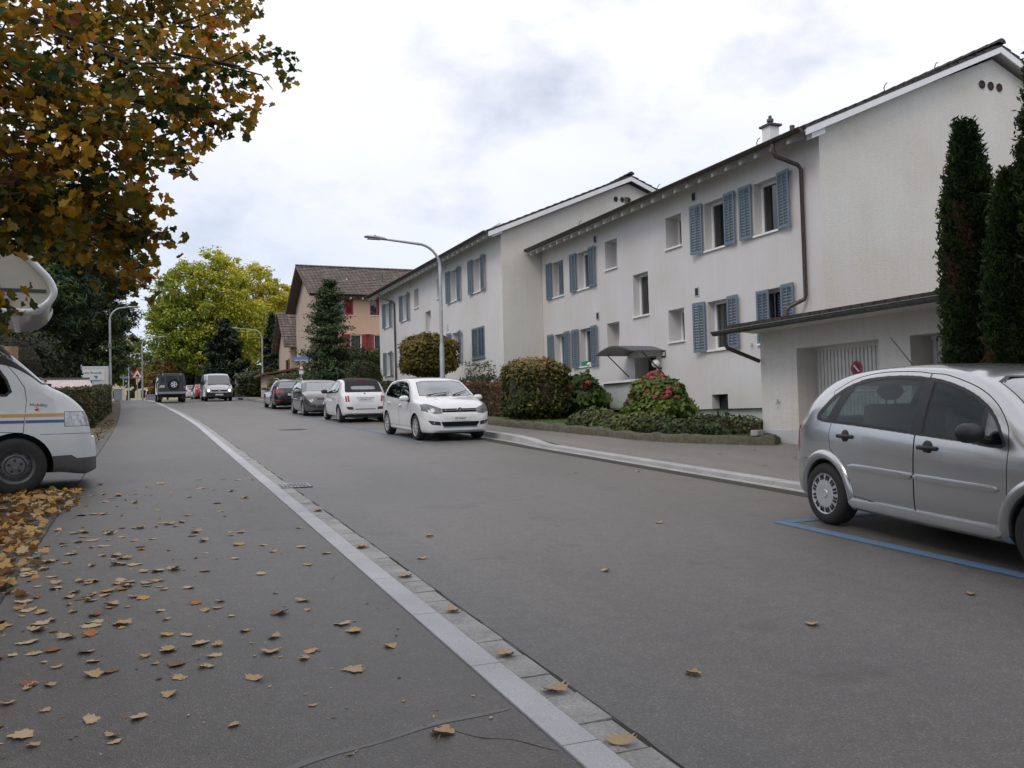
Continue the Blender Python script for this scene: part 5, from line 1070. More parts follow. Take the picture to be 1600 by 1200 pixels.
for i in range(14):
    me=leafmesh(i,[.25,.5,.8,1.1,.35,.65,.95][i%7]); me.materials.append(FL[[0,3,1,0,4,2,0,3,0,1,4,3,1,0][i]]); 
    me.polygons.foreach_set('use_smooth',[True]*len(me.polygons)); LM.append(me)
KIND=['tan','pale','ochre','tan','brown','orange','tan','pale','tan','ochre','brown','pale','ochre','tan']
LAB={'tan':'dry tan maple leaf lying on the left pavement','pale':'pale straw coloured maple leaf lying on the left pavement','ochre':'yellow ochre maple leaf lying on the left pavement','brown':'dull brown curled leaf lying on the left pavement','orange':'bright orange leaf lying on the left pavement'}
cnt=0
def drop(x,y,label=None,group='fallen leaves on the left pavement',size=None,z=None,i=None):
    global cnt
    i=random.choices(range(14),weights=[3,3,2,3,2,.8,3,3,3,1.6,2,2,1.6,3])[0] if i is None else i
    o=bpy.data.objects.new('fallen_leaf',LM[i]); COL.objects.link(o); s=size or .090*random.uniform(.42,1.3)
    o.location=(x,y,(gz(y)+.0135) if z is None else z); o.rotation_euler=(random.uniform(-.1,.1),random.uniform(-.1,.1),random.uniform(0,2*PI)); o.scale=(s,s*random.uniform(.7,1),s*.52)
    o['label']=label or LAB[KIND[i]]; o['category']='leaf'; o['group']=group+', '+KIND[i]; cnt+=1
    return o
def far(x,y): return gz(y)
while cnt<276:
    y=3.0+10.5*random.random()**1.15; x=-.85+2.25*random.random()
    p=math.exp(-((x+.55)/.9)**2)*(.25+.9*math.exp(-((y-6.6)/2.6)**2))+.05
    if random.random()<p: drop(x,y)
for (px,py) in [(860,1045),(835,1040),(757,992),(615,885),(668,905),(490,797),(565,852)]: pass
for (x,y) in [(1.69,3.55),(1.68,4.1),(1.70,5.0),(1.69,6.0),(1.66,7.2),(1.70,9.4),(1.68,2.95)]: drop(x,y,'tan leaf caught in the stone gutter along the left kerb','fallen leaves in the gutter',size=.12,z=gz(y)+.012,i=3)
for (x,y) in [(2.35,7.5),(2.0,6.6),(3.1,5.6),(4.6,7.2),(5.9,11.5),(3.5,3.9),(2.4,3.5),(6.8,11.2),(4.9,4.0)]: drop(x,y,'single curled tan leaf lying on the open road surface','fallen leaves on the road',size=.085,z=gz(y)+.004,i=6)
for (x,y) in [(9.2,12.4),(10.3,12.8),(11.2,13.0),(9.8,11.2),(8.7,10.6),(11.6,12.5)]: drop(x,y,'small pinkish leaf on the forecourt in front of the garage','fallen leaves on the right pavement',size=.075,z=gz(y)+.068,i=2)
# litter: too many to count, along the driveway edge
n=1050; u=rng.random(n); yy=4.6+8.2*rng.random(n); xx=-.95-np.abs(rng.normal(size=n))*.75+.25*rng.random(n)*(rng.random(n)<.3)
zz=np.array([gz(a) for a in yy])+.006+.03*rng.random(n); v=unit(n)*.45+np.array((0,0,1)); v/=np.linalg.norm(v,axis=1)[:,None]
o=quads('leaf_litter',np.stack([xx,yy,zz],1),v,.10*(.6+.6*rng.random(n)),rng.random(n),leafmat('leaf_litter_mix',[(0,(.26,.16,.08)),(.3,(.42,.29,.14)),(.6,(.45,.27,.08)),(.85,(.38,.17,.04)),(1,(.48,.38,.22))],.1,.7),None,shape='maple')
tag(o,'thick litter of orange and tan leaves along the edge of the driveway','leaf litter',kind='stuff')
n=900; yy=15.5+20*rng.random(n); xx=-1.35+.33*rng.random(n); zz=np.array([gz(a) for a in yy])+.01+.03*rng.random(n); v=unit(n)*.5+np.array((0,0,1)); v/=np.linalg.norm(v,axis=1)[:,None]
o=quads('leaf_litter',np.stack([xx,yy,zz],1),v,.06*(.6+.6*rng.random(n)),rng.random(n),leafmat('verge_litter_mix',[(0,(.10,.07,.03)),(.5,(.22,.16,.08)),(1,(.09,.10,.03))],.1,.7),None)
tag(o,'dry brown litter and weeds along the foot of the clipped hedge','leaf litter',kind='stuff')

n=420; yy=2.8+11*rng.random(n); xx=-.85+2.25*rng.random(n)**1.3; zz=np.array([gz(a) for a in yy])+.0155; v=unit(n)*.25+np.array((0,0,1)); v/=np.linalg.norm(v,axis=1)[:,None]
o=quads('leaf_crumbs',np.stack([xx,yy,zz],1),v,.022*(.4+.9*rng.random(n)),rng.random(n),leafmat('leaf_crumb_mix',[(0,(.22,.13,.07)),(.6,(.42,.29,.15)),(1,(.46,.36,.2))],.0,.7),None)
tag(o,'tiny crumbled bits of dry leaves strewn over the left pavement','leaf crumbs',kind='stuff')
# ------------------------------------------------------------------ vehicles
def pchip(xs,ys):
    xs=np.array(xs,float); ys=np.array(ys,float); h=np.diff(xs); d=np.diff(ys)/h; m=np.zeros(len(xs))
    for i in range(1,len(xs)-1):
        if d[i-1]*d[i]>0: w1=2*h[i]+h[i-1]; w2=h[i]+2*h[i-1]; m[i]=(w1+w2)/(w1/d[i-1]+w2/d[i])
    m[0]=d[0]; m[-1]=d[-1]
    def ev(x):
        x=np.clip(x,xs[0],xs[-1]); i=np.clip(np.searchsorted(xs,x)-1,0,len(xs)-2); t=(x-xs[i])/h[i]
        return (2*t**3-3*t*t+1)*ys[i]+(t**3-2*t*t+t)*h[i]*m[i]+(3*t*t-2*t**3)*ys[i+1]+(t**3-t*t)*h[i]*m[i+1]
    return ev
def catmull(P,n):
    P=np.array(P,float); Q=np.vstack([2*P[0]-P[1],P,2*P[-1]-P[-2]]); out=[]
    for i in range(1,len(Q)-2):
        p0,p1,p2,p3=Q[i-1],Q[i],Q[i+1],Q[i+2]
        for k in range(n):
            t=k/n; out.append(.5*((2*p1)+(-p0+p2)*t+(2*p0-5*p1+4*p2-p3)*t*t+(-p0+3*p1-3*p2+p3)*t**3))
    out.append(Q[-2]); return np.array(out)
class Body:
    def __init__(s,top,width,shoulder,bottom,tumble=.30,crown=.05,box=0.,hoodw=.80,K=4,nst=5,sq=0.):
        s.top=catmull(top,nst); keep=[0]
        for i in range(1,len(s.top)):
            if s.top[i,0]>s.top[keep[-1],0]+.004: keep.append(i)
        s.X=s.top[keep,0]; s.Z=s.top[keep,1]
        s.w=pchip(*zip(*width)); s.sh=pchip(*zip(*shoulder)); s.bt=pchip(*zip(*bottom))
        s.tumble=tumble; s.crown=crown; s.hoodw=hoodw; s.K=K; s.sq=sq
    def zt(s,x): return np.interp(x,s.X,s.Z)
    def section(s,x,off=0,zbot=None):
        w=float(s.w(x))-off; zt=float(s.zt(x))-off; zb=float(s.bt(x))+off if zbot is None else zbot
        zs=min(float(s.sh(x)),zt-.035); H=max(zs-zb,.02); gh=zt-zs
        b=min(1,max(0,(gh-.10)/.22)); b=b*b*(3-2*b)
        wr=(1-b)*(w*s.hoodw)+b*(w-.035-s.tumble*max(0,gh-.06)); cr=(1-b)*.012+b*s.crown
        ze=zt-(1-b)*min(.02,gh*.4)-b*(cr+.03)
        ws=w*.972
        pts=[(0,zb),(w*.78,zb),(w*.93,zb+.02*H),(w*.985,zb+.22*H),(w,zb+.52*H),(w*.995,zb+.82*H),(ws,zs),(ws+(wr-ws)*.5+.018*b,zs+(ze-zs)*.5),(wr,ze),(max(wr-.11,wr*.8),zt-cr*.55),(wr*.45,zt-cr*.12),(0,zt)]
        if s.sq: pass
        return catmull(pts,s.K)
    def mesh(s,name,off=0,x0=None,x1=None,zbot=None,mi=0):
        xs=s.X; 
        if x0 is not None: xs=np.unique(np.concatenate([[x0],xs[(xs>x0)&(xs<x1)],[x1]]))
        elif off: L0,L1=xs[0],xs[-1]; c=(L0+L1)/2; xs=c+(xs-c)*((L1-L0-2*off)/(L1-L0))
        V=[];F=[]; n=None
        for x in xs:
            h=s.section(x,off,zbot); ring=[(x,y,z) for y,z in h]+[(x,-y,z) for y,z in h[-2:0:-1]]
            n=len(ring); V+=ring
        for i in range(len(xs)-1):
            for k in range(n): F.append((i*n+k,i*n+(k+1)%n,(i+1)*n+(k+1)%n,(i+1)*n+k))
        F.append(tuple(range(n-1,-1,-1))); F.append(tuple((len(xs)-1)*n+k for k in range(n)))
        b=MB(); b.add(V,F,mi); return b.mesh(name)
_tmp=None
def boolop(me,cutters,op,solver='EXACT'):
    """me, cutters: meshes -> new mesh"""
    a=bpy.data.objects.new('bool_a',me); COL.objects.link(a); cs=[]
    for c in cutters:
        o=bpy.data.objects.new('bool_c',c); COL.objects.link(o); cs.append(o)
        md=a.modifiers.new('b','BOOLEAN'); md.object=o; md.operation=op; md.solver=solver
    bpy.context.view_layer.update(); dg=bpy.context.evaluated_depsgraph_get()
    r=bpy.data.meshes.new_from_object(a.evaluated_get(dg))
    for o in [a]+cs: bpy.data.objects.remove(o)
    return r
def side_prism(poly,y0,y1,mi=1):
    b=MB(); b.prism(poly,'y',y0,y1,mi); return b.mesh('cut')
def both_sides(poly,ya,yb,mi=1):
    b=MB(); b.prism(poly,'y',ya,yb,mi); b.prism(poly,'y',-yb,-ya,mi); return b.mesh('cut')
def x_prism(poly,x0,x1,mi=1):
    b=MB(); b.prism(poly,'x',x0,x1,mi); return b.mesh('cut')
def mirror_prisms(poly,x0,x1,mi=1):
    b=MB(); b.prism(poly,'x',x0,x1,mi); b.prism([(-p[0],p[1]) for p in poly],'x',x0,x1,mi); return b.mesh('cut')
def wheel_cyl(axles,R_,ya,yb):
    b=MB()
    for ax in axles:
        for s in (1,-1):
            prof=[(R_*math.cos(2*PI*k/36),R_*math.sin(2*PI*k/36)) for k in range(36)]
            b.prism([(ax+p[0],p[1]+R_*.0+AZ) for p in prof],'y',*sorted((s*ya,s*yb)),1)
    return b.mesh('cut')
AZ=.29
def smooth_poly(P,n=4,closed=True):
    P=np.array(P,float); m=len(P); out=[]
    for i in range(m):
        p0,p1,p2,p3=P[(i-1)%m],P[i],P[(i+1)%m],P[(i+2)%m]
        for k in range(n):
            t=k/n; out.append(tuple(.5*((2*p1)+(-p0+p2)*t+(2*p0-5*p1+4*p2-p3)*t*t+(-p0+3*p1-3*p2+p3)*t**3)))
    return out
def inset(poly,d):
    """shrink (d>0) or grow (d<0) a polygon by about d"""
    n=len(poly); A=sum(poly[i][0]*poly[(i+1)%n][1]-poly[(i+1)%n][0]*poly[i][1] for i in range(n)); s=1 if A>0 else -1; out=[]
    for i in range(n):
        p0,p1,p2=Vector(poly[i-1]),Vector(poly[i]),Vector(poly[(i+1)%n]); e1=(p1-p0).normalized(); e2=(p2-p1).normalized()
        n1=Vector((-e1.y,e1.x))*s; n2=Vector((-e2.y,e2.x))*s; q=n1+n2; l=q.length
        q=q/l if l>1e-6 else n1; c=max(.35,q.dot(n1)); r_=p1+q*(d/c); out.append((r_.x,r_.y))
    return out
def make_wheel(par,x,y,R_,wd,style,rim,sidesign,detail=1):
    """tyre with rim and style: y is the outer face position"""
    s=sidesign; seg=32 if detail else 18; rr_=R_*.66 if style not in('steel',) else R_*.60
    b=MB(); prof=[(rr_*.96,-.02),(rr_,.0),(R_*.80,.012),(R_*.93,.0),(R_*.985,-.022),(R_,-.045),(R_,-wd+.045),(R_*.985,-wd+.022),(R_*.93,-wd),(rr_,-wd),(rr_*.9,-wd*.5)]
    b.lathe([(r,s*h) for r,h in prof],seg,axis='y',closed=True)
    w_=b.build('wheel',X['rubber'],par,smooth=40,loc=(x,y,R_))
    b=MB(); q=s
    if style=='cover':     # full plastic cover with slots
        b.lathe([(0,q*.004),(rr_*.18,q*.006),(rr_*.22,q*-.004),(rr_*.62,q*.002),(rr_*.92,q*-.008),(rr_*1.0,q*.002),(rr_*1.03,q*-.01),(rr_*.98,-q*.05)],seg,axis='y')
        for k in range(12):
            a=2*PI*(k+.5)/12
            for da in (-.10,.10):
                c=Vector((math.cos(a+da)*rr_*.80,-q*.001,math.sin(a+da)*rr_*.80)); rad=Vector((math.cos(a),0,math.sin(a))); tan=Vector((-math.sin(a),0,math.cos(a)))
                b.obox(c,rad*rr_*.115,tan*rr_*.048,Vector((0,.0045,0)),1)
        rm=b.build('rim',[rim,X['dark']],w_,smooth=35)
    elif style=='steel':
        b.lathe([(rr_*.5,-q*.035),(rr_*.62,-q*.02),(rr_*.86,-q*.055),(rr_*.95,-q*.01),(rr_*1.04,q*.004),(rr_*1.06,-q*.012)],seg,axis='y'); b.lathe([(0,q*.014),(rr_*.16,q*.014),(rr_*.18,q*.002),(rr_*.50,-q*.004),(rr_*.54,-q*.03)],seg,axis='y')
        for k in range(5):
            a=2*PI*(k+.3)/5; b.lathe([(0,q*.006),(rr_*.085,q*.006)],12,1,axis='y',c=(math.cos(a)*rr_*.34,0,math.sin(a)*rr_*.34))
        for k in range(10):
            a=2*PI*k/10; b.lathe([(0,-q*.030),(rr_*.06,-q*.030)],10,1,axis='y',c=(math.cos(a)*rr_*.75,0,math.sin(a)*rr_*.75))
        rm=b.build('rim',[rim,X['dark']],w_,smooth=35)
    else:                  # spoked: n spokes
        n=int(style)
        b.lathe([(rr_*.90,-q*.012),(rr_*.97,q*.002),(rr_*1.02,q*.0),(rr_*1.03,-q*.02)],seg,axis='y'); b.lathe([(0,q*.004),(rr_*.13,q*.004),(rr_*.22,-q*.006)],seg,axis='y')
        for k in range(n):
            a=2*PI*(k+.25)/n; rad=Vector((math.cos(a),0,math.sin(a))); tan=Vector((-math.sin(a),0,math.cos(a))); p0=rad*rr_*.15; p1=rad*rr_*.93; h0,h1=rr_*.13*(5/n)**.4,rr_*.10*(5/n)**.5
            V=[p0-tan*h0,p0+tan*h0,p1+tan*h1,p1-tan*h1]; V=[v+Vector((0,-q*.004,0)) for v in V]+[v+Vector((0,-q*.04,0)) for v in V]
            b.add(V,[(0,1,2,3),(7,6,5,4),(0,4,5,1),(1,5,6,2),(2,6,7,3),(3,7,4,0)])
        b.lathe([(0,-q*.06),(rr_*.97,-q*.06)],seg,1,axis='y'); rm=b.build('rim',[rim,X['dark']],w_,smooth=35)  # dark disc behind the spokes puts the wheel's inner shade into the colour
    return w_
def road_matrix(x,y,face,yaw=0,z=None,slope=None):
    """face=-1 towards the camera, +1 away; the vehicle sits on the sloping road"""
    g=(gz(y+.5)-gz(y-.5)) if slope is None else slope; up_=Vector((0,-g,1)).normalized(); fw=Vector((math.sin(yaw)*face,math.cos(yaw)*face,0)); fw=(fw-up_*fw.dot(up_)).normalized(); lf=up_.cross(fw)
    Mx=Matrix((fw,lf,up_)).transposed().to_4x4(); Mx.translation=Vector((x,y,gz(y) if z is None else z)); return Mx
def strip_on(par,bvh,name,pts,h,proud,m,side,bev=.3):
    """moulding following the body side: pts (x,z) list"""
    b=MB(); V=[]
    for i,(x,z) in enumerate(pts):
        loc,nrm,_,_=bvh.ray_cast(Vector((x,side*3,z)),Vector((0,-side,0)))
        if loc is None: continue
        hh=h*(.35 if i in(0,len(pts)-1) else 1); o_=side
        for (dz,dy) in ((-hh/2,-.02),(-hh/2*.8,proud*.8),(0,proud),(hh/2*.8,proud*.8),(hh/2,-.02)): V.append((x,loc.y+o_*dy,z+dz))
    n=5; k=len(V)//n; b.add(V,[(i*n+j,i*n+j+1,(i+1)*n+j+1,(i+1)*n+j) for i in range(k-1) for j in range(n-1)]+[tuple(range(n)),tuple(range(k*n-1,k*n-n-1,-1))])
    return b.build(name,m,par,smooth=45)
def hit(bvh,x,z,side):
    loc,nrm,_,_=bvh.ray_cast(Vector((x,side*3,z)),Vector((0,-side,0))); return (loc,nrm) if loc else (Vector((x,side*.8,z)),Vector((0,side,0)))
def hitx(bvh,y,z,d):
    loc,nrm,_,_=bvh.ray_cast(Vector((d*6,y,z)),Vector((-d,0,0))); return loc if loc else Vector((d*2,y,z))
def mirror_(par,bvh,x,z,side,m,size=(.10,.11,.075),arm=.12):
    loc,_=hit(bvh,x,z,side); b=MB(); c=Vector((x,loc.y+side*arm,z+.06)); V=[]; n=12
    for i in range(9):
        t=-1+2*i/8; q=(1-abs(t)**3)**.5 if abs(t)<1 else .25; q=max(q,.25)
        for k in range(n):
            a=2*PI*k/n; V.append((c.x+size[0]*math.cos(a)*q*(1 if math.cos(a)>0 else .7),c.y+t*size[1],c.z+size[2]*math.sin(a)*q))
    b.add(V,[(i*n+k,i*n+(k+1)%n,(i+1)*n+(k+1)%n,(i+1)*n+k) for i in range(8) for k in range(n)]+[tuple(range(n)),tuple(range(9*n-1,8*n-1,-1))])
    mr_=b.build('mirror',m,par,smooth=60); b=MB(); b.tube([(x+.02,loc.y-side*.03,z),(c.x,c.y-side*.02,c.z-.03)],[.035,.03],8); b.build('mirror_arm',X['black'],mr_); return mr_
def handle_(par,bvh,x,z,side,m,L=.18,dark=None):
    loc,_=hit(bvh,x,z,side); b=MB(); y=loc.y
    if dark: 
        bb=MB(); V=[(x,z)]; n=16
        for k in range(n):
            pass
        bb.lathe([(0,side*.004),(.055,side*.003),(.062,-side*.004)],16,axis='y',c=(x,y,z-.002)); bb.build('handle_cup',dark,par,smooth=50)
    b.tube([(x-L/2,y+side*.002,z),(x-L/2+.03,y+side*.03,z),(x+L/2-.03,y+side*.03,z),(x+L/2,y+side*.002,z)],[.016,.019,.019,.016],8)
    return b.build('handle',m,par,smooth=50)
def plate_on(par,x,y,z,txt,d,w=.52,h=.11,m=None,tilt=0):
    b=MB(); b.box(min(x,x+d*.012),max(x,x+d*.012),y-w/2,y+w/2,z-h/2,z+h/2); p=b.build('number_plate',m or X['plate'],par)
    if txt: text_on(p,txt,h*.72,frame_mat((x+d*.0145,y,z),(0,d,0),(0,0,1)),X['ink'])
    return p
def seats(par,b0,xf,xr,zs,wseat=.24,rear=True,hr=.16):
    b=MB()
    def seat(x,y,w_,head=True):
        V=[]
        for (px,pz,hw) in [(x+.50,zs-.42,w_),(x+.48,zs-.30,w_),(x+.05,zs-.34,w_),(x-.02,zs-.05,w_*.98),(x-.10,zs+.14,w_*.86),(x-.17,zs+.13,w_*.84),(x-.12,zs-.1,w_),(x-.05,zs-.50,w_),(x+.45,zs-.50,w_)]: V+=[(px,y-hw,pz),(px,y+hw,pz)]
        k=len(V)//2; b.add(V,[(2*i,2*((i+1)%k),2*((i+1)%k)+1,2*i+1) for i in range(k)]+[tuple(2*i for i in range(k)),tuple(2*i+1 for i in range(k-1,-1,-1))])
        if head:
            V=[];n=10
            for i in range(7):
                t=-1+2*i/6; q=max(.3,(1-abs(t)**2.5)**.5)
                for j in range(n): a=2*PI*j/n; V.append((x-.155+.055*math.cos(a)*q,y+t*hr*.85,zs+.255+.085*math.sin(a)*q))
            b.add(V,[(i*n+j,i*n+(j+1)%n,(i+1)*n+(j+1)%n,(i+1)*n+j) for i in range(6) for j in range(n)]+[tuple(range(n)),tuple(range(7*n-1,6*n-1,-1))]); b.tube([(x-.15,y-.05,zs+.1),(x-.15,y-.05,zs+.2)],.008,6); b.tube([(x-.15,y+.05,zs+.1),(x-.15,y+.05,zs+.2)],.008,6)
    for y in (-.36,.36): seat(xf,y,wseat)
    if rear:
        for y in (-.36,.36): seat(xr,y,.33)
    return b.build('seats',X['seatcloth'],par,smooth=40)
def car(name,label,S,mtx,paint,group=None):
    """S: body, axles, R, dlo, panes, wind, rearwin, doors, extras(dict) """
    global AZ
    t=thing(name,label,S.get('cat','car'),mat=mtx,group=group); B=S['body']; AZ=S['R']
    b0=B.mesh('b0'); arch=S.get('arch',S['R']+.045); yi=float(B.w(0))-.27
    wd=S.get('tyre',.19); tr=float(B.w(0))-S.get('inset',.025)
    b0=boolop(b0,[wheel_cyl(S['axles'],arch,yi,1.3)],'DIFFERENCE')
    bm=bmesh.new(); bm.from_mesh(b0); bvh=BVHTree.FromBMesh(bm); bm.free(); S['bvh']=bvh
    hollow=S.get('hollow',True); win=[side_prism(S['dlo'],-1.5,1.5)]; 
    fr=[]
    if S.get('wind'): fr.append(x_prism(S['wind'],S['windx'],4))
    if S.get('rearwin'): fr.append(x_prism(S['rearwin'],-4,S['rearx']))
    inner=B.mesh('inner',off=.014)
    cab=B.mesh('cab',off=.055,x0=S['cab'][0],x1=S['cab'][1],zbot=S.get('floor',.38),mi=1)
    shell=boolop(B.mesh('shell'),[inner],'DIFFERENCE')
    body=boolop(b0,[cab]+win+fr,'DIFFERENCE')
    def sub(me): return me.copy()
    # glass
    panes=S['panes']
    for (nm,poly,gm) in panes:
        for sg in (1,-1): g=boolop(shell.copy(),[side_prism(poly,*sorted((sg*.15,sg*1.5)),0)],'INTERSECT'); link(nm,g,[gm,gm],t,smooth=30)
    allp=[both_sides(p,.1,1.6,0) for _,p,_ in panes]
    for sg in (1,-1):
     trim=boolop(shell.copy(),[side_prism(inset(S['dlo'],-.004),*sorted((sg*.15,sg*1.5)),0)],'INTERSECT')
     trim=boolop(trim,allp,'DIFFERENCE'); link('window_trim',trim,[S.get('trimmat',X['black'])]*2,t,smooth=30)
    if S.get('wind'):
        g=boolop(shell.copy(),[x_prism(inset(S['wind'],.012),S['windx'],4,0)],'INTERSECT'); link('windscreen',g,[X['glasswind']]*2,t,smooth=30)
        g=boolop(shell.copy(),[x_prism(S['wind'],S['windx'],4,0)],'INTERSECT'); g=boolop(g,[x_prism(inset(S['wind'],.013),S['windx']-.1,4.1,0)],'DIFFERENCE'); link('windscreen_seal',g,[X['black']]*2,t,smooth=30)
    if S.get('rearwin'):
        g=boolop(shell.copy(),[x_prism(inset(S['rearwin'],S.get('rearseal',.012)),-4,S['rearx'],0)],'INTERSECT'); link('rear_window',g,[S.get('rearglass',X['glasswind'])]*2,t,smooth=30)
        g=boolop(shell.copy(),[x_prism(S['rearwin'],-4,S['rearx'],0)],'INTERSECT'); g=boolop(g,[x_prism(inset(S['rearwin'],S.get('rearseal',.012)+.001),-4.1,S['rearx']+.1,0)],'DIFFERENCE'); link('rear_window_seal',g,[X['black']]*2,t,smooth=30)
    # front and rear fittings let flush into the body: (name, polygon(y,z), x0, x1, material, mirrored)
    for (nm,poly,xa,xb,m,mir) in S.get('flush',[]):
        for sgn in ((1,-1) if mir else (1,)):
            pp=[(sgn*p[0],p[1]) for p in poly]; g=boolop(sub(body),[x_prism(pp,xa,xb,0)],'INTERSECT'); body=boolop(body,[x_prism(pp,xa,xb,1)],'DIFFERENCE')
            if len(g.polygons): link(nm,g,[m,m],t,smooth=30)
    for (nm,poly,m) in S.get('sideflush',[]):
        for sgn in (1,-1):
            g=boolop(sub(body),[side_prism(poly,*sorted((sgn*.3,sgn*1.5)),0)],'INTERSECT'); body=boolop(body,[side_prism(poly,*sorted((sgn*.3,sgn*1.5)),1)],'DIFFERENCE')
            if len(g.polygons): link(nm,g,[m,m],t,smooth=30)
    # bonnet and tailgate gaps
    gaps=S.get('gaps',[])
    if gaps:
        b=MB()
        for (P0_,P1_,half,dep) in gaps: pass
    # doors
    doors=[]
    for poly in S.get('doors',[]):
        for sgn in (1,-1):
            d_=boolop(sub(body),[side_prism(inset(poly,.0035),*sorted((sgn*.25,sgn*1.5)),1)],'INTERSECT'); body=boolop(body,[side_prism(inset(poly,-.0035),*sorted((sgn*.25,sgn*1.5)),1)],'DIFFERENCE')
            doors.append((link('door',d_,[paint,X['dark']],t,smooth=30),sgn))
    bo=link('body',body,[paint,X['dark']],t,smooth=30)
    b=MB(); yb=yi+.03; b.box(S['axles'][1]-.5,S['axles'][0]+.5,-yb,yb,float(B.bt(0))-.02,S['R']*1.7); b.build('underbody',X['dark'],t)
    for ax in S['axles']:
        for sgn in (1,-1): make_wheel(t,ax,sgn*tr,S['R'],wd,S['style'],S.get('rim',X['alloy']),sgn)
    if S.get('seats'): seats(t,b0,*S['seats'])
    return t,bo,doors,bvh
def flare(par,bvh,ax,R_,side,m,rad=.035,a0=-.25,a1=PI+.25,proud=.012):
    b=MB(); P=[]
    for k in range(25):
        a=a0+(a1-a0)*k/24; x=ax+math.cos(a)*(R_+rad*.8); z=AZ+math.sin(a)*(R_+rad*.8)
        loc,_,_,_=bvh.ray_cast(Vector((x,side*3,z)),Vector((0,-side,0)))
        if loc is None: continue
        P.append((x,loc.y-side*(rad-proud),z))
    if len(P)>4: b.tube(P,[rad*.5]+[rad]*(len(P)-2)+[rad*.5],10); return b.build('wheel_arch',m,par,smooth=60)
def wipers(par,bvh,pts):
    for (ya,za,yb,zb) in pts:
        b=MB(); P=[]
        for k in range(6):
            y=ya+(yb-ya)*k/5; z=za+(zb-za)*k/5; loc=hitx(bvh,y,z,1); P.append(loc+Vector((.02,0,.015)))
        b.tube(P,.009,6); b.tube([P[0]+Vector((.02,0,-.03)),P[2]+Vector((.012,0,.008))],.011,6); b.build('wiper',X['black'],par)
def disc_x(par,name,x,y,z,r,d,m,n=20,th=.012):
    b=MB(); b.lathe([(0,x+d*th),(r*.9,x+d*th),(r,x),(r,x-d*.02)],n,axis='x',c=(0,y,z)); return b.build(name,m,par,smooth=40)

# --- silver five door hatchback, nearest on the right
P_sil=paintmat('silver_paint',(.475,.478,.48),metal=.85,rough=.24)
B=Body([(-1.895,.46),(-1.888,.62),(-1.845,.80),(-1.785,.98),(-1.66,1.19),(-1.47,1.355),(-1.2,1.455),(-.8,1.51),(-.35,1.525),(.05,1.505),(.38,1.435),(.68,1.29),(.92,1.115),(1.08,1.01),(1.25,.96),(1.5,.87),(1.72,.75),(1.85,.64),(1.91,.55),(1.925,.46)],
  [(-1.925,.60),(-1.88,.70),(-1.75,.775),(-1.5,.81),(-1.0,.832),(0,.836),(.9,.832),(1.3,.815),(1.6,.765),(1.8,.68),(1.9,.56),(1.925,.46)],
  [(-1.925,.56),(-1.8,.93),(-1.5,.985),(-1.0,.975),(0,.925),(.8,.875),(1.2,.85),(1.6,.74),(1.925,.44)],
  [(-1.925,.34),(-1.8,.24),(-1.3,.20),(0,.185),(1.3,.19),(1.8,.22),(1.925,.30)],tumble=.30,K=5,nst=6)
DLO=smooth_poly([(.76,.885),(.735,1.0),(.60,1.155),(.38,1.285),(.08,1.375),(-.3,1.418),(-.7,1.41),(-1.0,1.355),(-1.25,1.235),(-1.40,1.105),(-1.455,1.03),(-1.37,.985),(-.9,.968),(-.2,.935),(.4,.905)],3)
def clip_x(poly,fn):
    """keep the part of a polygon where fn(p)>0 (half plane)"""
    out=[]; n=len(poly)
    for i in range(n):
        p,q=poly[i],poly[(i+1)%n]; a,b_=fn(p),fn(q)
        if a>0: out.append(p)
        if a*b_<0: t=a/(a-b_); out.append((p[0]+(q[0]-p[0])*t,p[1]+(q[1]-p[1])*t))
    return out
def line(x0,z0,x1,z1): return lambda p:(x1-x0)*(p[1]-z0)-(z1-z0)*(p[0]-x0)     # >0 on the left of the direction
DI=inset(DLO,.024)
fd=clip_x(clip_x(DI,line(-.035,1.5,-.075,.8)),line(.53,.8,.55,1.5)) if False else clip_x(clip_x(DI,lambda p:p[0]-(-.05+.03*(p[1]-.9))),lambda p:(.545-.05*(p[1]-.9))-p[0])
ft=clip_x(DI,lambda p:p[0]-(.59-.05*(p[1]-.9)))
rd=clip_x(clip_x(DI,lambda p:(-.165+.03*(p[1]-.9))-p[0]),lambda p:p[0]-(-1.19+.55*(p[1]-.97)))
rq=clip_x(DI,lambda p:(-1.30+.55*(p[1]-.97))-p[0])
door_f=smooth_poly([(.80,.30),(.82,.6)]+[tuple(q) for q in catmull([(.815,.9),(.775,1.04),(.63,1.20),(.41,1.325),(.09,1.418),(-.09,1.435)],4)]+[(-.105,1.0),(-.10,.6),(-.10,.30),(.4,.28)],1)
door_r=smooth_poly([(-.108,.30),(-.108,.6),(-.112,1.0),]+[tuple(q) for q in catmull([(-.10,1.436),(-.3,1.452),(-.7,1.447),(-1.02,1.39),(-1.27,1.275)],4)]+[(-1.20,1.0),(-1.23,.86),(-1.20,.74),(-1.08,.62),(-.98,.46),(-.93,.33),(-.5,.30)],1)
S=dict(body=B,axles=(1.15,-1.296),R=.295,dlo=DLO,panes=[('side_window',fd,X['glass']),('quarter_window',ft,X['glassdark']),('side_window',rd,X['glass']),('quarter_window',rq,X['glass'])],
  wind=[(-.66,.99),(.66,.99),(.63,1.15),(.55,1.37),(.40,1.415),(-.40,1.415),(-.55,1.37),(-.63,1.15)],windx=.22,rearwin=[(-.56,1.0),(.56,1.0),(.50,1.33),(-.50,1.33)],rearx=-1.4,cab=(-1.62,.92),
  doors=[door_f,door_r],style='cover',rim=X['cover'],arch=.335,tyre=.185,inset=.018,seats=(.12,-.78,1.02),
  flush=[('tail_light',[(.56,.70),(.80,.66),(.80,1.0),(.68,1.0)],-4,-1.745,X['tail'],True),('headlight',[(.36,.60),(.80,.60),(.80,.82),(.40,.74)],1.45,4,X['lamp'],True)])
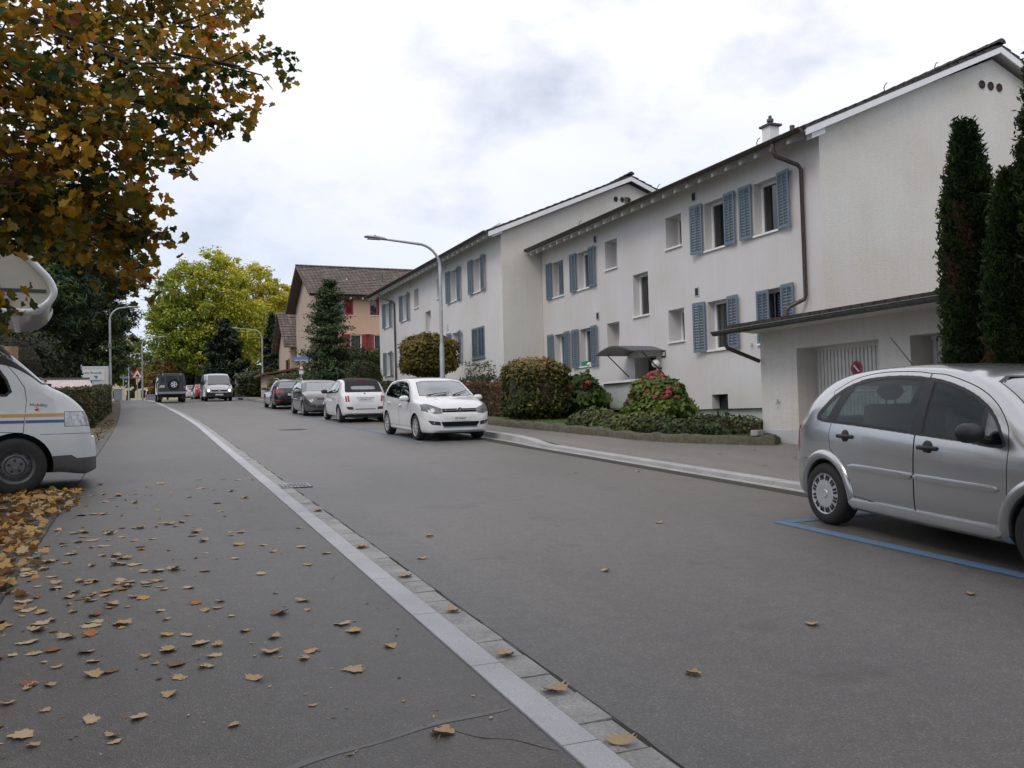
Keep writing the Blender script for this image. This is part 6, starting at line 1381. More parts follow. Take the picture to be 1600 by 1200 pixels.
ca=math.cos
mx_=road_matrix(6.63,5.06,-1,yaw=R(7.0))
t,bo,drs,bvh=car('parked_car','silver five door hatchback in the blue bay, cut off at the right edge',S,mx_,P_sil)
for s in (1,-1):
    strip_on(t,bvh,'door_moulding',[(x,.575+.012*(.8-x)) for x in (.74,.70,.5,.3,.1,-.06,-.09)],.062,.022,P_sil,s); strip_on(t,bvh,'door_moulding',[(x,.575+.012*(.8-x)) for x in (-.115,-.14,-.3,-.5,-.7,-.86,-.92)],.062,.022,P_sil,s)
    strip_on(t,bvh,'sill',[(x,.265) for x in (-.93,-.88,-.5,0,.4,.72,.78)],.10,.035,P_sil,s)
    for ax in S['axles']: flare(t,bvh,ax,S['arch'],s,P_sil,rad=.05,proud=.03)
    mirror_(t,bvh,.60,.93,s,X['black'],size=(.085,.115,.075),arm=.15)
for d_,s in drs:
    xx=-.0 if False else None
for s,(xa,za) in ((1,(0.0,0)),(-1,(0,0))):
    ds=[d for d,q in drs if q==s]
    handle_(ds[0],bvh,.045,.835,s,X['black'],L=.20,dark=X['black']); handle_(ds[1],bvh,-.98,.865,s,X['black'],L=.20,dark=X['black'])
b=MB(); b.tube([(-1.02,.0,1.485),(-1.36,.0,1.80)],.006,6); b.build('antenna',X['black'],t)
b=MB(); b.box(-1.78,-1.60,-.42,.42,1.25,1.275); b.build('spoiler',P_sil,t,bevel=.01)
strip_on(t,bvh,'bumper_moulding',[(-1.42,.60),(-1.5,.60),(-1.6,.60),(-1.7,.59),(-1.78,.58)],.05,.02,P_sil,-1); strip_on(t,bvh,'bumper_moulding',[(-1.42,.60),(-1.5,.60),(-1.6,.60),(-1.7,.59),(-1.78,.58)],.05,.02,P_sil,1)
plate_on(t,hitx(bvh,0,.62,-1).x,0,.62,'',-1)
b=MB(); b.box(.62,.95,-.6,.6,.75,.90); b.build('dashboard',X['dark'],t); b=MB(); b.lathe([(.17,-.012),(.185,0),(.17,.012),(.155,0)],20,axis='x',c=(.50,.36,.92),closed=True); b.build('steering_wheel',X['black'],t,smooth=60)
S_sil=S
# --- white hatchback facing us
P_wh=paintmat('white_car_paint',(.66,.66,.66),rough=.25)
B=Body([(-1.985,.5),(-1.975,.72),(-1.93,.93),(-1.82,1.10),(-1.63,1.30),(-1.42,1.405),(-1.0,1.455),(-.5,1.475),(0,1.46),(.28,1.415),(.58,1.28),(.86,1.12),(1.02,1.035),(1.2,.995),(1.5,.935),(1.74,.86),(1.87,.77),(1.94,.68),(1.975,.58),(1.985,.46)],
  [(-1.985,.62),(-1.92,.74),(-1.75,.80),(-1.3,.832),(-.6,.841),(.6,.841),(1.2,.832),(1.6,.80),(1.8,.745),(1.92,.64),(1.97,.54),(1.985,.48)],
  [(-1.985,.58),(-1.85,.93),(-1.5,.98),(-1,.955),(0,.915),(.9,.885),(1.3,.86),(1.7,.77),(1.985,.50)],
  [(-1.985,.32),(-1.8,.23),(-1.3,.19),(0,.18),(1.3,.19),(1.85,.20),(1.985,.26)],tumble=.34,K=4,nst=5)
DLO=smooth_poly([(.70,.905),(.60,1.02),(.42,1.17),(.15,1.31),(-.2,1.375),(-.7,1.385),(-1.1,1.35),(-1.36,1.24),(-1.47,1.10),(-1.40,1.01),(-.9,.975),(0,.935)],3); DI=inset(DLO,.018)
fd=clip_x(DI,lambda p:p[0]+.12); rd=clip_x(DI,lambda p:-.17-p[0])
door_f=[(.80,.30),(.84,.55),(.82,.80),(.74,.94),(.63,1.06),(.44,1.21),(.16,1.35),(-.13,1.405),(-.14,1.0),(-.15,.3)]; door_r=[(-.157,.30),(-.147,1.0),(-.137,1.407),(-.7,1.42),(-1.12,1.385),(-1.39,1.27),(-1.30,1.0),(-1.27,.8),(-1.06,.62),(-.96,.45),(-.93,.30)]
S=dict(body=B,axles=(1.135,-1.335),R=.30,dlo=DLO,panes=[('side_window',fd,X['glassdark']),('side_window',rd,X['glassdark'])],wind=[(-.665,1.03),(-.3,1.015),(.3,1.015),(.665,1.03),(.63,1.15),(.565,1.345),(.40,1.385),(-.40,1.385),(-.565,1.345),(-.63,1.15)],windx=.15,
  rearwin=[(-.55,1.02),(.55,1.02),(.48,1.33),(-.48,1.33)],rearx=-1.4,cab=(-1.62,.86),doors=[door_f,door_r],style='9',rim=X['cover'],arch=.34,seats=(.05,-.8,.98),
  flush=[('grille',[(-.42,.665),(.42,.665),(.42,.75),(-.42,.75)],1.5,4,X['grille'],False),('headlight',[(.425,.64),(.60,.63),(.80,.70),(.80,.845),(.70,.86),(.425,.755)],1.3,4,X['lampdark'],True),('lower_intake',[(-.40,.335),(.40,.335),(.46,.455),(-.46,.455)],1.6,4,X['grille'],False),('fog_lamp_grille',[(.47,.37),(.66,.39),(.72,.46),(.72,.485),(.485,.455)],1.5,4,X['black'],True),('tail_light',[(.5,.78),(.85,.75),(.85,.96),(.55,.96)],-4,-1.6,X['tail'],True)])
S_pol=S
t,bo,drs,bvh=car('parked_car','white five door hatchback facing us in the parking bay, nearest of the row',S,road_matrix(6.58,20.5,-1,yaw=R(-.5)),P_wh)
for s in (1,-1):
    mirror_(t,bvh,.66,.91,s,P_wh,size=(.07,.115,.07),arm=.13); strip_on(t,bvh,'sill',[(x,.25) for x in (-.95,-.9,0,.75,.8)],.06,.02,P_wh,s)
    ds=[d for d,q in drs if q==s]; handle_(ds[0],bvh,-.02,.80,s,P_wh,L=.17); handle_(ds[1],bvh,-1.05,.84,s,P_wh,L=.17)
    x_=hitx(bvh,s*.585,.425,1).x; disc_x(t,'fog_lamp',x_-.03,s*.59,.428,.04,1,X['lamp'],14,.02)
    b=MB(); Pq=[(hitx(bvh,s*yy,zz,1)+Vector((.006,0,0))) for yy,zz in ((.40,.335),(.43,.38),(.465,.455))]; b.tube(Pq,.008,6); b.build('chrome_edge',X['chrome'],t)
b=MB(); Pq=[(hitx(bvh,yy,.335,1)+Vector((.006,0,0))) for yy in np.linspace(-.40,.40,9)]; b.tube(Pq,.010,6); b.build('lower_trim',mat('dull_blue_trim',(.12,.15,.22),.4),t)
b=MB(); Pq=[(hitx(bvh,yy,.716,1)+Vector((.004,0,0))) for yy in np.linspace(-.42,.42,9)]; b.tube(Pq,.0035,6); b.build('grille_strip',X['chrome'],t)
wipers(t,bvh,[(.15,1.035,.57,1.13),(-.50,1.035,.10,1.10)])
xl=hitx(bvh,0,.715,1).x+.012; lg=disc_x(t,'badge',xl,0,.715,.066,1,X['chrome'],24); b=MB(); b.lathe([(0,xl+.0135),(.050,xl+.0135)],20,axis='x',c=(0,0,.715)); b.build('badge_face',mat('badge_navy',(.03,.035,.06),.3),lg)
for (w1,zc,hh) in ((.020,.735,.024),(.032,.697,.024)):
    b=MB(); pts=[(-w1,zc+hh*.8),(-w1*.45,zc-hh),(0,zc+hh*.5 if zc<.71 else zc-hh*.9),(w1*.45,zc-hh),(w1,zc+hh*.8)]; 
    if zc>.71: pts=[(-w1,zc+hh*.7),(0,zc-hh*.7),(w1,zc+hh*.7)]
    b.tube([(xl+.016,y,z) for y,z in pts],.0055,6); b.build('badge_letter',X['chrome'],lg)
xp_=hitx(bvh,0,.535,1).x; plate_on(t,xp_,0,.525,'BE 84667',1,w=.42,h=.095)
disc_x(t,'grille_emblem',hitx(bvh,-.33,.715,1).x,-.33,.712,.022,1,X['chrome'],12)
# --- small white car with black soft top, seen from behind
B=Body([(-1.775,.44),(-1.768,.60),(-1.735,.78),(-1.69,.90),(-1.60,.985),(-1.46,1.10),(-1.27,1.30),(-1.10,1.415),(-.8,1.465),(-.35,1.482),(0,1.465),(.3,1.39),(.58,1.23),(.80,1.07),(.93,1.005),(1.2,.96),(1.46,.87),(1.64,.73),(1.74,.58),(1.775,.44)],
  [(-1.775,.58),(-1.72,.68),(-1.58,.745),(-1.3,.79),(-.9,.81),(0,.813),(.8,.81),(1.3,.785),(1.55,.72),(1.7,.60),(1.775,.46)],
  [(-1.775,.56),(-1.65,.85),(-1.4,.935),(-1,.955),(0,.935),(.8,.905),(1.2,.87),(1.5,.76),(1.775,.46)],
  [(-1.775,.31),(-1.6,.25),(-1.2,.20),(0,.185),(1.2,.2),(1.65,.23),(1.775,.30)],tumble=.36,K=4,nst=5)
DLO=smooth_poly([(.62,.95),(.50,1.07),(.28,1.23),(0,1.345),(-.4,1.385),(-.75,1.355),(-.98,1.23),(-1.05,1.08),(-.98,1.0),(-.4,.975),(.2,.96)],3); DI=inset(DLO,.018)
fd=clip_x(DI,lambda p:p[0]+.50); rd=clip_x(DI,lambda p:-.56-p[0])
door_f=[(.72,.30),(.76,.6),(.74,.88),(.64,1.02),(.42,1.18),(.2,1.30),(0,1.375),(-.4,1.42),(-.56,1.41),(-.58,1.0),(-.56,.7),(-.52,.30)]
S=dict(body=B,axles=(1.14,-1.16),R=.293,dlo=DLO,panes=[('side_window',fd,X['glassdark']),('quarter_window',rd,X['glassdark'])],wind=[(-.60,1.02),(.60,1.02),(.50,1.37),(-.50,1.37)],windx=.2,
  rearwin=smooth_poly([(-.36,1.10),(.36,1.10),(.40,1.16),(.34,1.22),(-.34,1.22),(-.40,1.16)],3),rearx=-1.0,rearseal=.006,cab=(-1.38,.82),doors=[door_f],style='10',rim=X['alloy'],arch=.33,seats=(-.1,-.75,.98),
  flush=[('tail_light',[(.52,.70),(.585,.69),(.60,.90),(.545,.91)],-4,-1.5,X['tail'],True),('tail_light',[(.60,.69),(.66,.70),(.67,.88),(.61,.90)],-4,-1.4,X['tail'],True),('reflector',[(.40,.43),(.58,.44),(.64,.50),(.62,.535),(.42,.525)],-4,-1.4,mat('dark_reflector',(.09,.012,.012),.3,coat=1),True),('rear_slot',[(-.34,.435),(.34,.435),(.34,.465),(-.34,.465)],-4,-1.5,X['black'],False),('headlight',[(.45,.60),(.66,.60),(.66,.78),(.45,.78)],1.3,4,X['lamp'],True)])
t,bo,drs,bvh=car('parked_car','small white car with black folding soft top seen from behind',S,road_matrix(6.72,30.0,1),P_wh)
for s in (1,-1):
    mirror_(t,bvh,.58,.96,s,X['black'],size=(.07,.11,.075),arm=.14); ds=[d for d,q in drs if q==s]; handle_(ds[0],bvh,-.42,.82,s,X['chrome'],L=.16)
# soft top: a skin slightly proud of the roof, from header to above the boot, with the rear window left free
soft=boolop(B.mesh('st',off=-.008),[B.mesh('st2',off=.004)],'DIFFERENCE')
b=MB(); b.prism([(-.565,1.465),(-.57,1.36),(-.63,1.05),(-.60,1.0),(.60,1.0),(.63,1.05),(.57,1.36),(.565,1.465),(.3,1.6),(-.3,1.6)],'x',-1.62,.30,0); soft=boolop(soft,[b.mesh('c')],'INTERSECT')
b=MB(); b.prism([(.35,1.0),(.35,1.36),(-.9,1.36),(-1.08,1.2),(-1.12,1.0)],'y',-1,1,0); soft=boolop(soft,[b.mesh('c')],'DIFFERENCE')
b=MB(); b.prism([(-1.62,.90),(-1.62,1.015),(-1.30,1.015),(-1.0,1.0),(-1,.9)],'y',-1,1,0); soft=boolop(soft,[b.mesh('c'),x_prism(S['rearwin'],-4,-1.0,0)],'DIFFERENCE')
link('soft_top',soft,mat('black_canvas',(.020,.019,.019),.9,80,.3),t,smooth=30)
b=MB(); x_=hitx(bvh,0,1.385,-1).x; b.obox((x_-.012,0,1.39),(.012,0,0),(0,.16,0),(0,0,.014)); b.build('brake_light',X['tail'],t)
x_=hitx(bvh,0,.80,-1).x; plate_on(t,x_-.012,0,.765,'ZH 496 118',-1,w=.48,h=.10); b=MB(); b.tube([(x_-.02,-.30,.845),(x_-.025,.30,.845)],.014,8); b.build('chrome_bar',X['chrome'],t); b=MB(); b.tube([(x_-.02,-.26,.695),(x_-.02,.26,.695)],.012,8); b.build('plate_trim',X['chrome'],t); disc_x(t,'badge',hitx(bvh,0,.955,-1).x,0,.955,.035,-1,X['chrome'],16)
b=MB(); b.tube([(-1.70,.36,.30),(-1.80,.36,.30)],.035,12); b.build('exhaust',X['chrome'],t,smooth=40)
# --- dark grey hatchback facing us
P_gr=paintmat('dark_grey_paint',(.10,.098,.098),metal=.5,rough=.3)
B=Body([(-2.128,.5),(-2.118,.74),(-2.06,.95),(-1.93,1.13),(-1.72,1.31),(-1.5,1.395),(-1.0,1.44),(-.5,1.452),(0,1.43),(.3,1.375),(.62,1.235),(.95,1.055),(1.12,.985),(1.35,.95),(1.65,.885),(1.9,.79),(2.02,.70),(2.09,.60),(2.128,.46)],
  [(-2.128,.66),(-2.05,.78),(-1.8,.86),(-1.3,.892),(-.6,.9),(.6,.9),(1.3,.89),(1.7,.855),(1.95,.77),(2.08,.64),(2.128,.5)],
  [(-2.128,.58),(-1.95,.93),(-1.5,.975),(-1,.955),(0,.915),(.9,.88),(1.4,.85),(1.8,.76),(2.128,.5)],
  [(-2.128,.32),(-1.9,.22),(-1.3,.18),(0,.17),(1.3,.18),(1.95,.19),(2.128,.26)],tumble=.36,K=3,nst=4)
DLO=smooth_poly([(.78,.90),(.68,.99),(.45,1.15),(.15,1.28),(-.2,1.345),(-.8,1.355),(-1.2,1.31),(-1.5,1.17),(-1.58,1.06),(-1.4,1.0),(-.9,.975),(0,.935)],3); DI=inset(DLO,.018)
fd=clip_x(DI,lambda p:p[0]+.12); rd=clip_x(DI,lambda p:-.17-p[0])
S_golf=dict(body=B,axles=(1.29,-1.33),R=.315,dlo=DLO,panes=[('side_window',fd,X['glassdark']),('side_window',rd,X['glassdark'])],wind=[(-.70,1.0),(.70,1.0),(.58,1.335),(-.58,1.335)],windx=.15,rearwin=[(-.58,1.0),(.58,1.0),(.5,1.32),(-.5,1.32)],rearx=-1.5,cab=(-1.75,.92),
  doors=[[(.92,.30),(.95,.55),(.92,.80),(.82,.93),(.70,1.03),(.47,1.185),(.16,1.32),(-.13,1.375),(-.14,1.0),(-.15,.3)]],style='10',rim=X['alloy'],arch=.36,seats=(.05,-.85,.96),
  flush=[('grille',[(-.45,.655),(.45,.655),(.45,.72),(-.45,.72)],1.6,4,X['black'],False),('headlight',[(.455,.63),(.64,.62),(.86,.68),(.86,.80),(.72,.80),(.455,.725)],1.4,4,X['lampdark'],True),('lower_intake',[(-.45,.32),(.45,.32),(.45,.44),(-.45,.44)],1.6,4,X['black'],False),('fog_lamp_grille',[(.50,.34),(.70,.36),(.74,.44),(.50,.44)],1.5,4,X['black'],True),('tail_light',[(.5,.78),(.9,.75),(.9,.95),(.55,.95)],-4,-1.7,X['tail'],True)])
def golf_extra(t,drs,bvh,paint,txt):
    for s in (1,-1):
        mirror_(t,bvh,.74,.91,s,paint,size=(.07,.12,.07),arm=.13); ds=[d for d,q in drs if q==s]; handle_(ds[0],bvh,-.02,.81,s,paint,L=.17)
    plate_on(t,hitx(bvh,0,.52,1).x,0,.51,txt,1,w=.45,h=.10); disc_x(t,'badge',hitx(bvh,0,.69,1).x,0,.69,.06,1,X['chrome'],16)
t,bo,drs,bvh=car('parked_car','dark grey hatchback facing us behind the small white soft top car',S_golf,road_matrix(6.62,36.1,-1),P_gr); golf_extra(t,drs,bvh,P_gr,'ZH 73 204'); grey_car=t
# --- black estate seen from behind
P_bk=paintmat('black_paint',(.012,.012,.013),rough=.18)
B=Body([(-2.385,.5),(-2.375,.74),(-2.33,.95),(-2.22,1.15),(-2.06,1.33),(-1.9,1.42),(-1.4,1.47),(-.6,1.495),(0,1.47),(.4,1.39),(.75,1.22),(1.05,1.05),(1.25,.98),(1.5,.94),(1.85,.87),(2.15,.77),(2.28,.66),(2.36,.54),(2.385,.46)],
  [(-2.385,.66),(-2.3,.80),(-2.0,.88),(-1.4,.905),(-.6,.91),(.6,.91),(1.4,.90),(1.9,.86),(2.2,.76),(2.34,.64),(2.385,.5)],
  [(-2.385,.60),(-2.2,.95),(-1.7,1.0),(-1,.98),(0,.94),(1,.90),(1.5,.87),(2,.77),(2.385,.5)],
  [(-2.385,.34),(-2.1,.24),(-1.4,.19),(0,.18),(1.4,.19),(2.2,.2),(2.385,.28)],tumble=.34,K=3,nst=4)
DLO=smooth_poly([(.85,.93),(.72,1.04),(.48,1.20),(.15,1.34),(-.3,1.39),(-1.2,1.385),(-1.75,1.33),(-1.98,1.19),(-2.03,1.08),(-1.9,1.03),(-1,1.0),(0,.96)],3); DI=inset(DLO,.016)
S=dict(body=B,axles=(1.42,-1.29),R=.325,dlo=DLO,panes=[('side_window',clip_x(DI,lambda p:p[0]+.10),X['glassdark']),('side_window',clip_x(clip_x(DI,lambda p:-.16-p[0]),lambda p:p[0]+1.18),X['glassdark']),('quarter_window',clip_x(DI,lambda p:-1.24-p[0]),X['glassdark'])],
  wind=[(-.72,1.0),(.72,1.0),(.6,1.37),(-.6,1.37)],windx=.15,rearwin=[(-.70,1.03),(.70,1.03),(.60,1.37),(-.60,1.37)],rearx=-1.85,cab=(-2.1,1.0),trimmat=X['black'],
  doors=[[(.97,.30),(1.0,.6),(.95,.85),(.85,.98),(.5,1.24),(.15,1.375),(-.12,1.42),(-.13,1.0),(-.13,.3)],[(-.137,.3),(-.137,1.0),(-.127,1.42),(-1.1,1.42),(-1.18,1.0),(-1.1,.8),(-.9,.55),(-.85,.3)]],style='7',rim=X['alloy'],arch=.37,seats=(.1,-.8,.98),
  flush=[('tail_light',[(.42,.84),(.9,.80),(.92,.99),(.46,.98)],-4,-1.85,X['tail'],True),('plate_recess',[(-.36,.66),(.36,.66),(.40,.82),(-.40,.82)],-4,-2.2,X['black'],False),('reflector',[(.55,.42),(.78,.42),(.78,.46),(.55,.46)],-4,-1.9,X['tail'],True),('headlight',[(.45,.64),(.85,.66),(.85,.80),(.45,.73)],1.5,4,X['lamp'],True)])
t,bo,drs,bvh=car('parked_car','black estate car with roof rails seen from behind, farthest of the parked row',S,road_matrix(6.66,45.6,1),P_bk)
for s in (1,-1):
    mirror_(t,bvh,.80,.95,s,P_bk,size=(.075,.12,.075),arm=.13)
    for d in [d for d,q in drs if q==s][:2]: pass
    handle_([d for d,q in drs if q==s][0],bvh,0,.85,s,P_bk); handle_([d for d,q in drs if q==s][1],bvh,-1.0,.87,s,P_bk)
    b=MB(); b.tube([(.15,s*.60,1.44),(.05,s*.60,1.51),(-.4,s*.605,1.535),(-1.3,s*.60,1.52),(-1.75,s*.58,1.48),(-1.85,s*.575,1.41)],.018,8); b.build('roof_rail',X['alloy'],t,smooth=50)
plate_on(t,hitx(bvh,0,.74,-1).x,0,.735,'ZH 281 54',-1,w=.48,h=.10,m=X['plate']); b=MB(); x_=hitx(bvh,0,.50,-1).x; b.box(x_-.01,x_+.02,-.72,.72,.53,.545); b.build('chrome_strip',X['chrome'],t)

# --- boxy vehicles built with their own simple loft
def loft(sections,mats,par,name,smooth=30):
    """sections: list of (x, [(y,z)...half profile bottom->top])"""
    b=MB(); V=[]; 
    for x,h in sections: V+=[(x if not callable(x) else x(z),y,z) for y,z in h]+[(x,-y,z) for y,z in h[::-1] if y>1e-6]
    n=len(V)//len(sections); k=len(sections)
    b.add(V,[(i*n+j,i*n+(j+1)%n,(i+1)*n+(j+1)%n,(i+1)*n+j) for i in range(k-1) for j in range(n)]+[tuple(range(n-1,-1,-1)),tuple((k-1)*n+j for j in range(n))])
    return b.build(name,mats,par,smooth=smooth)
# black off-roader from behind
t=thing('off_road_car','boxy black off-road car with a spare wheel on its back door','car',mat=road_matrix(1.52,64.2,1,yaw=R(-2.5)))
def sec(w,zb,z1,zt,wt): return [(0,zb),(w-.03,zb),(w,zb+.04),(w,z1),(w-.015,z1+.03),(wt+.01,zt-.10),(wt-.06,zt-.02),(wt-.2,zt),(0,zt+.015)]
loft([(-1.9,sec(.87,.55,1.22,1.93,.76)),(-1.86,sec(.89,.5,1.22,1.97,.79)),(.25,sec(.89,.5,1.22,1.97,.79)),(.30,sec(.89,.5,1.22,1.95,.79)),(.62,sec(.89,.5,1.22,1.27,.8)),(1.85,sec(.86,.5,1.15,1.20,.8)),(1.9,sec(.84,.55,1.1,1.15,.78))],P_bk,t,'body')
def winbox(par,name,x0,x1,y0,y1,z0,z1,m=None):
    b=MB(); b.box(x0,x1,y0,y1,z0,z1); return b.build(name,m or X['winglass'],par,bevel=.0)
winbox(t,'rear_window',-1.915,-1.89,-.36,.36,1.32,1.80); winbox(t,'rear_window',-1.905,-1.885,-.70,-.44,1.34,1.76); winbox(t,'rear_window',-1.905,-1.885,.44,.70,1.34,1.76)
for s in (1,-1):
    for (a,e) in ((-1.75,-.85),(-.7,-.05)): 
        b=MB(); b.add([(a,s*.865,1.32),(e,s*.865,1.32),(e,s*.80,1.80),(a,s*.80,1.80),(a,s*.885,1.32),(e,s*.885,1.32),(e,s*.82,1.80),(a,s*.82,1.80)],[(0,1,2,3),(7,6,5,4),(0,4,5,1),(1,5,6,2),(2,6,7,3),(3,7,4,0)]); b.build('side_window',X['winglass'],t)
    winbox(t,'tail_light',-1.915,-1.885,*sorted((s*.74,s*.84)),.86,.96,X['tail']); winbox(t,'indicator',-1.915,-1.885,*sorted((s*.74,s*.84)),1.0,1.08,X['lamp'])
    b=MB(); b.box(-1.75,-1.73,*sorted((s*.58,s*.88)),.22,.62); b.build('mud_flap',X['black'],t)
    for ax in (1.3,-1.25): make_wheel(t,ax,s*.87,.375,.24,'5',X['alloy'],s,0)
    b=MB(); b.box(.42,.5,*sorted((s*.92,s*1.08)),1.32,1.52); b.build('mirror',X['black'],t)
winbox(t,'bumper',-2.0,-1.9,-.86,.86,.60,.74,X['steel']); winbox(t,'underbody',-1.7,1.7,-.6,.6,.35,.5,X['dark'])
for s in (1,-1): pass
plate_on(t,-1.925,.60,1.10,'',-1,w=.30,h=.16)
b=MB(); b.lathe([(.20,-2.08),(.22,-2.10),(.35,-2.10),(.375,-2.06),(.375,-1.94),(.35,-1.91),(0,-1.91)],28,axis='x',c=(0,-.12,1.22)); sp=b.build('spare_wheel',X['rubber'],t,smooth=40); b=MB(); b.lathe([(.0,-2.06),(.06,-2.07),(.07,-2.05),(.20,-2.05),(.235,-2.09)],24,axis='x',c=(0,-.12,1.22)); 
for k in range(5): a=2*PI*k/5; b.lathe([(0,-2.056),(.045,-2.056)],10,1,axis='x',c=(0,-.12+.13*math.cos(a),1.22+.13*math.sin(a)))
rm=b.build('rim',[X['chrome'],X['dark']],sp,smooth=40)
for s in (1,-1): disc_x(t,'work_lamp',-1.9,s*.55,1.90,.05,-1,X['lamp'],12)
# white van driving towards us with lit headlights
t=thing('white_van','white panel van with headlights on driving towards us','van',mat=road_matrix(4.72,66.5,-1,yaw=R(-1)))
def vs_(w,zb,zs,zt,wt): return [(0,zb),(w-.04,zb),(w,zb+.06),(w,zs),(w-.02,zs+.05),(wt,zt-.16),(wt-.09,zt-.04),(wt-.25,zt),(0,zt+.02)]
loft([(-2.3,vs_(.93,.35,1.1,1.92,.80)),(-2.25,vs_(.95,.3,1.1,1.96,.82)),(.9,vs_(.95,.3,1.1,1.96,.82)),(1.2,vs_(.95,.3,1.1,1.88,.80)),(1.6,vs_(.95,.3,1.08,1.50,.78)),(1.85,vs_(.94,.3,1.02,1.20,.78)),(2.2,vs_(.92,.3,.92,1.05,.78)),(2.36,vs_(.86,.32,.80,.92,.74)),(2.45,vs_(.74,.36,.62,.72,.64))],P_wh,t,'body')
b=MB(); P=[(1.92,-.74,1.20),(1.92,.74,1.20),(1.30,.66,1.82),(1.30,-.66,1.82)]; d=Vector((.03,0,.03)); b.add([Vector(p)+d for p in P]+[Vector(p)-d for p in P],[(0,1,2,3),(7,6,5,4),(0,4,5,1),(1,5,6,2),(2,6,7,3),(3,7,4,0)]); b.build('windscreen',mat('van_glass',(.10,.11,.12),.05,spec=1,coat=1),t)
winbox(t,'bumper',2.28,2.47,-.88,.88,.30,.62,X['black']); winbox(t,'grille',2.40,2.475,-.52,.52,.70,.80,X['black'])
el=bpy.data.materials.new('headlight_glow'); el.use_nodes=True; bb=el.node_tree.nodes['Principled BSDF']; bb.inputs['Emission Color'].default_value=(1,.9,.7,1); bb.inputs['Emission Strength'].default_value=5; bb.inputs['Base Color'].default_value=(.8,.8,.75,1)
for s in (1,-1):
    winbox(t,'headlight_housing',2.33,2.45,*sorted((s*.55,s*.84)),.68,.86,X['lamp']); disc_x(t,'headlight',2.455,s*.70,.77,.075,1,el,14)
    b=MB(); b.box(1.45,1.55,*sorted((s*.97,s*1.17)),1.15,1.42); b.build('mirror',X['black'],t)
    b=MB(); b.box(.55,1.45,*sorted((s*.93,s*.957)),1.18,1.62); b.build('side_window',X['winglass'],t)
    for ax in (1.55,-1.45): make_wheel(t,ax,s*.93,.33,.22,'5',X['alloy'],s,0)
plate_on(t,2.472,0,.47,'',1); disc_x(t,'badge',2.47,0,.77,.08,1,X['chrome'],16); winbox(t,'underbody',-2,2,-.7,.7,.2,.34,X['dark'])
# white box truck parked at the left
t=thing('white_truck','white box truck with lettering on its side parked behind the clipped hedge','truck',mat=Matrix.Translation((-3.85,72,gz(72))))
b=MB(); b.box(-2.6,1.28,-1.15,1.15,.55,2.62); bx_=b.build('box_body',P_wh,t,bevel=.05)
b=MB(); b.box(-2.4,1.0,-1.165,-1.151,1.6,2.35); pn=b.build('side_panel',X['white'],bx_); b=MB(); b.box(-1.1,.15,-1.18,-1.151,.85,1.5); b.build('window',X['winglass'],bx_)
text_on(bx_,'Trans Ricardo',.25,frame_mat((.12,-1.172,2.13),(1,0,0),(0,0,1)),X['ink']); b=MB(); b.prism([(.30,1.86),(.45,1.66),(.55,1.80),(.52,1.92),(.2,1.92)],'y',-1.172,-1.1655); b.build('emblem',X['signblue'],bx_); b=MB(); b.tube([(.05,-1.17,1.6),(.35,-1.17,1.54),(.7,-1.17,1.6)],.02,6); b.build('emblem',X['signblue'],bx_)
for s in (1,-1):
    b=MB(); b.box(1.281,1.30,*sorted((s*.8,s*1.0)),.7,.95); b.build('tail_light',X['tail'],t)
    for ax in (-1.6,.6): make_wheel(t,ax,s*1.1,.4,.25,'steel',X['steel'],s,0)
b=MB(); b.box(-2.4,1.2,-.9,.9,.4,.549); b.build('chassis',X['dark'],t)
# silver minivan far away, a scooter, and cars parked beyond the van: copies with their own paint
def recolour(o,old,new):
    for q in [o]+list(o.children_recursive):
        if q.type=='MESH' and q.data.materials and q.data.materials[0] and q.data.materials[0].name==old.name:
            q.data=q.data.copy(); q.data.materials[0]=new
bpy.context.view_layer.update()
for (x_,y_,lab,pm) in [(5.25,77.5,'dark car parked directly behind the white van',P_bk),(4.80,84.5,'red hatchback parked beyond the white van',paintmat('red_paint',(.30,.02,.02))),(4.15,92,'white hatchback parked farthest, between the black off-roader and the red car',P_wh)]:
    c=copy_tree(grey_car); c.matrix_world=road_matrix(x_,y_,1 if pm is not P_bk else -1,yaw=R(-3)); c['label']=lab; bpy.context.view_layer.update(); recolour(c,P_gr,pm)
    for q in c.children_recursive:
        if q.name.startswith('lettering'): pass
t=thing('minivan','silver minivan far off at the end of the street seen from behind','car',mat=road_matrix(.75,137,1,z=gz(137)))
loft([(-2.1,vs_(.80,.35,1.0,1.72,.66)),(-2.05,vs_(.86,.3,1.05,1.78,.72)),(.3,vs_(.88,.3,1.05,1.80,.74)),(.9,vs_(.88,.3,1.0,1.45,.7)),(1.3,vs_(.88,.3,.95,1.08,.7)),(2.0,vs_(.8,.3,.8,.9,.65))],P_sil,t,'body'); winbox(t,'rear_window',-2.13,-2.08,-.68,.68,1.12,1.58)
for s in (1,-1):
    winbox(t,'tail_light',-2.12,-2.05,*sorted((s*.70,s*.85)),.75,1.05,X['tail'])
    for ax in (1.3,-1.3): make_wheel(t,ax,s*.86,.31,.2,'5',X['alloy'],s,0)
# --- motorhome at the left: cab front with alcove, facing the road
P_mh=paintmat('motorhome_white',(.60,.62,.62),rough=.3)
mz=gz(13.6)+.0
t=thing('motorhome','white motorhome with yellow and blue stripes and a sleeping alcove over the cab','motorhome',mat=Matrix.Translation((-1.65,13.49,gz(12.7)))@Matrix.Rotation(R(6.5),4,'Z'))
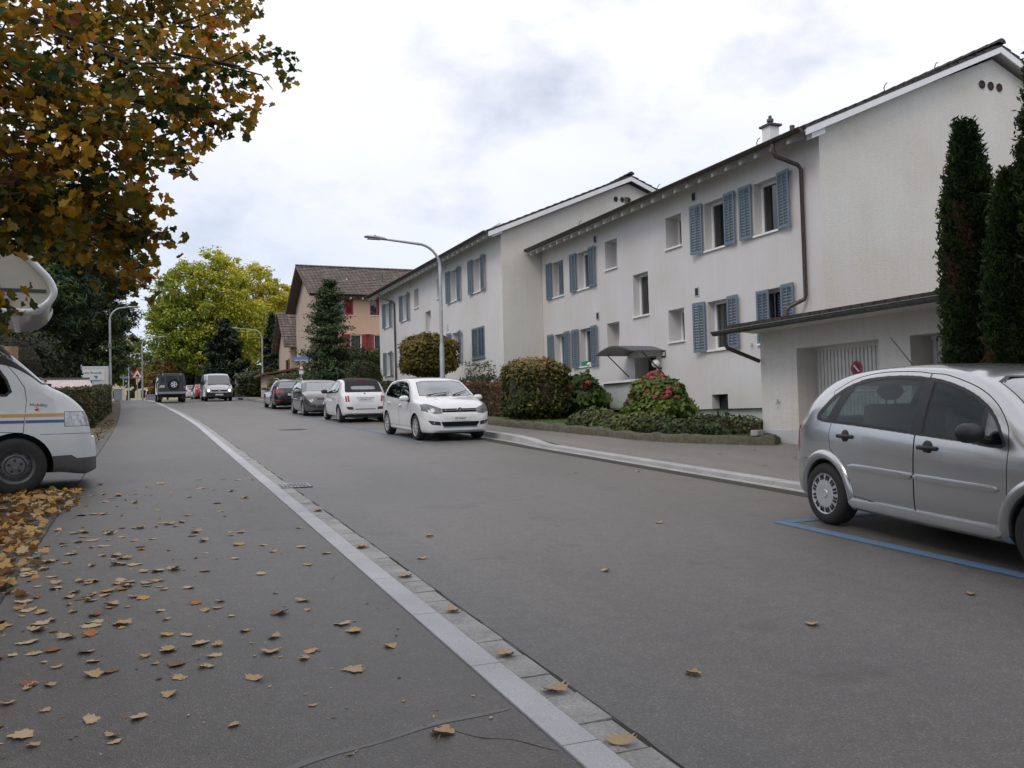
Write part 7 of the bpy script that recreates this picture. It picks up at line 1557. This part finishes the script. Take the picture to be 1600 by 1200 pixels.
# local: +x forward (towards the road), wheel axle at x=0, right side of the body at y=-1
MB_=Body([(-1.6,2.12),(-1.0,2.15),(-.60,2.14),(-.36,2.07),(-.15,1.93),(.10,1.69),(.30,1.49),(.42,1.385),(.54,1.32),(.66,1.23),(.77,1.115),(.835,1.0),(.868,.86),(.885,.74),(.93,.72),(.945,.55),(.94,.40)],
  [(-1.6,.99),(0,.99),(.4,.985),(.65,.95),(.80,.90),(.88,.82),(.945,.70)],[(-1.6,1.25),(-.3,1.25),(.2,1.22),(.5,1.12),(.8,.88),(.945,.5)],[(-1.6,.35),(-.3,.30),(.5,.26),(.8,.22),(.945,.27)],tumble=.22,hoodw=.90,K=5,nst=6)
AZ=.355; b0=MB_.mesh('b0'); b0=boolop(b0,[wheel_cyl([0],.43,.70,1.3)],'DIFFERENCE'); bm=bmesh.new(); bm.from_mesh(b0); bvh=BVHTree.FromBMesh(bm); bm.free()
dl=[(-.03,1.31),(-.08,1.47),(-.20,1.66),(-.38,1.87),(-.9,1.93),(-1.5,1.93),(-1.5,1.25),(-.09,1.25)]; wsp=[(-.91,1.40),(.91,1.40),(.885,1.62),(.84,2.06),(-.84,2.06),(-.885,1.62)]
inner=MB_.mesh('in',off=.014); shell=boolop(MB_.mesh('sh'),[inner],'DIFFERENCE'); cab=MB_.mesh('cab',off=.05,x0=-1.5,x1=.30,zbot=.6,mi=1)
body=boolop(b0,[cab,side_prism(dl,-2,2),x_prism(wsp,-.55,4)],'DIFFERENCE')
for sg in (1,-1):
    sp_=lambda d,a,e:side_prism(inset(dl,d),*sorted((sg*a,sg*e)),0)
    g=boolop(shell.copy(),[sp_(.03,.3,2)],'INTERSECT'); link('side_window',g,[X['glassblack']]*2,t,smooth=30)
    g=boolop(shell.copy(),[sp_(-.004,.3,2)],'INTERSECT'); g=boolop(g,[sp_(.031,.2,2.1)],'DIFFERENCE'); link('window_trim',g,[X['black']]*2,t,smooth=30)
g=boolop(shell.copy(),[x_prism(inset(wsp,.02),-.55,4,0)],'INTERSECT'); link('windscreen',g,[X['glasswind']]*2,t,smooth=30)
g=boolop(shell.copy(),[x_prism(wsp,-.55,4,0)],'INTERSECT'); g=boolop(g,[x_prism(inset(wsp,.021),-.6,4.1,0)],'DIFFERENCE'); link('windscreen_seal',g,[X['black']]*2,t,smooth=30)
for sgn in (1,-1):
    hp=[(.60,.865),(.885,.865),(.885,1.03),(.60,1.03)]; pq=[(x,z) for x,z in ((.565,.855),(.92,.855),(.90,1.045),(.565,1.04))]
    g=boolop(body.copy(),[side_prism(pq,*sorted((sgn*.45,sgn*1.5)),0)],'INTERSECT'); body=boolop(body,[side_prism(inset(pq,-.006),*sorted((sgn*.45,sgn*1.5)),1)],'DIFFERENCE'); hl=link('headlight',g,[X['lamp']]*2,t,smooth=30)
    bp=[(.40,.36),(.42,.47),(.64,.475),(.70,.43),(.98,.44),(.98,.20),(.38,.20)]
    g=boolop(body.copy(),[side_prism(bp,*sorted((0,sgn*1.5)),0)],'INTERSECT'); body=boolop(body,[side_prism(inset(bp,-.002),*sorted((0,sgn*1.5)),1)],'DIFFERENCE'); link('lower_bumper',g,[mat('grey_bumper',(.09,.09,.09),.4,20,.15)]*2,t,smooth=30)
    dp=[(.09,.78),(.13,1.2),(.11,1.36),(.02,1.52),(-.34,1.97),(-1.1,2.04),(-1.1,.55),(-.46,.55),(-.40,.66),(-.22,.80)]
    g=boolop(body.copy(),[side_prism(inset(dp,.004),*sorted((sgn*.3,sgn*1.5)),1)],'INTERSECT'); body=boolop(body,[side_prism(inset(dp,-.004),*sorted((sgn*.3,sgn*1.5)),1)],'DIFFERENCE'); link('door',g,[P_mh,X['dark']],t,smooth=30)
    gp_=[(.28,.752),(1.0,.752),(1.0,.758),(.28,.758)]
    body=boolop(body,[side_prism(gp_,*sorted((sgn*.5,sgn*1.5)),1)],'DIFFERENCE')
    ye=mat('stripe_yellow',(.50,.27,.015),.35,coat=.8); bl=mat('stripe_blue',(.015,.04,.20),.35,coat=.8)
    def decal(x0,x1,z0,z1,m,nm):
        b=MB(); V=[]
        for k in range(25):
            x=x0+(x1-x0)*k/24
            for z in (z0,z1): l,_=hit(bvh,x,z,sgn); V.append((x,l.y+sgn*.003,z))
        b.add(V,[(2*i,2*i+2,2*i+3,2*i+1) for i in range(24)]); return b.build(nm,m,t,fix=False)
    for (a,e) in ((-1.55,.10),(.115,.555)): decal(a,e,.985,1.025,ye,'yellow_stripe'); decal(a,e,.905,.942,bl,'blue_stripe')
    l,_=hit(bvh,.24,1.09,sgn); b=MB(); b.lathe([(0,sgn*.018),(.018,sgn*.014),(.026,0)],14,axis='y',c=(.245,l.y,1.085)); b.build('side_indicator',X['orangelens'],t,smooth=50)
    l,_=hit(bvh,.28,1.14,sgn); text_on(t,'Mobility',.062,frame_mat((.265,l.y+sgn*.006,1.135),(-sgn,0,0),(0,0,1)),X['ink'],'badge_lettering')
link('body',body,[P_mh,X['dark']],t,smooth=30)
for s in (1,-1): make_wheel(t,0,s*.985,.36,.215,'steel',X['darksteel'],s); make_wheel(t,-3.4,s*.985,.36,.215,'steel',X['darksteel'],s)
b=MB(); b.tube([(.36,-.62,1.46),(.34,-.1,1.50),(.30,.3,1.55)],.012,6); b.build('wiper',X['black'],t)
b=MB(); b.box(.30,.42,-.72,.72,1.395,1.42); b.build('cowl',X['black'],t)
# living box with rounded alcove nose
b=MB(); nose=[(-1.05,2.33),(.06,2.32),(.23,2.35),(.36,2.43),(.435,2.54),(.44,2.62),(.38,2.76),(.24,2.92),(-.02,3.22),(-.35,3.34),(-1.05,3.36)]; nose=[(x_,z_) for x_,z_ in catmull(nose,4)]
V=[]; yw=1.10
b.prism(nose+[(-5.2,3.32),(-5.2,.55),(-1.05,.55)],'y',-yw,yw); lb=b.build('living_box',mat('cream_panel',(.44,.43,.37),.4,4,.06,coat=.3),t,bevel=0,smooth=30)
for s in (1,-1):
    b=MB(); rim=[(x_,s*yw,z_) for x_,z_ in nose]; b.tube(rim,.045,8); b.build('edge_trim',P_mh,lb,smooth=60)
    b=MB(); b.box(-5.1,.36,*sorted((s*yw,s*(yw+.006))),2.57,2.615); b.build('dark_stripe',mat('stripe_grey',(.05,.06,.06),.5),lb)
    b=MB(); b.box(-.13,-.06,*sorted((s*yw,s*(yw+.035))),2.37,2.48); b.build('marker_lamp',X['black'],lb,bevel=.01)
b=MB(); b.prism([(-1.0,2.27),(.09,2.26),(.28,2.30),(.41,2.40),(.46,2.54),(.43,2.54),(.37,2.44),(.24,2.34),(.04,2.315),(-1.0,2.32)],'y',-yw*.97,yw*.97); b.build('alcove_underside',P_mh,lb,smooth=30)
b=MB(); b.box(-3.8,.5,-.7,.7,.25,.5); b.build('underbody',X['dark'],t)
b=MB(); b.box(-.47,.47,-.74,.74,.501,.92); b.build('wheel_well',X['dark'],t)
# ------------------------------------------------------------------ tidy
for o in COL.objects:
    if 'world_parts' in o: del o['world_parts']
